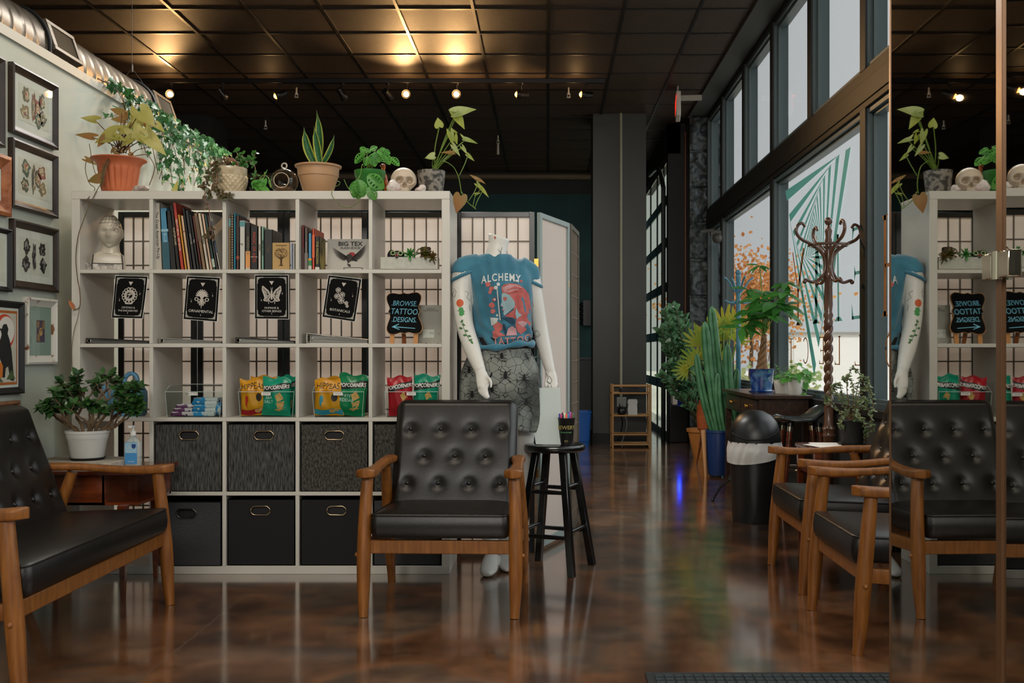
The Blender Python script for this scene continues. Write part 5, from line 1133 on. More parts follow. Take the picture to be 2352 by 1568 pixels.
# ================================================================== TABLE BY THE WALL, JADE PLANT
t = thing('side_table', 'red brown side table with an open drawer box between the loveseat and the shelf', 'table', (-2.03, 4.47, 0))
o_ = [(-.30, -.205), (.29, -.185), (.30, .195), (-.30, .205)]
m = MB(); m.prism(o_, .02, Matrix.Translation((0, 0, .528))); m.build('table_top', WALNUT, t, bevel=.003)
m = MB().b2((-.27, -.18, .40), (.12, -.165, .528)).b2((-.27, .165, .40), (.27, .18, .528)).b2((-.27, -.18, .40), (-.255, .18, .528)).b2((.11, -.18, .40), (.122, .18, .528)).b2((-.27, -.18, .40), (.27, .18, .411)); m.build('drawer_box', WALNUT, t)
for x, y in ((-.26, -.17), (.205, -.19), (.20, .18), (-.26, .17)): MB().tube([(x, y, 0), (x, y, .2), (x, y, .40)], [.012, .02, .026], 4).build('leg', WALNUT, t, smooth=20)
tz = .548
r_ = random.Random(17); ol = []
for k in range(40):
    a = 2 * pi * k / 40; q = 1 / max(abs(cos(a)) / .19, abs(sin(a)) / .135); ol.append((q * cos(a) * (1 + r_.uniform(-.03, .03)), q * sin(a) * (1 + r_.uniform(-.04, .04))))
m = MB(); m.prism(ol, .03); sl = m.build('stone_slab', mat('limestone', '#7d7468', .8, col2='#a39a8c', nscale=14, bump=.5, bscale=30), bevel=.003); slx = P(181, 1060, 4.43).x; sl.location = (slx, 4.46, tz); tag(sl, 'rough pale stone slab under the white jade pot', 'slab')
jx = P(201, 1045, 4.46).x; t = thing('jade_plant', 'bushy jade plant in a ribbed white pot on the stone slab', 'plant', (jx, 4.46, tz + .03))
MB().lathe([(.060, .004), (.064, .0), (.068, .004), (.082, .09), (.085, .096), (.087, .10), (.089, .118), (.092, .120), (.093, .132), (.088, .132), (.084, .115), (0, .115)], seg=48).build('pot', mat('white_pot', '#bdbcb6', .45), t, smooth=40); MB().lathe([(.085, .116), (0, .122)], seg=20, capb=False).build('soil', SOIL, t)
saucer(t, .075)
m = W_(t); s_ = W_(t); r_ = random.Random(23)
ends = []
def branch(p, d, L_, r, dep):
    q = p + d * L_; mid = p.lerp(q, .5) + Vector((r_.uniform(-1, 1), r_.uniform(-1, 1), r_.uniform(-.3, .6))) * L_ * .12; s_.tube(spl([p, mid, q], 4), [lerp(r, r * .72, i / 8) for i in range(9)], 7)
    if dep == 0: ends.append((q, d)); return
    for k in range(2 if dep < 3 else 3):
        nd = (d + Vector((r_.gauss(0, .55), r_.gauss(0, .45), r_.uniform(-.15, .5)))).normalized(); branch(q, nd, L_ * r_.uniform(.62, .9), r * .68, dep - 1)
jb = Vector(t.location) + V(0, 0, .115)
for a, el, L_ in ((2.9, .55, .075), (2.4, .9, .09), (1.6, 1.2, .10), (.9, 1.0, .09), (.2, .75, .085), (-.1, .35, .095), (-1.2, .8, .07), (-2.3, .8, .08)): branch(jb + V(.04 * cos(a), .03 * sin(a), 0), V(cos(a) * cos(el), sin(a) * cos(el) * .7, sin(el)), L_, .0085, 3)
for q, d in ends:
    for k in range(11):
        dd = (d * .5 + Vector((r_.gauss(0, .8), r_.gauss(0, .8), r_.gauss(0, .6)))).normalized(); m.leaf(q - d * .012 * (k % 3), dd, V(0, -.4, 1), OVAL, r_.uniform(.028, .046), 1.2, .15, .1)
m.build('leaves', JADE, t, smooth=60); s_.build('branches', mat('jade_bark', '#5a4632', .8, col2='#6f5b40', nscale=30), t, smooth=60)
hx = P(310, 1050, 4.5).x; t = thing('hand_sanitizer', 'clear pump bottle of hand sanitizer with a blue label on the side table', 'bottle', (hx, 4.48, tz))
m = MB(); m.loft([[Vector((p.x, p.y, z)) for p in rrect(hx_, hy_, min(hx_, hy_) * .7, 0, 4)] for hx_, hy_, z in ((.033, .02, 0), (.036, .023, .004), (.036, .023, .095), (.034, .022, .105), (.018, .016, .124), (.012, .012, .128), (.012, .012, .138))]); m.build('bottle_body', mat('gel_bottle', '#c3cfcc', .08, alpha=.45), t, smooth=40)
m = MB(); m.b2((-.027, -.0245, .012), (.027, -.0235, .108)); m.build('label', mat('blue_label', '#3d83b8', .4), t); MB().b2((-.0262, -.0248, .060), (.0262, -.0244, .106)).build('label_top', pm('#8fb4c6', .4), t)
m = MB(); m.prism([(.004, .018), (.022, .018), (.022, .004), (.013, -.004), (.004, .004)][::-1], .0006, face(0, -.0255, .082)); m.build('label_badge', pm('#1b3f78', .4), t)
for z, s_z, tx in ((.084, .006, 'hand\nsanitizer'), (.064, .005, 'kills germs'), (.022, .007, 'unscented')): text(tx, s_z, WHITE, t, face(-.005 if z > .03 else 0, -.0252, z), ext=.0002)
m = MB().cyl((0, 0, .136), (0, 0, .156), .0125).cyl((0, 0, .156), (0, 0, .172), .005).box((-.004, -.008, .177), (.018, .034, .010)); m.build('pump', WHITE, t, smooth=40, bevel=.001)
# ================================================================== MANNEQUIN
from mathutils.bvhtree import BVHTree
def remesh(mb, voxel, smooth_it=4, fac=.5):
    me = bpy.data.meshes.new('r'); me.from_pydata([tuple(v) for v in mb.v], [], mb.f); me.update()
    o = bpy.data.objects.new('r', me); COL.objects.link(o)
    md = o.modifiers.new('r', 'REMESH'); md.mode = 'VOXEL'; md.voxel_size = voxel
    s = o.modifiers.new('s', 'SMOOTH'); s.iterations = smooth_it; s.factor = fac
    dg = bpy.context.evaluated_depsgraph_get(); r = bpy.data.meshes.new_from_object(o.evaluated_get(dg)); bpy.data.objects.remove(o); return r
def link_mesh(me, name, m, parent):
    me.name = name; me.materials.clear(); me.materials.append(m); me.polygons.foreach_set('use_smooth', [True] * len(me.polygons))
    o = bpy.data.objects.new(name, me); COL.objects.link(o); o.parent = parent; return o
def mesh_bvh(me): return BVHTree.FromPolygons([v.co.copy() for v in me.vertices], [tuple(p.vertices) for p in me.polygons])
MYC = 4.87
mq = thing('mannequin', 'headless white mannequin in a blue tattoo shop tee and spider web skirt', 'mannequin', (px2x(1150, MYC), MYC, 0)); mo = Vector(mq.location)
def Q(px, py, Y): return P(px, py, Y) - mo
def ell_ring(c, rx, ry, n=28, tx=0, ty=0, sq=2.0):
    c = Vector(c); r = []
    for k in range(n):
        a = 2 * pi * k / n; x = rx * math.copysign(abs(cos(a)) ** (2 / sq), cos(a)); y = ry * math.copysign(abs(sin(a)) ** (2 / sq), sin(a)); r.append(c + V(x, y, tx * x + ty * y))
    return r
def pz(py, Y=MYC): return CZ - (py - CY) * Y / F
body = MB()
torso = [(pz(543) , -.008, .0, .052, .048, -.30), (pz(562), -.012, 0, .047, .046, -.18), (pz(585), -.024, .0, .052, .052, -.05), (pz(600), -.025, .005, .095, .060, 0), (pz(612), -.02, .008, .150, .075, 0), (pz(632), -.012, .005, .168, .092, 0), (pz(660), -.004, -.005, .152, .108, 0), (pz(690), 0, -.008, .146, .112, 0), (pz(720), .004, 0, .132, .098, 0), (pz(765), .008, .005, .118, .088, 0), (pz(800), .004, .005, .135, .098, 0), (pz(840), 0, .008, .165, .110, 0), (pz(875), 0, .008, .17, .112, 0), (pz(900), 0, .006, .16, .10, 0)]
body.loft([ell_ring((cx, cy, z), rx, ry, tx=t_) for z, cx, cy, rx, ry, t_ in torso][::-1])
def limb(mb, pts, rad, seg=16): mb.tube(spl(pts, 5), [lerp(rad[min(int(i / 5), len(rad) - 1)], rad[min(int(i / 5) + 1, len(rad) - 1)], (i % 5) / 5) for i in range((len(pts) - 1) * 5 + 1)], seg)
limb(body, [Q(1086, 618, 4.86), Q(1064, 628, 4.83), Q(1062, 680, 4.82), Q(1067, 742, 4.79), Q(1084, 800, 4.745), Q(1103, 851, 4.69)], [.05, .055, .051, .043, .041, .027])
limb(body, [Q(1198, 618, 4.89), Q(1216, 632, 4.89), Q(1228, 690, 4.91), Q(1240, 748, 4.93), Q(1252, 806, 4.93), Q(1264, 852, 4.92)], [.05, .05, .045, .038, .034, .025])
limb(body, [Q(1112, 880, 4.89), Q(1110, 960, 4.88), Q(1120, 1062, 4.86), Q(1122, 1160, 4.85), Q(1128, 1268, 4.82)], [.088, .078, .06, .058, .034])
limb(body, [Q(1187, 880, 4.90), Q(1194, 960, 4.92), Q(1192, 1062, 4.95), Q(1172, 1160, 4.95), Q(1158, 1262, 4.93)], [.088, .078, .06, .056, .034])
def foot(mb, ax, ay, az, yaw):
    R_ = Matrix.Rotation(yaw, 3, 'Z'); rg = []
    for y, z, rx, rz in ((.05, .045, .02, .03), (.03, .05, .036, .05), (-.02, .048, .038, .046), (-.07, .036, .042, .034), (-.11, .026, .042, .024), (-.145, .02, .034, .017), (-.165, .016, .018, .010)):
        rg.append([V(ax, ay, 0) + R_ @ V(rx * cos(2 * pi * k / 16), y, z + rz * sin(2 * pi * k / 16)) for k in range(16)])
    mb.loft(rg)
fa = Q(1128, 1268, 4.83); foot(body, fa.x, fa.y, 0, R(-4)); fb = Q(1158, 1262, 4.93); foot(body, fb.x, fb.y, 0, R(10))
def hand(mb, wrist, pts):
    """pts: list of finger polylines in world-relative coordinates; palm lofted from the wrist to the knuckles"""
    for f, r in pts: mb.tube(spl(f, 4), [lerp(r, r * .68, i / ((len(f) - 1) * 4)) for i in range((len(f) - 1) * 4 + 1)], 10)
kn = [Q(1100, 889, 4.665), Q(1106, 891, 4.655), Q(1112, 890, 4.65), Q(1117, 888, 4.65)]; wr = Q(1103, 849, 4.69)
body.loft([ell_ring(wr, .026, .022, 14), ell_ring(Q(1107, 862, 4.68), .031, .020, 14), ell_ring(Q(1110, 876, 4.665), .034, .017, 14), ell_ring(Q(1109, 889, 4.655), .028, .013, 14)])
hand(body, wr, [([kn[0], Q(1102, 900, 4.655), Q(1108, 909, 4.65)], .0085), ([kn[1], Q(1108, 904, 4.645), Q(1115, 914, 4.64)], .009), ([kn[2], Q(1114, 905, 4.64), Q(1120, 917, 4.635)], .009), ([kn[3], Q(1119, 902, 4.64), Q(1124, 914, 4.635)], .0085), ([Q(1114, 862, 4.675), Q(1124, 870, 4.65), Q(1128, 880, 4.64), Q(1127, 891, 4.635)], .0095)])
kn = [Q(1262, 884, 4.890), Q(1267, 886, 4.885), Q(1272, 885, 4.885), Q(1276, 882, 4.890)]
body.loft([ell_ring(Q(1264, 850, 4.920), .025, .021, 14), ell_ring(Q(1266, 866, 4.910), .031, .018, 14), ell_ring(Q(1269, 884, 4.895), .029, .013, 14)])
hand(body, 0, [([kn[0], Q(1262, 898, 4.890), Q(1262, 910, 4.895)], .0085), ([kn[1], Q(1267, 902, 4.885), Q(1266, 916, 4.890)], .009), ([kn[2], Q(1272, 902, 4.885), Q(1271, 915, 4.890)], .009), ([kn[3], Q(1277, 898, 4.890), Q(1276, 910, 4.895)], .0085), ([Q(1262, 864, 4.905), Q(1254, 876, 4.885), Q(1253, 890, 4.880)], .0095)])
MQW = mat('mannequin_white', '#cfcdc6', .38, sss=.05)
bme = remesh(body, .0052, 5); bo = link_mesh(bme, 'body', MQW, mq); bbv = mesh_bvh(bme)
# neck cap with a keyhole, small red mark
zc = pz(543); m = MB(); m.sph((-.008, 0, zc + .001), (.016, .007, .003), 14, 6, Euler((0, R(16), 0)).to_matrix()); m.build('neck_slot', pm('#123f38', .5), mq, smooth=60)
# ---- tee
sh_ = MB(); sh_.loft([ell_ring((cx, cy, z), rx, ry, 40, tx=t_) for z, cx, cy, rx, ry, t_ in [(pz(583), -.026, .012, .070, .058, 0), (pz(590), -.025, .008, .096, .066, 0), (pz(603), -.022, .008, .140, .080, 0), (pz(625), -.012, .004, .176, .100, 0), (pz(655), -.004, -.006, .160, .122, 0), (pz(690), .002, -.008, .152, .126, 0), (pz(730), .006, -.004, .148, .118, 0), (pz(765), .008, 0, .146, .116, .03), (pz(785), .006, .002, .138, .122, .06), (pz(800), .004, .002, .124, .118, .10), (pz(806), .004, .002, .10, .10, .12)]][::-1])
limb(sh_, [Q(1100, 608, 4.86), Q(1066, 616, 4.835), Q(1060, 634, 4.825)], [.058, .057, .056]); limb(sh_, [Q(1190, 612, 4.88), Q(1213, 624, 4.89), Q(1220, 647, 4.895)], [.056, .053, .052])
sme = remesh(sh_, .006, 18, .6)
# neckline scooped out and fabric folds
for v in sme.vertices:
    c = v.co; n_ = Vector((c.x, c.y, 0)); f = .0
    d = n_.length or 1; a = atan2(c.y, c.x)
    low = sm(-(c.z - pz(720)), 0, .14); f += .0055 * sin(c.z * 95 + a * 5 + 2 * sin(a * 3)) * low + .004 * sin(c.x * 60 - c.z * 45) * sm(c.z, pz(690), pz(600)) + .003 * sin(c.x * 120 + c.z * 30)
    if abs(c.x) < .2: c.x += n_.x / d * f; c.y += n_.y / d * f
sme.update(); TEE = mat('blue_tee', '#286278', .85, col2='#387489', nscale=9, bump=.05, bscale=300, sheen=.3)
to = link_mesh(sme, 't_shirt', TEE, mq); tbv = mesh_bvh(sme)
m = MB(); m.tube([Vector(p) for p in ell_ring((-.025, -.004, pz(588) - .012), .086, .060, 40, ty=.34)], .006, 8, closed=True); m.build('collar', mat('tee_rib', '#2a637a', .8), to, smooth=60)
hem = []
for k in range(60):
    a = 2 * pi * k / 60; p = V(.005 + .150 * cos(a), .0 + .128 * sin(a), 0); p.z = pz(796) + .10 * p.x + .004 * sin(a * 5); hem.append(p)
m = MB(); m.tube(hem, [.014 + .004 * sin(k * .9) for k in range(60)], 10, closed=True); m.build('rolled_hem', TEE, to, smooth=60)
for cx, cy, cY, rr, tl in ((1061, 635, 4.825, .054, -.5), (1221, 648, 4.895, .049, .5)):
    m = MB(); c = Q(cx, cy, cY); m.tube([c + V(rr * cos(2 * pi * k / 30), rr * sin(2 * pi * k / 30), tl * -rr * cos(2 * pi * k / 30) * .9) for k in range(30)], .0085, 8, closed=True); m.build('sleeve_cuff', TEE, to, smooth=60)
# ---- prints that lie on the cloth or the arms
def decal(name, bv, m, polys, parent, off=.0016, sub=3, Y=MYC):
    """polys: outlines in photo coordinates at depth Y, laid onto the surface from the front"""
    b = MB()
    for pts in polys:
        c = (sum(p[0] for p in pts) / len(pts), sum(p[1] for p in pts) / len(pts)); n_ = len(pts); pts2 = []
        for i in range(n_):
            a, e = pts[i], pts[(i + 1) % n_]; k_ = max(1, int(sqrt((a[0] - e[0]) ** 2 + (a[1] - e[1]) ** 2) / 7))
            pts2 += [(lerp(a[0], e[0], j / k_), lerp(a[1], e[1], j / k_)) for j in range(k_)]
        rg = [[c]] + [[(lerp(c[0], x, f / sub), lerp(c[1], y, f / sub)) for x, y in pts2] for f in range(1, sub + 1)]
        vs = []; ok = True
        for r in rg:
            for x, y in r:
                q = Q(x, y, Y); h = bv.ray_cast(Vector((q.x, -1, q.z)), Vector((0, 1, 0)))
                if h[0] is None: h = bv.find_nearest(Vector((q.x, q.y - .1, q.z)))
                vs.append(h[0] + V(0, -off, 0) + (h[1] if h[1].y < 0 else -h[1]) * off * .6)
        k_ = len(pts2); fs = [(0, 1 + (i + 1) % k_, 1 + i) for i in range(k_)]
        for f in range(sub - 1):
            o0 = 1 + f * k_; fs += [(o0 + i, o0 + (i + 1) % k_, o0 + k_ + (i + 1) % k_, o0 + k_ + i) for i in range(k_)]
        b.add(vs, fs)
    return b.build(name, m, parent, smooth=60)
def zp(pts): return [(x / 7.84 + 1090, y / 7.84 + 620) for x, y in pts]
def blob(cx, cy, r, n=9, seed=1):
    q = random.Random(seed); return zp([(cx + r * q.uniform(.75, 1.15) * cos(2 * pi * k / n), cy + r * q.uniform(.75, 1.15) * sin(2 * pi * k / n)) for k in range(n)])
PR = mat('print_red', '#a8504c', .85, col2='#b5655e', nscale=30); PP = pm('#b3898c', .85); PB = pm('#8aa3a8', .85); PW = pm('#b9bcbb', .85); PD = pm('#1d3a50', .85)
decal('print_hair', tbv, PR, [zp([(505, 340), (560, 290), (680, 265), (800, 285), (900, 350), (975, 440), (1000, 560), (1025, 760), (1035, 900), (1000, 1010), (930, 1090), (840, 1165), (790, 1120), (745, 1010), (770, 900), (740, 760), (600, 480), (520, 430)]), zp([(560, 845), (740, 720), (760, 900), (700, 870), (620, 860)])], to)
decal('print_face', tbv, PB, [zp([(512, 450), (560, 440), (640, 470), (735, 590), (735, 680), (640, 770), (556, 838), (536, 800), (545, 765), (520, 735), (535, 700), (490, 660), (512, 600), (506, 520)]), zp([(760, 690), (800, 780), (865, 822), (800, 860), (770, 905), (745, 800)])], to, off=.0028)
decal('print_hair_light', tbv, PP, [zp([(520, 350), (640, 290), (760, 290), (860, 340), (760, 400), (640, 440), (560, 420)]), zp([(780, 950), (860, 925), (945, 950), (930, 1000), (870, 1040)]), zp([(590, 1190), (620, 1060), (690, 1015), (760, 1060), (775, 1180)])], to, off=.0026)
decal('print_strands', tbv, PR, [zp([(620, 430), (760, 380), (880, 400), (880, 415), (760, 400), (630, 450)]), zp([(600, 380), (740, 320), (860, 350), (860, 362), (740, 340), (610, 395)]), zp([(530, 520), (590, 510), (605, 540), (570, 580), (540, 560)]), zp([(500, 665), (535, 680), (520, 690)]), zp([(520, 740), (565, 725), (540, 760)])], to, off=.004)
decal('print_flowers', tbv, PR, [blob(270, 285, 52, 9, 1), blob(330, 365, 45, 8, 2), blob(305, 430, 36, 8, 3), blob(385, 555, 38, 8, 4), blob(340, 650, 52, 9, 5), blob(355, 760, 46, 8, 6), blob(440, 1040, 92, 11, 7), zp([(345, 1110), (420, 1090), (580, 1190), (360, 1225)]), blob(850, 225, 26, 7, 8)], to)
decal('print_flowers_pale', tbv, PW, [blob(450, 290, 34, 7, 11), blob(410, 350, 38, 8, 12), blob(390, 555, 22, 7, 13), zp([(310, 870), (455, 880), (420, 960), (330, 1020)]), blob(430, 830, 24, 7, 14), blob(770, 225, 24, 7, 15), zp([(425, 380), (442, 380), (495, 915), (472, 920)])], to, off=.0024)
decal('print_dark', tbv, PD, [zp([(530, 990), (560, 980), (600, 1120), (580, 1195), (540, 1110)]), zp([(445, 400), (452, 400), (515, 930), (505, 930)]), zp([(505, 880), (620, 865), (730, 900), (740, 960), (700, 990), (600, 930)])], to, off=.0024)
def decal_text(s, size, m, px, py, arc=0, rot=0, xs=1):
    o = text(s, size, m, to, Matrix.Rotation(rot, 4, 'Z'), ext=0, xs=xs, offset=.0010, space=1.22); c = Q(px, py, MYC); seg = []
    for v in o.data.vertices:
        x, z = c.x + v.co.x, c.z + v.co.y - arc * v.co.x ** 2; h = tbv.ray_cast(Vector((x, -1, z)), Vector((0, 1, 0)))
        yy = h[0].y if h[0] is not None else -.05
        v.co = Vector((x, yy - .0045, z))
    return o
decal_text('ALCHEMY', .052, pm('#c3c6c4', .85), 1153, 641, arc=1.3, rot=R(2), xs=.70); decal_text('TATTOO', .046, pm('#b98079', .85), 1178, 784, arc=-1.5, rot=R(6), xs=.85)
# doodles on the arms and neck
INKL = pm('#54524e', .7)
def arm(pts_list, m, name, Y=4.78, off=.0009): decal(name, bbv, m, pts_list, bo, off, 2, Y)
def stroke(pts, w=1.0):
    out = []
    for i in range(len(pts) - 1):
        a, b = pts[i], pts[i + 1]; dx, dy = b[0] - a[0], b[1] - a[1]; l_ = sqrt(dx * dx + dy * dy) or 1; nx, ny = -dy / l_ * w / 2, dx / l_ * w / 2; out.append([(a[0] - nx, a[1] - ny), (b[0] - nx, b[1] - ny), (b[0] + nx, b[1] + ny), (a[0] + nx, a[1] + ny)])
    return out
arm([[(1057 + 8.5 * cos(k * pi / 8), 696 + 9 * sin(k * pi / 8)) for k in range(16)]], pm('#c0562c', .6), 'orange_doodle'); arm([[(1055, 706), (1064, 706), (1068, 722), (1062, 726), (1056, 725)], [(1050, 715), (1055, 711), (1056, 714)], [(1064, 711), (1069, 716), (1066, 717)]], pm('#3d8a4a', .6), 'green_doodle')
lv_ = []
for cx, cy, a in ((1062, 738, 2.2), (1066, 746, .5), (1060, 754, 3.4), (1073, 760, .3), (1070, 770, 3.2), (1080, 772, .2), (1083, 781, 2.8), (1086, 786, .9)): lv_.append([(cx + 5.2 * cos(a + q) * w, cy + 5.2 * sin(a + q) * w) for q, w in ((0, 1), (1.0, .55), (2.2, .55), (pi, 1), (4.1, .55), (5.3, .55))])
arm(lv_, pm('#3f6b3a', .6), 'leaf_doodle'); arm(stroke([(1064, 735), (1066, 752), (1072, 766), (1082, 784)], 1.1), pm('#3f5a3a', .6), 'vine_doodle')
arm(stroke([(1041, 620), (1046, 640), (1056, 634), (1062, 622)], .8), INKL, 'ink_doodle')
arm(stroke([(1044, 625), (1048, 632), (1051, 622), (1055, 630)], .8), INKL, 'ink_doodle')
arm(stroke([(1042, 662), (1048, 670), (1044, 682), (1038, 676), (1043, 668)], .9), INKL, 'ink_doodle')
arm(stroke([(1068, 668), (1076, 672), (1072, 684), (1080, 690)], .7), INKL, 'ink_doodle')
arm(stroke([(1078, 700), (1080, 714)], .7), INKL, 'ink_doodle')
arm(stroke([(1145, 575), (1152, 582), (1147, 588)], 1), INKL, 'ink_doodle', MYC)
arm(stroke([(1154, 570), (1147, 594)], .9), INKL, 'ink_doodle', MYC)
arm(stroke([(1110, 580), (1116, 586), (1113, 592)], .7), INKL, 'ink_doodle', MYC)
arm([[(1136, 546), (1140, 545), (1139, 551), (1137, 551)]], pm('#a82a22', .5), 'red_doodle', MYC)
arm(stroke([(1232 + 9 * cos(k * .6) * (1 - k * .03), 765 + 10 * sin(k * .6) * (1 - k * .03)) for k in range(20)], .8), INKL, 'ink_doodle', 4.83)
arm(stroke([(1228, 792), (1236, 800), (1240, 815), (1236, 826), (1244, 832)], 1), INKL, 'ink_doodle', 4.83)
arm(stroke([(1254, 858), (1260, 866), (1256, 876), (1264, 882), (1268, 874), (1262, 864)], 1.3), INKL, 'ink_doodle', 4.83)
arm(stroke([(1258, 884), (1262, 896)], 1.1), INKL, 'ink_doodle', 4.83)
arm(stroke([(1266, 884), (1268, 896)], 1.1), INKL, 'ink_doodle', 4.83)
arm(stroke([(1222, 690), (1226, 704)], .7), INKL, 'ink_doodle', 4.83)
# ---- sheer web skirt over a pale lining
def skirt_mat():
    m = mat('web_skirt', '#777c74', .8); nt = m.node_tree; N = nt.nodes; L = nt.links; b = N['Principled BSDF']; tc = N.new('ShaderNodeTexCoord')
    vo = N.new('ShaderNodeTexVoronoi'); vo.feature = 'DISTANCE_TO_EDGE'; vo.inputs['Scale'].default_value = 27; L.new(tc.outputs['Object'], vo.inputs['Vector'])
    lt = N.new('ShaderNodeMath'); lt.operation = 'LESS_THAN'; lt.inputs[1].default_value = .022; L.new(vo.outputs['Distance'], lt.inputs[0])
    nz = N.new('ShaderNodeTexNoise'); nz.inputs['Scale'].default_value = 5; L.new(tc.outputs['Object'], nz.inputs['Vector'])
    rp = N.new('ShaderNodeValToRGB'); rp.color_ramp.elements[0].color = lin('#3d403c'); rp.color_ramp.elements[1].color = lin('#7f837c'); rp.color_ramp.elements[0].position = .38; rp.color_ramp.elements[1].position = .58; L.new(nz.outputs['Fac'], rp.inputs['Fac'])
    mx = N.new('ShaderNodeMix'); mx.data_type = 'RGBA'; L.new(lt.outputs[0], mx.inputs[0]); L.new(rp.outputs['Color'], mx.inputs[6]); mx.inputs[7].default_value = lin('#151515'); L.new(mx.outputs[2], b.inputs['Base Color']); return m
sk_ = MB()
def skf(u, v):
    a = 2 * pi * u; z = lerp(pz(985), pz(778), v); q = 1 - v; rx = lerp(.138, .192, sm(q, 0, .45)) + .012 * q; ry = lerp(.112, .128, q); f = 1 + .05 * q * sin(a * 9 + 1.3 * sin(a * 2)) + .02 * q * sin(a * 17 + 3)
    return V(-.002 + rx * f * cos(a), .006 + ry * f * sin(a), z + .012 * (1 - v) * sin(a * 3))
sk_.grid(skf, 120, 36, closed_u=True); so = sk_.build('skirt', skirt_mat(), mq, smooth=70, solid=.0015)
sbv = BVHTree.FromPolygons(sk_.v, sk_.f)
for cx, cy, s in ((1163, 862, 1.0), (1155, 818, .8), (1133, 892, .9), (1205, 868, .9), (1210, 922, 1.0), (1080, 850, .9), (1088, 905, .9), (1222, 812, .7), (1185, 935, .9)):
    spd = []; spd.append([(cx + 4.5 * s * cos(k * pi / 5), cy + 7 * s * sin(k * pi / 5)) for k in range(10)]); spd.append([(cx + 3 * s * cos(k * pi / 4), cy - 8 * s + 3 * s * sin(k * pi / 4)) for k in range(8)])
    for sd in (-1, 1):
        for k in range(4): y0 = cy - 5 * s + 2.5 * k * s; spd += stroke([(cx, y0), (cx + sd * 9 * s, y0 - 6 * s + 5 * k * s), (cx + sd * 13 * s, y0 + (-2 + 8 * (k - 1)) * s)], 1.3 * s)
    decal('spider_print', sbv, pm('#0d0d0d', .8), spd, so, .0025, 2)

wv = MB(); wv.grid(lambda u, v: V(.004 + (.142 + .004 * sin(u * 40)) * cos(2 * pi * u), .004 + .116 * sin(2 * pi * u), lerp(pz(800), pz(775), v)), 60, 3, closed_u=True); wv.build('waistband', pm('#0f0f0f', .8), so, smooth=60)

# ================================================================== MIRROR DOORS AT THE EDGE OF THE ROOM
MIR = mat('mirror_silver', '#bcbdb9', .012, metal=1)
EDGE = mat('mirror_edge', '#6a4c34', .35, metal=.4)
def mirror(p0, p1, label, H=2.6, th=.008):
    p0, p1 = Vector(p0), Vector(p1); d = (p1 - p0); L_ = d.length; an = atan2(d.y, d.x)
    t = thing('mirror_door', label, 'mirror', p0, rotz=an); m = MB().b2((0, .0, .01), (L_, th, H)); m.build('glass', MIR, t)
    MB().b2((-.004, -.0015, .01), (.0, th + .0015, H)).build('edge_strip', EDGE, t); MB().b2((L_, -.0015, .01), (L_ + .004, th + .0015, H)).build('edge_strip', EDGE, t); return t
mirror((.685, 1.50, 0), (.685, 1.966, 0), 'wide mirrored panel reflecting the mannequin and shelf'); 
ph = Vector((.6855, 1.478, 0)); an = R(-90 - 1.8); mirror(ph + V(cos(an), sin(an), 0) * .62, ph, 'narrow mirrored panel beyond the wooden edge at the picture border')
MB().b2((.674, 1.479, .01), (.694, 1.497, 2.6)).build('x', EDGE).name = 'mirror_post'
mp = bpy.data.objects['mirror_post']; tag(mp, 'slim brown upright between the two mirrored panels', 'post')
hz = CZ - (610 - CY) * 1.49 / F
hn = thing('patch_fitting', 'chrome clamp fitting joining the two mirrored panels', 'fitting', (.672, 1.487, hz)); MB().b2((-.006, .010, -.02), (.010, .042, .02)).build('clamp_plate', CHROME, hn, bevel=.002); MB().b2((-.006, -.046, -.02), (.010, -.012, .02)).build('clamp_plate', CHROME, hn, bevel=.002); MB().cyl((0, 0, -.021), (0, 0, .021), .009).build('pin', CHROME, hn, smooth=40)
# mat on the floor
mt = thing('door_mat', 'dark ribbed entrance mat on the floor by the mirror', 'mat', (.76, 2.70, 0)); m = MB().b2((-.44, -.58, .0), (.44, .58, .006)); m.build('mat_edge', mat('mat_rubber', '#15191a', .7), mt, bevel=.003)
m = MB()
for i in range(26):
    for j in range(34): m.box((-.40 + .032 * i, -.54 + .0325 * j, .008), (.024, .0245, .006))
m.build('mat_pile', mat('mat_pile', '#1f2729', .95, col2='#2c3638', nscale=90), mt)
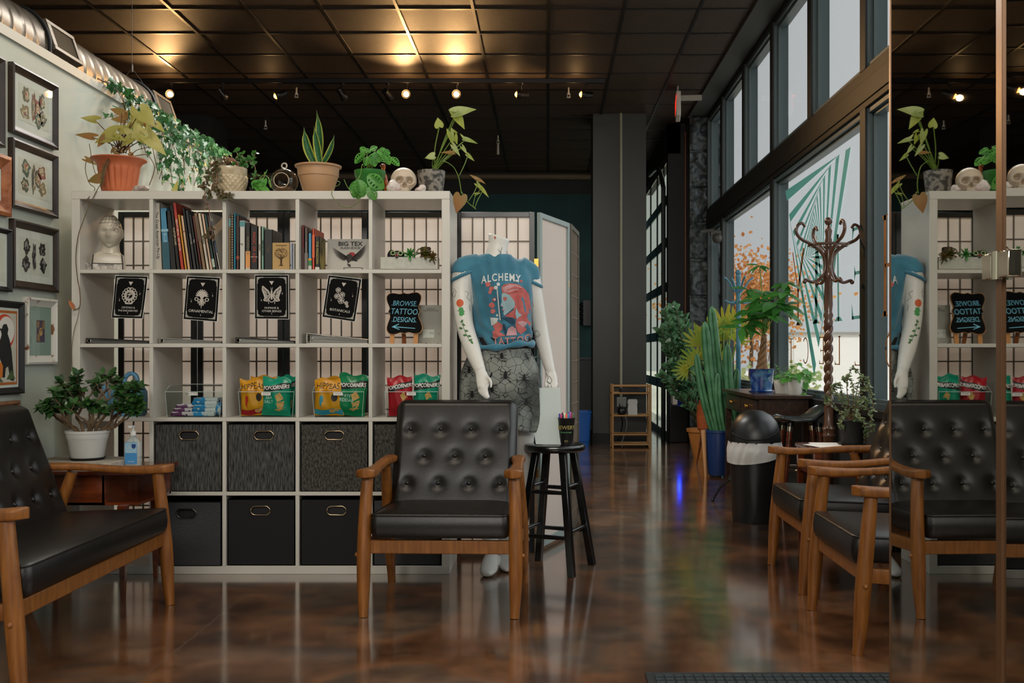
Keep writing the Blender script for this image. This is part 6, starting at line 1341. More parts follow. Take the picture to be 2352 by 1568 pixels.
# ================================================================== PICTURE FRAMES ON THE PALE WALL
def wy(px): return -F * (XL + .02) / (CX - px)                      # depth of the wall at photo column px
MATB = pm('#d4d2ca', .7); PAPERY = pm('#cbc7ba', .75)
def wallpic(y0, y1, z0, z1, label, fm, fw=.035, matw=.035, art=None, paper=MATB, th=.024, group='framed pictures on the pale wall', seed=0, inner=None):
    t = thing('picture_frame', label, 'picture', (XL, (y0 + y1) / 2, (z0 + z1) / 2), rotz=pi / 2, group=group)   # local x runs along the wall, local -y faces the room
    w, h = (y1 - y0) / 2, (z1 - z0) / 2; m = MB()
    for (a, b_, c, d, n) in (((-w, -h), (w, -h), (w - fw, -h + fw), (-w + fw, -h + fw), 0), ((w, -h), (w, h), (w - fw, h - fw), (w - fw, -h + fw), 1), ((w, h), (-w, h), (-w + fw, h - fw), (w - fw, h - fw), 2), ((-w, h), (-w, -h), (-w + fw, -h + fw), (-w + fw, h - fw), 3)):
        pr = [(0, .0), (.0, -th), (.25, -th - .004), (.45, -th + .002), (.8, -th * .62), (1, -th * .5), (1, 0)]
        rg = [[V(lerp(a[0], d[0], u), y, lerp(a[1], d[1], u)) for u, y in pr], [V(lerp(b_[0], c[0], u), y, lerp(b_[1], c[1], u)) for u, y in pr]]; m.loft(rg)
    m.build('frame', fm, t)
    MB().b2((-w + fw, -th * .45, -h + fw), (w - fw, -.002, h - fw)).build('mat_board', paper, t)
    iw, ih = w - fw - matw, h - fw - matw
    if matw > 0: MB().b2((-iw, -th * .45 - .0006, -ih), (iw, -th * .45, ih)).build('print', inner or PAPERY, t)
    y = -th * .45 - .0012; r_ = random.Random(seed)
    def shape(name, mm, polys, dy=0): 
        b = MB(); 
        for p in polys: b.prism([(x * iw, z * ih) for x, z in p][::1], .0004, Matrix.Translation((0, y - dy, 0)) @ RX90)
        return b.build(name, mm, t)
    if art: art(shape, r_)
    MB().b2((-w + fw, -th * .5 - .001, -h + fw), (w - fw, -th * .5, h - fw)).build('glazing', GLZ, t)
    return t
GLZ = glass_mat('picture_glass', '#fafcfb', .12)
FRB = mat('dark_brown_frame', '#241b15', .4, col2='#33261c', nscale=12); FBK = mat('black_frame', '#111010', .5)
CARV = mat('carved_oak', '#7a3f1d', .45, col2='#9a5a2c', nscale=14, bump=.8, bscale=26); DIST = mat('distressed_white', '#bfbcb2', .6, col2='#6f4a2c', nscale=15, ramp=(.60, .64), detail=6)
AC = ['#5c5a44', '#6d4438', '#3e4a3c', '#7a6a4a', '#4a4a46', '#853f36', '#41564a']
def flash(n_, mono=False):
    def f(shape, r_):
        for k in range(n_):
            cx, cz = [(-.55, .5), (-.05, .0), (.5, .5), (-.6, -.45), (.55, -.4), (.2, .1), (.3, -.6)][k % 7]; rx, rz = (.12, .75) if k == 1 else (.2 + .06 * r_.random(), .34 + .08 * r_.random()); n2 = 30; ph = r_.random() * 6
            out = [(cx + rx * (1 + .28 * sin(5 * a + ph) * r_.random() + .15 * sin(9 * a)) * cos(a), cz + rz * (1 + .22 * sin(4 * a + ph) + .1 * r_.random()) * sin(a)) for a in [2 * pi * i / n2 for i in range(n2)]]
            base = pm('#2a2826' if mono else AC[(k + n_) % 7], .7); shape('drawing', base, [out])
            for q in range(5):
                s = .62 - .11 * q; ox, oz = r_.uniform(-.05, .05), r_.uniform(-.12, .12); shape('drawing_detail', pm(('#7a7772' if q % 2 else '#1d1b1a') if mono else (AC[(k + q + 2) % 7] if q % 2 else '#a79a7c'), .7), [[(cx + ox + (x - cx) * s * (1 if i % 3 else .88), cz + oz + (z - cz) * s * (1 if i % 2 else .9)) for i, (x, z) in enumerate(out)]], .0005 * (q + 1))
    return f
def az(y, py): return CZ - (py - CY) * y / F
A0, A1 = wy(28), wy(133)
wallpic(A0, A1, az(A0, 302), az(A0, 141), 'dark framed flash sheet with a crab and dagger, topmost in the column nearest the shelf', FRB, art=flash(7), seed=1)
wallpic(A0, A1, az(A0, 474), az(A0, 315), 'dark framed flash sheet with green and red drawings, middle of the column nearest the shelf', FRB, art=flash(6), seed=2)
wallpic(wy(30), wy(134), az(wy(30), 660), az(wy(30), 501), 'dark framed sheet of black ink drawings above the distressed white frame', FRB, art=flash(5, True), seed=3)
def art_gold(shape, r_):
    shape('drawing', pm('#4a3a4f', .7), [[(-1, -1), (1, -1), (1, 1), (-1, 1)]]); shape('drawing', pm('#8a6a3c', .7), [[(-.9, -.9), (-.2, -.95), (-.3, -.2), (-.85, -.3)], [(-.9, .3), (-.4, .35), (-.3, .9), (-.9, .9)], [(.4, .2), (.9, .25), (.9, .95), (.5, .9)]], .0004)
    shape('drawing_detail', pm('#b59558', .6), [[(.05 + .45 * cos(2 * pi * k / 14) * (1 if k % 2 else .75), -.05 + .42 * sin(2 * pi * k / 14) * (1 if k % 2 else .8)) for k in range(14)]], .0008)
    for k in range(5): shape('drawing_detail', pm('#4a3520', .6), [[(.05 + (.3 - .05 * k) * cos(q), -.05 + (.28 - .05 * k) * sin(q)) for q in (k, k + .3, k + 1.2, k + 2)]], .0012)
wallpic(wy(61), wy(131), az(wy(61), 837), az(wy(61), 681), 'distressed white frame with a small gold and purple picture', DIST, fw=.04, matw=.062, art=art_gold, paper=pm('#8fa196', .3), seed=4)
yr = wy(55)
def art_raven(shape, r_):
    shape('drawing', pm('#a85a1c', .7), [[(-1, -1), (1, -1), (1, 1), (-1, 1)]]); shape('drawing', pm('#b9b3a4', .7), [[(-.93, -.93), (.93, -.93), (.93, .93), (-.93, .93)]], .0004)
    shape('red_moon', pm('#b03a1e', .7), [[(.2 + .62 * cos(2 * pi * k / 30), .42 + .48 * sin(2 * pi * k / 30)) for k in range(30)]], .0008); shape('white_moon', pm('#c4c0b6', .7), [[(.3 + .5 * cos(2 * pi * k / 30), .46 + .38 * sin(2 * pi * k / 30)) for k in range(30)]], .0012)
    shape('raven', pm('#141615', .6), [[(-.3, .55), (.0, .5), (.1, .62), (.3, .64), (.42, .5), (.36, .38), (.5, .2), (.62, -.1), (.7, -.5), (.78, -.9), (.55, -.88), (.4, -.5), (.25, -.55), (.2, -.8), (.05, -.8), (.08, -.5), (-.1, -.3), (-.15, .1), (.0, .35), (-.05, .45)]], .0016)
    shape('flowers', pm('#b5641c', .7), [[(-.1 + .3 * cos(2 * pi * k / 10) * (1 if k % 2 else .7), -.6 + .22 * sin(2 * pi * k / 10)) for k in range(10)], [(-.6 + .25 * cos(2 * pi * k / 10), -.5 + .2 * sin(2 * pi * k / 10)) for k in range(10)]], .0014); shape('leaves', pm('#41502c', .7), [[(.3, -.85), (.6, -.6), (.85, -.85)], [(-.5, -.9), (-.2, -.75), (.1, -.92)]], .002)
wallpic(yr - .34, yr, az(yr, 903), az(yr, 694), 'black framed raven print with a red moon beside the distressed white frame', FBK, fw=.03, matw=.012, art=art_raven, seed=5)
yb = wy(27); wallpic(yb - .36, yb, az(yb, 671), az(yb, 528), 'thin black framed line drawing at the picture border above the raven print', FBK, fw=.022, matw=.02, art=flash(4, True), seed=6)
yc = wy(25); wallpic(yc - .32, yc, az(yc, 499), az(yc, 362), 'carved orange-brown wooden frame at the picture border', CARV, fw=.062, matw=.02, art=flash(3, True), seed=7)
yd = wy(11); wallpic(yd - .42, yd, az(yd, 340), az(yd, 136), 'dark framed picture cut off by the picture border near the duct', FRB, art=flash(4), seed=8)
ye = wy(45); wallpic(ye - .34, ye, az(ye, 1010), az(ye, 919), 'low brown wooden frame just above the loveseat back', mat('old_oak', '#5f4029', .6, col2='#7a573a', nscale=20), fw=.045, matw=.015, art=flash(2), seed=9)

# ================================================================== DUCT, TRACK LIGHTS, CEILING FITTINGS
GALV = mat('galvanised_duct', '#5c5347', .42, metal=.6, col2='#6b6255', nscale=4, spec=.4)
DX, DZ, DR = -2.81, 2.65, .205
t = thing('spiral_duct', 'round spiral metal air duct running above the pale wall', 'duct', (DX, 0, DZ)); m = MB(); N_ = 620
def dct(u, v):
    a = 2 * pi * u; y = lerp(-1.0, 6.98, v); ph = ((y + .11 * u) / .11) % 1; r = DR + (.006 if ph < .14 else 0); return V(r * cos(a), y, r * sin(a))
m.grid(dct, 36, N_, closed_u=True); m.add([V(DR * cos(2 * pi * k / 36), 6.98, DR * sin(2 * pi * k / 36)) for k in range(36)], [tuple(range(36))[::-1]]); m.build('pipe', GALV, t, smooth=35)
for y0 in (5.2, 6.62):
    a = R(19); nrm = V(cos(a), 0, sin(a)); tg = V(-sin(a), 0, cos(a)); c0 = V(0, y0 + .155, 0) + nrm * (DR + .006); Mx = Matrix((( 0, tg.x, nrm.x, c0.x), (1, tg.y, nrm.y, c0.y), (0, tg.z, nrm.z, c0.z), (0, 0, 0, 1)))
    f = MB(); f.T = Mx
    for b_ in (((-.155, -.085, -.03), (.155, -.062, .016)), ((-.155, .062, -.03), (.155, .085, .016)), ((-.155, -.062, -.03), (-.115, .062, .016)), ((.125, -.062, -.03), (.155, .062, .016))): f.b2(*b_)
    rg = f.build('register', GALV, t, bevel=.002); bk_ = MB(); bk_.T = Mx; bk_.b2((-.115, -.062, -.02), (.125, .062, -.004)); bk_.build('register_void', BLACKM, rg)
    lv2 = MB(); lv2.T = Mx
    for k in range(13): lv2.box((-.105 + .018 * k, 0, .005), (.007, .124, .012), (0, .5, 0))
    lv2.build('louvre', GALV, rg)
    for q_ in ((-.162, 1),): b3 = MB(); b3.tube([V((DR + .012) * cos(2 * pi * k / 40), y0 - .012, (DR + .012) * sin(2 * pi * k / 40)) for k in range(40)], .012, 6, closed=True); b3.build('collar', BLACKM, t, smooth=60)
for y in (4.3, 6.73):
    w_ = MB(); w_.tube([(0, y, .33), (0, y, ZC - DZ)], .002, 6).tube([(-.19, y, .06), (0, y, .33), (.19, y, .06)], .0022, 5).cyl((0, y, .30), (0, y, .35), .008); w_.build('hanger', mat('wire', '#3f3a33', .5), t)
# tracks
TY, TZ = 10.03, 3.765
TRK = mat('track_black', '#0e0c0b', .35)
tr_ = tag(MB().b2((-4.6, TY - .022, TZ), (.58, TY + .022, TZ + .045)).build('track_rail', TRK, bevel=.003), 'long black track rail on the ceiling carrying the spotlights', 'light track')
BULB = mat('lit_bulb', '#ffd9a0', .3, emis='#ffb45e', estr=16); BULB2 = mat('dim_bulb', '#ffd9a0', .3, emis='#ff9a3c', estr=7)
def spot(px, py, mode, label):
    x = px2x(px, TY); dx = {'cam': (.0, -1, -.12), 'left': (-.8, -.35, -.4), 'down': (.5, .4, -.75), 'away': (.3, .8, -.3), 'side': (-1, -.25, .0)}[mode]; d = Vector(dx).normalized()
    t = thing('track_spotlight', label, 'spotlight', (x, TY, TZ), group='spotlights on the ceiling track'); c = V(0, 0, -.115)
    MB().cyl((0, 0, 0), (0, 0, -.02), .02).cyl((0, 0, -.02), (0, 0, -.07), .007).build('stem', TRK, t, smooth=40)
    m = MB(); m.tube([c - d * .075, c - d * .068, c + d * .0, c + d * .05], [.018, .030, .034, .044], 16, caps=False); m.add([(c - d * .075) + v for v in ()], []); m.build('lamp_can', TRK, t, smooth=50, solid=.002)
    on = mode in ('cam', 'left', 'side')
    MB().sph(c + d * .036, .030 if on else .026, 14, 10).build('bulb', BULB if mode == 'cam' else BULB2 if on else pm('#3a342c', .3), t, smooth=60)
    if on:
        l = bpy.data.lights.new('bulb_glow', 'POINT'); l.energy = 3.2 if mode == 'cam' else 1.6; l.color = (1, .58, .24); l.shadow_soft_size = .03; lo = bpy.data.objects.new('bulb_glow', l); COL.objects.link(lo); lo.location = Vector(t.location) + c + d * .10; wl_ = Vector(t.location) + c + d * .07; spotl('spot_beam', wl_, wl_ + d + V(0, 0, -.35), 140 if mode == 'cam' else 45, (1, .56, .22), 100, .6, .035)
NB = 'track spotlight above the %s'
spot(394, 217, 'cam', 'lit track spotlight glaring at us beside the end of the duct'); spot(512, 214, 'down', 'unlit track spotlight, next after the glaring one by the duct'); spot(643, 218, 'left', 'lit track spotlight turned aside above the glass orb'); spot(787, 214, 'down', 'unlit track spotlight between the snake plant and the green vine pot')
spot(891, 213, 'away', 'unlit track spotlight turned away just above the skull'); spot(934, 217, 'cam', 'brightest track spotlight, above the skull and the grey pot'); spot(1049, 218, 'cam', 'lit track spotlight right over the leggy arrowhead plant'); spot(1197, 216, 'side', 'dim track spotlight turned sideways above the mannequin'); spot(1345, 217, 'side', 'last lit track spotlight before the black column')
for px, py, z, lb in ((681, 221, 3.72, 'white sprinkler head hanging beside the lit spotlight over the glass orb'), (1306, 221, 3.72, 'white sprinkler head near the last lit spotlight by the column'), (610, 294, 3.72, 'small white sprinkler head farther back above the textured pot'), (1144, 333, 3.69, 'pale sprinkler drop above the mannequin, farther back')):
    Y = F * (z - CZ) / (CY - py); t = thing('sprinkler_head', lb, 'sprinkler', (px2x(px, Y), Y, ZC), group='sprinkler heads on the dark ceiling')
    m = MB().cyl((0, 0, 0), (0, 0, -.06), .009).cyl((0, 0, -.06), (0, 0, -.075), .016).cyl((0, 0, -.10), (0, 0, -.104), .022).tube([(-.014, 0, -.075), (-.016, 0, -.09), (0, 0, -.10), (.016, 0, -.09), (.014, 0, -.075)], .003, 5); m.build('head', pm('#b9b4a8', .4), t, smooth=40)
    if px == 1144: MB().cyl((0, 0, -.10), (0, 0, -.24), .012, .016).build('drop', pm('#b9b4a8', .4), t, smooth=40)
# exit sign
EY = 10.35; ex = px2x(1556, EY); t = thing('exit_sign', 'lit red EXIT sign seen edge-on below the ceiling near the tall windows', 'exit sign', (ex, EY, 3.61), rotz=R(-96))
MB().b2((-.16, -.018, -.125), (.16, .03, .125)).build('housing', pm('#b3aba0', .5), t, bevel=.008); ltr = mat('exit_red', '#d02a18', .4, emis='#ff2a14', estr=1.6)
text('EXIT', .20, ltr, t, face(0, -.0195, 0)); MB().b2((-.05, -.005, .125), (.05, .012, .2)).build('mount', pm('#8d877c', .5), t)
MB().b2((-.02, .03, .06), (.02, .25, .11)).build('arm', pm('#8d877c', .5), t)
tag(MB().tube([(0, 0, .545), (0, 0, ZC)], .017, 10).build('conduit_pipe', mat('conduit', '#7d7a68', .5), loc=(px2x(1426, 11.48), 11.478, 0), smooth=40), 'thin pale vertical conduit pipe on the front of the black column', 'pipe')
tag(MB().tube([(0, 0, 0), (0, 0, 3.7)], .013, 8).build('copper_pipe', mat('copper', '#6d3f26', .45), loc=(px2x(1575, 11.95), 11.955, 0), smooth=40), 'thin copper coloured pipe on the black wall beside the stone pier', 'pipe')
# ================================================================== ALONG THE WINDOWS
# swing-top bin
t = thing('swing_bin', 'black swing-top bin with a white liner folded over its rim', 'bin', (1.30, 6.25, 0)); BINB = mat('bin_black', '#101112', .38)
MB().lathe([(.135, 0), (.14, .01), (.158, .47), (.150, .47), (.14, .40), (0, .40)], seg=40).build('bin_body', BINB, t, smooth=50)
lid = MB(); lid.lathe([(.160, .475), (.162, .50), (.158, .55), (.138, .62), (.10, .665), (.05, .69), (0, .697)], seg=44, capb=False); ld = lid.build('lid', BINB, t, smooth=60)
fl_ = []
for k in range(25):
    q = k / 24; a = R(lerp(200, 330, q)); zz = .555 - .05 * sin(pi * q) + .03 * q; rr = .159 - .25 * max(0, zz - .55); fl_.append(V(rr * cos(a), rr * sin(a), zz))
MB().tube(fl_, .006, 8).build('flap_slot', pm('#020202', .8), ld, smooth=60)
bgm = MB(); bgm.grid(lambda u, v: V((.163 + .012 * sm(v, 0, .5) * (1 - .4 * sm(v, .6, 1)) + .0022 * sin(u * 2 * pi * 13 + v * 5 + 2 * sin(u * 19)) + .0015 * sin(u * 2 * pi * 31 + v * 9)) * cos(2 * pi * u), (.163 + .012 * sm(v, 0, .5) * (1 - .4 * sm(v, .6, 1)) + .0022 * sin(u * 2 * pi * 13 + v * 5 + 2 * sin(u * 19))) * sin(2 * pi * u), lerp(.50, .40 - .035 * max(0, sin(u * 2 * pi * 1 + 4.1)), v)), 150, 14, closed_u=True)
bgm.build('liner', mat('white_liner', '#e8e6e2', .3, transl=.45, alpha=.94), t, smooth=60)
# dark desk along the window
t = thing('console_desk', 'dark brown desk under the windows carrying the blue pot', 'desk', (1.62, 7.5, 0))
MB().b2((-.19, -.66, .735), (.20, .68, .76)).build('desk_top', DARKWOOD, t, bevel=.003); MB().b2((-.16, -.63, .60), (.18, .65, .735)).build('apron', DARKWOOD, t)
for y in (-.30, .30): d_ = MB().b2((-.168, y - .27, .615), (-.158, y + .27, .725)).build('drawer', DARKWOOD, t, bevel=.003); MB().sph((-.182, y - .03, .67), .012, 10, 8).build('knob', BRASS, d_, smooth=60); MB().sph((-.182, y + .03, .67), .012, 10, 8).build('knob', BRASS, d_, smooth=60)
MB().b2((-.13, -.637, .62), (.15, -.63, .72)).build('end_panel', DARKWOOD, t, bevel=.002)
for x in (-.145, .165):
    for y in (-.61, .63): MB().b2((x - .022, y - .022, 0), (x + .022, y + .022, .60)).build('leg', DARKWOOD, t)
# money tree
px_ = px2x(1749, 7.4); t = thing('money_tree', 'money tree with a braided trunk in a blue glazed pot on the dark desk', 'plant', (px_, 7.4, .76)); GLZB = mat('blue_glaze', '#12306e', .15, col2='#5b86a8', nscale=14, ramp=(.45, .7), coat=.5)
MB().lathe([(.078, 0), (.084, .01), (.074, .02), (.086, .10), (.092, .17), (.098, .175), (.086, .172), (.08, .14), (0, .14)], seg=48, fn=lambda a, z: 1 + (.03 * sin(a * 8) if z > .15 else 0)).build('pot', GLZB, t, smooth=50); MB().lathe([(.088, -.0), (.096, .014), (.08, .008)], seg=40).build('saucer', GLZB, t, smooth=50); MB().lathe([(.08, .142), (0, .15)], seg=20, capb=False).build('soil', SOIL, t)
m = W_(t); s_ = W_(t); base = Vector(t.location) + V(0, 0, .14); top = P(1755, 768, 7.4)
for k in range(4):
    s_.tube([base.lerp(top, i / 24) + V(cos(i / 24 * 9 + k * pi / 2), sin(i / 24 * 9 + k * pi / 2), 0) * lerp(.036, .012, (i / 24) ** .6) for i in range(25)], [lerp(.019, .007, i / 24) for i in range(25)], 8)
s_.build('trunk', mat('braided_trunk', '#6f5238', .8, col2='#8a6a4a', nscale=20), t, smooth=60); s_ = W_(t); r_ = random.Random(41)
for cx, cy, Y, s in ((1745, 610, 7.4, .55), (1780, 695, 7.3, 1.15), (1740, 690, 7.35, .9), (1722, 712, 7.3, .75), (1800, 672, 7.36, .85), (1806, 650, 7.42, .75), (1762, 722, 7.25, .95), (1724, 735, 7.3, .85), (1790, 706, 7.3, .95), (1704, 752, 7.25, .8), (1752, 672, 7.45, .8), (1720, 665, 7.5, .8), (1810, 700, 7.35, .75)):
    c = P(cx, cy, Y); s_.tube(spl([top + V(0, 0, -.01), top.lerp(c, .5) + V(0, 0, .05), c], 5), .004, 6)
    for k in range(6):
        a = 2 * pi * k / 6 + r_.random(); d = V(cos(a), sin(a) * .7, -.55 + .5 * r_.random() + .35 * (1 if k % 3 == 0 else 0)); m.leaf(c, d, V(0, -.5, 1), LANCE, .205 * s * r_.uniform(.8, 1.15), 1.25, .22, .12)
m.build('leaves', mat('money_leaf', '#2c6424', .35, col2='#4a8a3a', nscale=8, transl=.5), t, smooth=60); s_.build('stems', STEM, t, smooth=60)
# small white pots
r_ = random.Random(43)
for px, py, Y, h, lb, n_ in ((1796, 868, 7.15, .10, 'small white pot with low bushy greens behind the trailing one on the desk', 60), (1826, 872, 6.97, .105, 'small white pot with a trailing pothos at the front corner of the dark desk', 40)):
    c = P(px, 900, Y); t = thing('white_pot_plant', lb, 'plant', (c.x, Y, .76)); MB().lathe([(.045, 0), (.047, .002), (.060, h), (.056, h), (.053, h - .02), (0, h - .02)], seg=36).build('pot', pm('#cbc7c0', .4), t, smooth=50); m = W_(t); s_ = W_(t); o = Vector(t.location) + V(0, 0, h - .02)
    for k in range(n_):
        a = r_.random() * 6.28; el = r_.uniform(.2, 1.4); L_ = r_.uniform(.05, .14); e = o + V(cos(a) * cos(el), sin(a) * cos(el), sin(el)) * L_
        if k % 4 == 0: s_.tube([o, o.lerp(e, .6) + V(0, 0, .02), e], .0016, 5)
        m.leaf(e, V(cos(a), sin(a), r_.uniform(-.6, .5)), V(0, -.4, 1), HEART if n_ == 40 else OVAL, r_.uniform(.035, .07) if n_ == 40 else r_.uniform(.015, .03), .9, .15, .12)
    if n_ == 40:
        for px1, py1 in ((1850, 880), (1857, 862), (1846, 905)): e = P(px1, py1, Y - .03); s_.tube(spl([o, o.lerp(e, .5) + V(0, 0, .05), e], 5), .0018, 5); m.leaf(e, V(.1, -.2, -1), V(0, -1, 0), HEART, .06, .85, .1); m.leaf(o.lerp(e, .7) + V(0, 0, .04), V(.5, -.3, -.5), V(0, -.5, 1), HEART, .055, .9, .1)
    m.build('leaves', BRIGHT, t, smooth=60); s_.build('stems', STEM, t, smooth=60)
# blue metal coat rack
bx = px2x(1696, 8.85); t = thing('coat_rack', 'pale blue metal coat rack behind the cactus', 'coat rack', (bx, 8.85, 0)); BLM = mat('blue_metal', '#3f6d80', .35)
z_ = lambda py, Y: CZ - (py - CY) * Y / F
MB().lathe([(.022, .0), (.022, z_(800, 8.85)), (.026, z_(798, 8.85)), (.020, z_(790, 8.85)), (.021, z_(640, 8.85)), (.026, z_(636, 8.85)), (.018, z_(630, 8.85))], seg=16).sph((0, 0, z_(626, 8.85)), .027, 12, 8).build('pole', BLM, t, smooth=50)
for k in range(4):
    a = pi + k * pi / 2 + .25; c = V(cos(a), sin(a), 0); MB().tube(spl([c * .02 + V(0, 0, z_(672, 8.85)), c * .06 + V(0, 0, z_(660, 8.85)), c * .10 + V(0, 0, z_(645, 8.85)), c * .14 + V(0, 0, z_(637, 8.85))], 5), .009, 8).build('hook', BLM, t, smooth=60); MB().tube(spl([c * .02 + V(0, 0, z_(690, 8.85)), c * .05 + V(0, 0, z_(696, 8.85)), c * .10 + V(0, 0, z_(694, 8.85)), c * .13 + V(0, 0, z_(690, 8.85))], 5), .008, 8).build('hook', BLM, t, smooth=60)
    MB().tube(spl([V(0, 0, .18), c * .12 + V(0, 0, .12), c * .16 + V(0, 0, .012)], 5), .011, 8).build('foot', BLM, t, smooth=60)
MB().tube([V(.15 * cos(2 * pi * k / 30), .15 * sin(2 * pi * k / 30), .60) for k in range(30)], .010, 8, closed=True).tube([(-.15, 0, .6), (.15, 0, .6)], .007, 6).tube([(0, -.15, .6), (0, .15, .6)], .007, 6).build('umbrella_ring', BLM, t, smooth=60)
# big floor plants
YPOT = mat('ochre_pot', '#a5682c', .5, col2='#b5763a', nscale=6)
t = thing('zz_plant', 'tall leaning plant with stubby dark green leaflets in an ochre pot', 'plant', (1.56, 10.0, 0)); MB().lathe([(.095, 0), (.10, .01), (.13, .16), (.150, .255), (.165, .262), (.168, .29), (.155, .29), (.14, .26), (0, .26)], seg=48).build('pot', YPOT, t, smooth=45); MB().lathe([(.145, .262), (0, .27)], seg=20, capb=False).build('soil', SOIL, t)
m = W_(t); s_ = W_(t); r_ = random.Random(51)
for px, py, Y in ((1525, 712, 10.05), (1545, 698, 10.1), (1552, 706, 9.95), (1516, 755, 10.0), (1535, 745, 9.9), (1560, 735, 10.1), (1530, 790, 9.9), (1548, 775, 10.0), (1572, 725, 10.1), (1535, 835, 9.9), (1552, 828, 9.95), (1570, 790, 9.95), (1518, 862, 9.85), (1575, 750, 10.0), (1558, 860, 9.9)):
    e = P(px, py, Y); b0 = V(1.56 + r_.uniform(-.05, .05), 10.0 + r_.uniform(-.05, .05), .27); pts = spl([b0, b0.lerp(e, .45) + V(-.02, 0, .03), b0.lerp(e, .8) + V(-.01, 0, .03), e], 8); s_.tube(pts, [lerp(.014, .006, i / (len(pts) - 1)) for i in range(len(pts))], 6)
    for i in range(6, len(pts)):
        tg = (pts[i] - pts[i - 1]).normalized()
        for q in range(4): a = r_.random() * 6.28; s1 = tg.orthogonal().normalized(); s2 = tg.cross(s1); d = (tg * .8 + (s1 * cos(a) + s2 * sin(a))).normalized(); m.leaf(pts[i].lerp(pts[i - 1], r_.random()), d, V(0, -.6, .6), OVAL, r_.uniform(.05, .095), 1.0, .1, .1)
m.build('leaves', mat('zz_leaf', '#35603c', .35, col2='#6f9570', nscale=14, transl=.35), t, smooth=60); s_.build('stems', mat('zz_stem', '#3a3a22', .6), t, smooth=60)
t = thing('split_leaf_philodendron', 'yellow-green split-leaf philodendron spreading behind the cactus', 'plant', (1.62, 9.25, 0)); MB().lathe([(.10, 0), (.13, .30), (.14, .30), (.13, .27), (0, .27)], seg=32).build('pot', SAUC, t, smooth=45); m = W_(t); s_ = W_(t)
def split(c, d, L_, up=V(0, -1, .3)):
    d = d.normalized(); side = d.cross(up).normalized(); nn = side.cross(d)
    for k in range(9):
        q = k / 8; a = lerp(-1.35, 1.35, q); dd = d * cos(a) + side * sin(a); l_ = L_ * (1 - .28 * abs(q - .5) * 2) * (.9 + .2 * ((k * 37) % 5) / 5); m.leaf(c + d * L_ * .12, dd, nn, [(0, .07), (.3, .075), (.6, .07), (.85, .055), (1, .0)], l_, 1.0, .1, .05)
for b_, e_, Y, L_ in (((1608, 800), (1600, 762), 9.1, .22), ((1618, 790), (1626, 755), 9.2, .2), ((1662, 760), (1672, 716), 9.3, .24), ((1680, 745), (1694, 728), 9.2, .18), ((1640, 780), (1632, 752), 9.15, .2), ((1602, 835), (1580, 815), 9.0, .18), ((1612, 830), (1612, 805), 9.1, .18), ((1690, 790), (1700, 770), 9.1, .16), ((1670, 785), (1660, 760), 9.3, .2), ((1585, 850), (1560, 850), 9.1, .16), ((1650, 830), (1655, 800), 9.2, .16)):
    c = P(*b_, Y); e = P(*e_, Y); split(c, e - c, L_); s_.tube(spl([V(1.62, 9.25, .28), V(1.62, 9.25, .28).lerp(c, .6) + V(0, 0, .1), c], 6), .008, 6)
m.build('leaves', mat('lime_split', '#6f922a', .4, col2='#a09a2c', nscale=6, transl=.55), t, smooth=60); s_.build('stems', STEM, t, smooth=60)
t = thing('basket_planter', 'orange woven basket planter on thin legs beside the ochre pot', 'planter', (1.485, 9.4, 0)); WICK = mat('orange_wicker', '#8a3d16', .6, col2='#b05a26', nscale=40, stretch=(1, 1, 6), bump=.5, bscale=90)
MB().lathe([(.04, .30), (.07, .34), (.078, .45), (.072, .56), (.066, .56), (.065, .35), (0, .33)], seg=40, fn=lambda a, z: 1 + .02 * sin(a * 30)).build('basket', WICK, t, smooth=30); MB().lathe([(.058, .54), (.058, .60), (.052, .60), (.05, .55), (0, .55)], seg=30).build('inner_pot', pm('#a55a2e', .5), t, smooth=50)
for k in range(3): a = 2 * pi * k / 3 + 3.4; MB().tube([(.03 * cos(a), .03 * sin(a), .33), (.05 * cos(a), .05 * sin(a), .17), (.085 * cos(a), .085 * sin(a), 0)], [.009, .011, .006], 8).build('leg', WALNUT, t, smooth=50)
t = thing('column_cactus', 'tall ribbed column cactus in a blue planter with a pale wooden leg', 'cactus', (1.45, 8.45, 0)); CACT = mat('cactus_green', '#2a5a36', .4, col2='#4a7a55', nscale=9)
MB().lathe([(.085, .02), (.09, .03), (.115, .375), (.122, .38), (.122, .40), (.112, .40), (.10, .36), (0, .36)], seg=40).build('pot', mat('blue_pot', '#0d2c5c', .4), t, smooth=50); MB().lathe([(.108, .362), (0, .37)], seg=20, capb=False).build('soil', SOIL, t)
for k, a in enumerate((3.35, 5.4, 1.3)): c = V(cos(a), sin(a), 0); MB().tube([c * .135 + V(0, 0, .40), c * .125 + V(0, 0, .2), c * .115 + V(0, 0, .0)], [.024, .018, .011], 8).build('stand_leg', mat('pale_wood', '#b98a5f', .5), t, smooth=50)
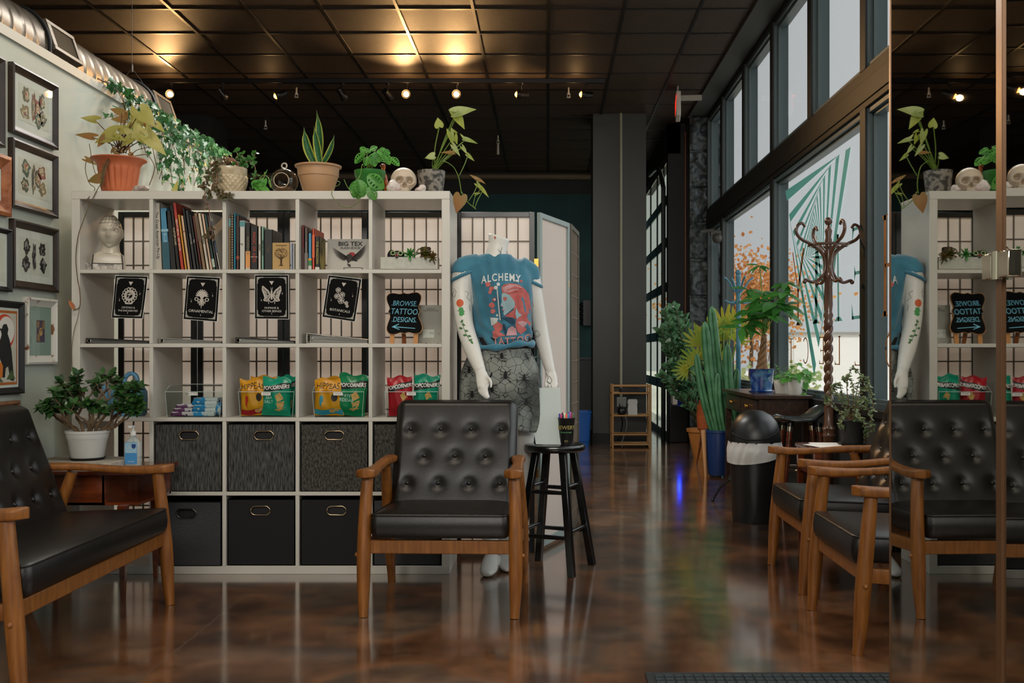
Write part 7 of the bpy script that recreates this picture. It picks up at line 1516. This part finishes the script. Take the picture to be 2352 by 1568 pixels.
for i, (p0, p1, rr) in enumerate((((1676, 985), (1634, 703), .052), ((1654, 985), (1619, 738), .048), ((1696, 985), (1670, 790), .046), ((1638, 985), (1600, 812), .040), ((1704, 985), (1692, 846), .038), ((1664, 985), (1648, 856), .036))):
    a, b_ = P(*p0, 8.45 - .03 * (i % 3)), P(*p1, 8.45 - .03 * (i % 3)); a.x = lerp(a.x, 1.45, .15); a.z = .36; ax = (b_ - a).normalized(); s1 = ax.orthogonal().normalized(); s2 = ax.cross(s1); rg = []; o = Vector(t.location)
    for q in [0, .1, .2, .35, .5, .65, .8, .9, .95, .98, 1.0]:
        c = a.lerp(b_, q) - o + V(-.02, 0, 0) * sin(pi * q); pr = (.88 + .12 * sin(pi * q)) * sqrt(max(.02, 1 - max(0, (q - .86) / .14) ** 2)); rg.append([c + (s1 * cos(w) + s2 * sin(w)) * rr * pr * (.55 + .45 * abs(cos(w * 2))) for w in [2 * pi * k / 40 for k in range(40)]])
    m = MB(); m.loft(rg); m.build('cactus_column', CACT, t, smooth=50)
# folded black tripod leaning by the bin
t = thing('tripod_stand', 'black folding tripod feet sticking out beside the swing-top bin', 'stand', (1.30, 7.0, 0)); BT = mat('tripod_black', '#15181a', .35)
MB().tube([(-.02, 0, .16), (.04, 0, .30), (.10, .02, .62)], .016, 8).build('column', BT, t, smooth=50)
for e in ((-.13, .06, .01), (.05, -.10, .01), (.14, .12, .01)): MB().tube([(0, 0, .18), (e[0] * .6, e[1] * .6, .11), e], .008, 6).build('leg', BT, t, smooth=50); MB().sph((e[0], e[1], .012), .012, 8, 6).build('foot', BT, t, smooth=60)
# scoop stool
t = thing('scoop_stool', 'dark grey scoop-seat stool with chrome collared legs in front of the desk', 'stool', (1.66, 6.52, 0)); m = MB()
def seat(u, v):
    x = (u - .5) * 2; y = (v - .5) * 2; s = 1.0; px_, py_ = x * sqrt(1 - y * y / 2) * .20, y * sqrt(1 - x * x / 2) * .165; return V(px_, py_, .615 + .018 * y * y - .01 * (1 - x * x) + .075 * sm(x, .15, 1.0) + .012 * sm(-x, .5, 1))
m.grid(seat, 28, 24); m.build('seat', mat('grey_shell', '#24292a', .22, coat=.3), t, smooth=70, solid=.022, subsurf=1)
for x in (-.09, .09):
    for y in (-.08, .08):
        p0 = V(x, y, .60); p1 = V(x * 1.75, y * 1.75, 0); lg = MB().tube([p0.lerp(p1, .09), p0.lerp(p1, .5), p1], [.019, .017, .012], 10).build('leg', WALNUT, t, smooth=50); MB().tube([p0, p0.lerp(p1, .04)], .024, 12).build('socket', BLACKP, lg, smooth=50); MB().tube([p0.lerp(p1, .04), p0.lerp(p1, .09)], .022, 12).build('collar', CHROME, lg, smooth=50)
MB().tube([V(.15 * cos(2 * pi * k / 32), .135 * sin(2 * pi * k / 32), .30) for k in range(32)], .008, 8, closed=True).build('foot_ring', CHROME, t, smooth=60)
# wooden coat rack with twisted post
KX, KY = px2x(1903, 5.88), 5.88; t = thing('coat_rack', 'dark wooden hall tree with curled hooks and a twisted post before the window', 'coat rack', (KX, KY, 0)); TW = mat('turned_wood', '#3f281b', .28, col2='#5a3a26', nscale=10, stretch=(4, 4, .6), coat=.4); kz = lambda py: z_(py, KY)
MB().lathe([(.030, 0.04), (.030, kz(1005)), (.038, kz(1000)), (.030, kz(992)), (.038, kz(984)), (.026, kz(976)), (.026, kz(935))], seg=20).build('post_base', TW, t, smooth=50)
m = MB()
for k in range(2): m.tube([V(.012 * cos(q * 26 + k * pi), .012 * sin(q * 26 + k * pi), lerp(kz(938), kz(745), q)) for q in [i / 90 for i in range(91)]], .0165, 10)
m.build('twisted_post', TW, t, smooth=60)
MB().lathe([(.024, kz(748)), (.028, kz(738)), (.022, kz(732)), (.029, kz(724)), (.022, kz(716)), (.026, kz(700)), (.022, kz(640)), (.030, kz(632)), (.020, kz(622)), (.018, kz(570)), (.022, kz(552)), (.016, kz(545)), (.022, kz(530)), (.015, kz(522)), (.010, kz(517))], seg=20).sph((0, 0, kz(508)), .024, 14, 10).build('post_top', TW, t, smooth=50)
for k in range(4):
    a = pi + k * pi / 2 + .18; c = V(cos(a), sin(a), 0); pts = [(.155, 648), (.15, 643), (.10, 648), (.055, 640), (.026, 622), (.024, 600), (.045, 580), (.11, 562), (.18, 550), (.213, 535), (.205, 520), (.175, 514), (.155, 522)]
    MB().tube(spl([c * r * .95 + V(0, 0, kz(y)) for r, y in pts], 5), [.0115 - .003 * (abs(i - 30) / 30) for i in range(61)], 8).sph(c * .150 + V(0, 0, kz(647)), .014, 8, 6).build('hook', TW, t, smooth=60)
    MB().tube(spl([c * .02 + V(0, 0, .14), c * .06 + V(0, 0, .13), c * .105 + V(0, 0, .06), c * .13 + V(0, 0, .012)], 5), .014, 8).build('foot', TW, t, smooth=60)
MB().tube([V(.112 * cos(2 * pi * k / 36), .112 * sin(2 * pi * k / 36), kz(563)) for k in range(36)], .0085, 8, closed=True).build('hoop', TW, t, smooth=60)
# low table, plant and papers
t = thing('low_table', 'low red brown table between the armchairs and the coat rack', 'table', (1.585, 5.42, 0)); MB().b2((-.19, -.20, .53), (.19, .20, .55)).build('table_top', WALNUT, t, bevel=.003); MB().b2((-.17, -.18, .40), (.17, .18, .415)).build('lower_shelf', WALNUT, t)
for x in (-.165, .165):
    for y in (-.178, .178): MB().tube([(x, y, 0), (x, y, .53)], [.013, .024], 4).build('leg', WALNUT, t, smooth=20)
for k, (x, y, rz, lb) in enumerate(((-.09, -.06, .3, 'white paper sheet lying on the low table, upper one'), (-.06, .04, -.1, 'white magazine lying under the loose sheet on the low table'))):
    tag(MB().box((0, 0, 0), (.15, .21, .0015 if k == 0 else .004)).build('paper_sheet' if k == 0 else 'magazine', PAPER, loc=(1.585 + x, 5.42 + y, .5552 - .0031 * k), rot=(0, 0, rz)), lb, 'paper')
ax_ = px2x(1957, 5.45); t = thing('string_succulent', 'trailing succulent spilling from a black pot on the low table', 'plant', (ax_, 5.45, .55)); MB().lathe([(.055, .012), (.058, .014), (.068, .13), (.070, .132), (.064, .13), (.06, .11), (0, .11)], seg=40).build('pot', SAUC, t, smooth=50); MB().lathe([(.07, 0), (.078, .012), (.06, .012), (0, .01)], seg=40).build('saucer', SAUC, t, smooth=50)
m = W_(t); s_ = W_(t); r_ = random.Random(61)
for pts in ([(1955, 965), (1935, 905), (1925, 880), (1905, 905)], [(1955, 965), (1945, 880), (1962, 845), (1985, 880)], [(1957, 965), (1975, 900), (1998, 895), (2008, 945)], [(1960, 965), (1985, 930), (2000, 960), (2005, 990)], [(1950, 965), (1915, 930), (1900, 910), (1897, 925)], [(1955, 965), (1968, 950), (1985, 975), (1988, 1005)], [(1952, 965), (1938, 945), (1930, 975), (1938, 985)], [(1957, 965), (1960, 890), (1948, 868), (1935, 872)], [(1958, 965), (1972, 880), (1990, 868), (2000, 900)], [(1956, 965), (1970, 930), (1980, 915), (1995, 925)], [(1954, 965), (1930, 920), (1915, 890), (1918, 880)], [(1958, 965), (1975, 960), (1990, 985), (1984, 1008)]):
    pp = spl([P(x, y, 5.43 - .05 * r_.random()) for x, y in pts], 7); s_.tube(pp, .0022, 5)
    for i in range(3, len(pp)):
        for q in range(3): d = Vector((r_.gauss(0, 1), r_.gauss(0, 1), r_.gauss(0, .8))).normalized(); m.leaf(pp[i].lerp(pp[i - 1], r_.random()), d, V(0, -.5, 1), ROUND, r_.uniform(.014, .026), .8, .1, .1)
m.build('leaves', mat('grey_green_leaf', '#4f6a42', .4, col2='#8a956a', nscale=20, transl=.3), t, smooth=60); s_.build('stems', BSTEM, t, smooth=60)
# back corner: bin, bamboo rack, cooler
t = thing('recycling_bin', 'plain blue recycling bin on the floor left of the black column', 'bin', (px2x(1337, 11.45), 11.40, 0)); m = MB()
m.loft([[Vector((p.x, p.y, z)) for p in rrect(hx, hy, .02, 0, 3)] for hx, hy, z in ((.075, .12, 0), (.095, .15, .37), (.101, .156, .37), (.101, .156, .385), (.092, .147, .385), (.08, .13, .05))]); m.build('bin_body', mat('bin_blue', '#0f4f9a', .4), t, smooth=40)
t = thing('bamboo_rack', 'open bamboo shelf rack in front of the black column', 'rack', (px2x(1448, 11.2), 11.2, 0)); BAM = mat('bamboo', '#8f6a3f', .5)
for x in (-.20, .20):
    for y in (-.13, .13): MB().cyl((x * 1.04, y, 0), (x * 1.04, y, .70), .013, seg=10).build('post', BAM, t, smooth=50)
for z in (.03, .14, .35, .60):
    m = MB(); [m.cyl((-.21, y, z), (.21, y, z), .010, seg=8) for y in (-.13, .13)]; [m.cyl((x, -.13, z), (x, .13, z), .010, seg=8) for x in (-.208, .208)]; m.build('rail', BAM, t, smooth=50)
    if z in (.35, .60, .03): MB().b2((-.2, -.12, z - .004), (.2, .12, z + .002)).build('shelf_board', BAM, t)
m = MB()
for z in (.68,): m.cyl((-.21, -.13, z), (.21, -.13, z), .009, seg=8).cyl((-.21, .13, z), (.21, .13, z), .009, seg=8)
m.build('top_rail', BAM, t, smooth=50)
rx = t.location.x
t = thing('laminator', 'flat black device lying on the top shelf of the bamboo rack', 'device', (rx + .03, 11.2, .602)); MB().b2((-.15, -.07, 0), (.13, .07, .055)).build('body', BLACKP, t, bevel=.008); MB().b2((.06, -.072, .02), (.11, -.07, .035)).build('display', mat('blue_display', '#16324a', .3), t)
t = thing('paper_bag', 'crumpled white bag standing in the bamboo rack', 'bag', (rx + .02, 11.18, .352)); m = MB(); m.loft([[Vector((p.x * k + .004 * sin(i * 3 + z * 40), p.y * k, z)) for i, p in enumerate(rrect(.052, .035, .01, 0, 2))] for z, k in ((0, 1), (.06, 1.02), (.12, .98), (.15, 1.05), (.18, .9))]); m.build('bag_body', mat('bag_white', '#a9aba6', .8), t, smooth=30)
t = thing('round_jar', 'small round black jar in the bamboo rack beside the white bag', 'jar', (rx - .10, 11.18, .352)); MB().lathe([(.03, 0), (.045, .02), (.048, .05), (.035, .08), (.02, .09), (.02, .1), (0, .1)], seg=24).build('jar_body', BLACKP, t, smooth=60)
t = thing('wall_outlet', 'white outlet box with plugs on the black column behind the rack', 'outlet', (px2x(1427, 11.48), 11.484, z_(923, 11.48))); MB().b2((-.055, -.03, -.055), (.055, 0, .055)).build('plate', pm('#8f918a', .5), t, bevel=.004)
for x in (-.02, .03): MB().tube(spl([(x, -.03, -.02), (x - .01, -.06, -.1), (x + .03, -.05, -.25), (x - .03, -.04, -.48)], 5), .006, 6).build('cable', BLACKP if x < 0 else pm('#8f918a', .5), t, smooth=50)
t = thing('water_cooler', 'black water cooler with a glowing blue light by the overhead door', 'water cooler', (px2x(1556, 11.75), 11.75, 0)); MB().b2((-.11, -.12, 0), (.11, .12, .44)).build('cabinet', BLACKP, t, bevel=.01); MB().b2((-.07, -.10, .44), (-.01, .08, .64)).build('dispenser', pm('#b9b3a9', .4), t, bevel=.008); MB().b2((-.01, -.06, .44), (.09, .09, .62)).build('tank', pm('#0f1c4a', .3), t, bevel=.008)
MB().b2((.0, -.064, .50), (.03, -.058, .56)).build('blue_light', mat('blue_glow', '#2a4cff', .4, emis='#2040ff', estr=24), t)
t = thing('wall_rack', 'black wall rack with rounded knobs on the teal wall', 'rack', (px2x(1348, 15.1), 15.05, z_(719, 15.1))); MB().b2((-.06, -.08, -.19), (.14, .14, .19)).build('box', BLACKP, t)
for k in range(5): MB().sph((-.07, -.02, -.15 + .07 * k), (.05, .04, .024), 10, 8).build('knob', BLACKP, t, smooth=60)
t = thing('counter_cabinet', 'dark grey cabinet standing against the teal wall', 'cabinet', (px2x(1330, 14.6), 14.7, 0)); MB().b2((-.5, -.25, 0), (.2, .45, .95)).build('body', pm('#1c2022', .5), t, bevel=.006); MB().b2((-.52, -.27, .95), (.22, .45, .98)).build('counter_top', pm('#25292b', .4), t)
t = thing('bracket_lamp', 'small dark bracket lamp on the window frame near the stone pier', 'bracket', (XW - .03, 10.62, z_(535, 10.62))); MB().b2((-.09, -.03, -.03), (.03, .03, .02)).sph((-.02, -.03, -.06), .055, 12, 8).tube([(-.20, -.02, .01), (-.05, -.02, .03)], .018, 8).build('bracket', mat('bracket', '#3c3a34', .5), t, smooth=50)  # small bracket lamp fixed to the window frame

# ================================================================== WINDOW LETTERING (reads from the street)
GX_ = XW + .052
def glass_poly(polys, m, name, parent=None):
    b = MB()
    for p in polys: b.prism([(y, z) for y, z in p], .001, Matrix(((0, 0, 1, GX_), (1, 0, 0, 0), (0, 1, 0, 0), (0, 0, 0, 1))))
    return b.build(name, m, parent)
def bar(a, b, w, w2=None):
    a, b = Vector(a), Vector(b); d = (b - a).normalized(); n_ = V(-d.y, d.x, 0) if len(a) == 3 else Vector((-d.y, d.x)); w2 = w2 or w; return [tuple(a - n_ * w / 2), tuple(b - n_ * w2 / 2), tuple(b + n_ * w2 / 2), tuple(a + n_ * w / 2)]
def serif(x, z, s): return [(x - .10, z), (x + .10, z), (x + .035, z + .05 * s), (x - .035, z + .05 * s)] if s > 0 else [(x + .10, z), (x - .10, z), (x - .035, z - .05), (x + .035, z - .05)]
T_, N2 = .07, .035
GLY = {'A': (.62, [bar((.06, 0), (.31, 1), N2), bar((.31, 1), (.56, 0), T_), bar((.15, .35), (.47, .35), N2), serif(.06, 0, 1), serif(.56, 0, 1)]), 'L': (.45, [bar((.1, 0), (.1, 1), T_), bar((.1, .02), (.42, .02), N2), serif(.1, 1, -1), [(.36, 0), (.44, 0), (.44, .16)]]),
       'C': (.62, [bar((.3 + .26 * cos(a), .5 + .5 * sin(a)), (.3 + .26 * cos(a + .5), .5 + .5 * sin(a + .5)), .05) for a in [.8 + .47 * k for k in range(10)]]), 'H': (.6, [bar((.1, 0), (.1, 1), T_), bar((.5, 0), (.5, 1), T_), bar((.1, .5), (.5, .5), N2)] + [serif(x, z, s) for x in (.1, .5) for z, s in ((0, 1), (1, -1))]),
       'E': (.45, [bar((.1, 0), (.1, 1), T_), bar((.1, .02), (.42, .02), N2), bar((.1, .5), (.32, .5), N2), bar((.1, .98), (.40, .98), N2), [(.36, 0), (.44, 0), (.44, .17)], [(.34, 1), (.42, 1), (.42, .84)], [(.28, .5), (.34, .42), (.34, .58)]]),
       'M': (.8, [bar((.1, 0), (.12, 1), N2), bar((.12, 1), (.4, 0), T_), bar((.4, 0), (.68, 1), N2), bar((.68, 1), (.7, 0), T_), serif(.1, 0, 1), serif(.7, 0, 1)]), 'Y': (.6, [bar((.3, 0), (.3, .48), T_), bar((.3, .45), (.06, 1), T_), bar((.3, .45), (.54, 1), N2), serif(.3, 0, 1)]),
       'T': (.55, [bar((.27, 0), (.27, 1), T_), bar((.03, .98), (.51, .98), N2), serif(.27, 0, 1)]), 'O': (.62, [bar((.3 + .26 * cos(a), .5 + .5 * sin(a)), (.3 + .26 * cos(a + .5), .5 + .5 * sin(a + .5)), .05) for a in [.46 * k for k in range(14)]]), 'I': (.25, [bar((.12, 0), (.12, 1), T_), serif(.12, 0, 1), serif(.12, 1, -1)]), 'V': (.6, [bar((.06, 1), (.3, 0), T_), bar((.3, 0), (.54, 1), N2)])}
LTEAL = mat('teal_vinyl', '#7fb0a8', .35, transl=.5); LGLD = mat('gold_vinyl', '#a87a4c', .35, transl=.45); VINYL = mat('logo_vinyl', '#7fb8b0', .35, transl=.5)
wl = thing('window_lettering', 'large shop lettering on the window glass, seen reversed from inside', 'lettering', (0, 0, 0))
def place(ch, y0, z0, h, m, ws=1.0):
    glass_poly([[(y0 + x * h * ws, z0 + z * h) for x, z in (q if True else q)] for q in [[(a[0], a[1]) for a in pl] for pl in GLY[ch][1]]], m, 'letter', wl)
for ch, y0, ws in (('A', 3.4, 1.1), ('L', 3.98, 1.1), ('C', 4.5, 1.1), ('H', 5.36, .95), ('E', 6.02, .9), ('M', 6.44, 1.6), ('Y', 7.38, 1.2)): place(ch, y0, 1.262, .572, LGLD if ch in 'HY' else LTEAL, ws)
for ch, y0 in (('C', 5.0), ('O', 5.45), ('L', 6.05), ('L', 6.48), ('E', 6.86), ('C', 7.28), ('T', 7.72), ('I', 8.25), ('V', 8.5), ('E', 9.0)): place(ch, y0, .975, .19, LGLD, 1.6)
lg = thing('window_logo', 'large striped inverted triangle emblem on the window glass', 'emblem', (0, 0, 0)); Tn = [(6.27, 2.35), (7.99, 2.35), (7.13, .885)]; pol = []
for k in range(13):
    Nx = [(lerp(Tn[i][0], Tn[(i + 1) % 3][0], .14), lerp(Tn[i][1], Tn[(i + 1) % 3][1], .14)) for i in range(3)]
    for i in range(3):
        A, B, Cc = Tn[i], Nx[i], Nx[i - 1]; pol.append([A, (lerp(A[0], B[0], .42), lerp(A[1], B[1], .42)), Cc])
    Tn = Nx
glass_poly(pol, VINYL, 'stripes', lg)
# ================================================================== STREET SIDE
r_ = random.Random(71); LEAFO = mat('autumn_leaf', '#b06a34', .7, col2='#cf9a5e', nscale=3, transl=.4); LEAFG = mat('shrub_leaf', '#8a9f68', .7, col2='#b0b07c', nscale=4, transl=.4)
def tree(px, Y, zc, rad, n_, label, m, bare=False):
    x = px2x(px, Y); t = thing('street_tree', label, 'tree', (x, Y, -.1), group='street trees beyond the windows'); s_ = MB(); f = MB(); s_.tube([(0, 0, 0), (.05, 0, zc * .5), (0, 0, zc)], [.07, .05, .03], 8)
    for k in range(16):
        a = r_.random() * 6.28; el = r_.uniform(.1, 1.3); e = V(cos(a) * cos(el), sin(a) * cos(el), sin(el)) * rad * r_.uniform(.7, 1.1) + V(0, 0, zc - .3); s_.tube(spl([V(0, 0, zc * .7), V(0, 0, zc * .7).lerp(e, .5) + V(r_.uniform(-.2, .2), 0, .1), e], 4), [.016, .014, .012, .011, .010, .008, .006, .005, .004], 5)
    for k in range(n_):
        p = Vector((r_.gauss(0, .45), r_.gauss(0, .45), r_.gauss(0, .38))) * rad + V(0, 0, zc); f.leaf(p, Vector((r_.gauss(0, 1), r_.gauss(0, 1), r_.gauss(0, 1))), V(0, -1, .3), OVAL, r_.uniform(.06, .13), 1.3)
    s_.build('trunk', BSTEM, t, smooth=50)
    if n_: f.build('crown', m, t)
tree(1722, 26, 2.5, 1.5, 3600, 'autumn tree with orange leaves beyond the window above the money tree', LEAFO); tree(1640, 30, 2.4, 1.5, 2600, 'autumn tree with orange leaves seen through the far window by the stone pier', LEAFO)
hd = MB()
for k in range(900): hd.leaf((r_.uniform(-1.3, 1.3), r_.uniform(-.5, .5), r_.uniform(.0, .95) * (1 - .3 * r_.random())), Vector((r_.gauss(0, 1), r_.gauss(0, 1), r_.gauss(0, 1))), V(0, -1, .3), OVAL, r_.uniform(.07, .15), 1.3)
h_ = hd.build('hedge', LEAFG, loc=(px2x(1735, 21), 21, -.1)); tag(h_, 'loose green hedge across the street beyond the windows', 'hedge')
bd = thing('pale_building', 'low pale building across the street seen through the lettered window', 'building', (14, 42, -.1)); MB().b2((-3.6, 0, 0), (9, 4, 1.9)).build('wall', pm('#dcd9d3', .8), bd); MB().b2((-3.7, -.1, 1.9), (9.1, 4.1, 2.0)).build('roof_edge', pm('#8d8a84', .8), bd)
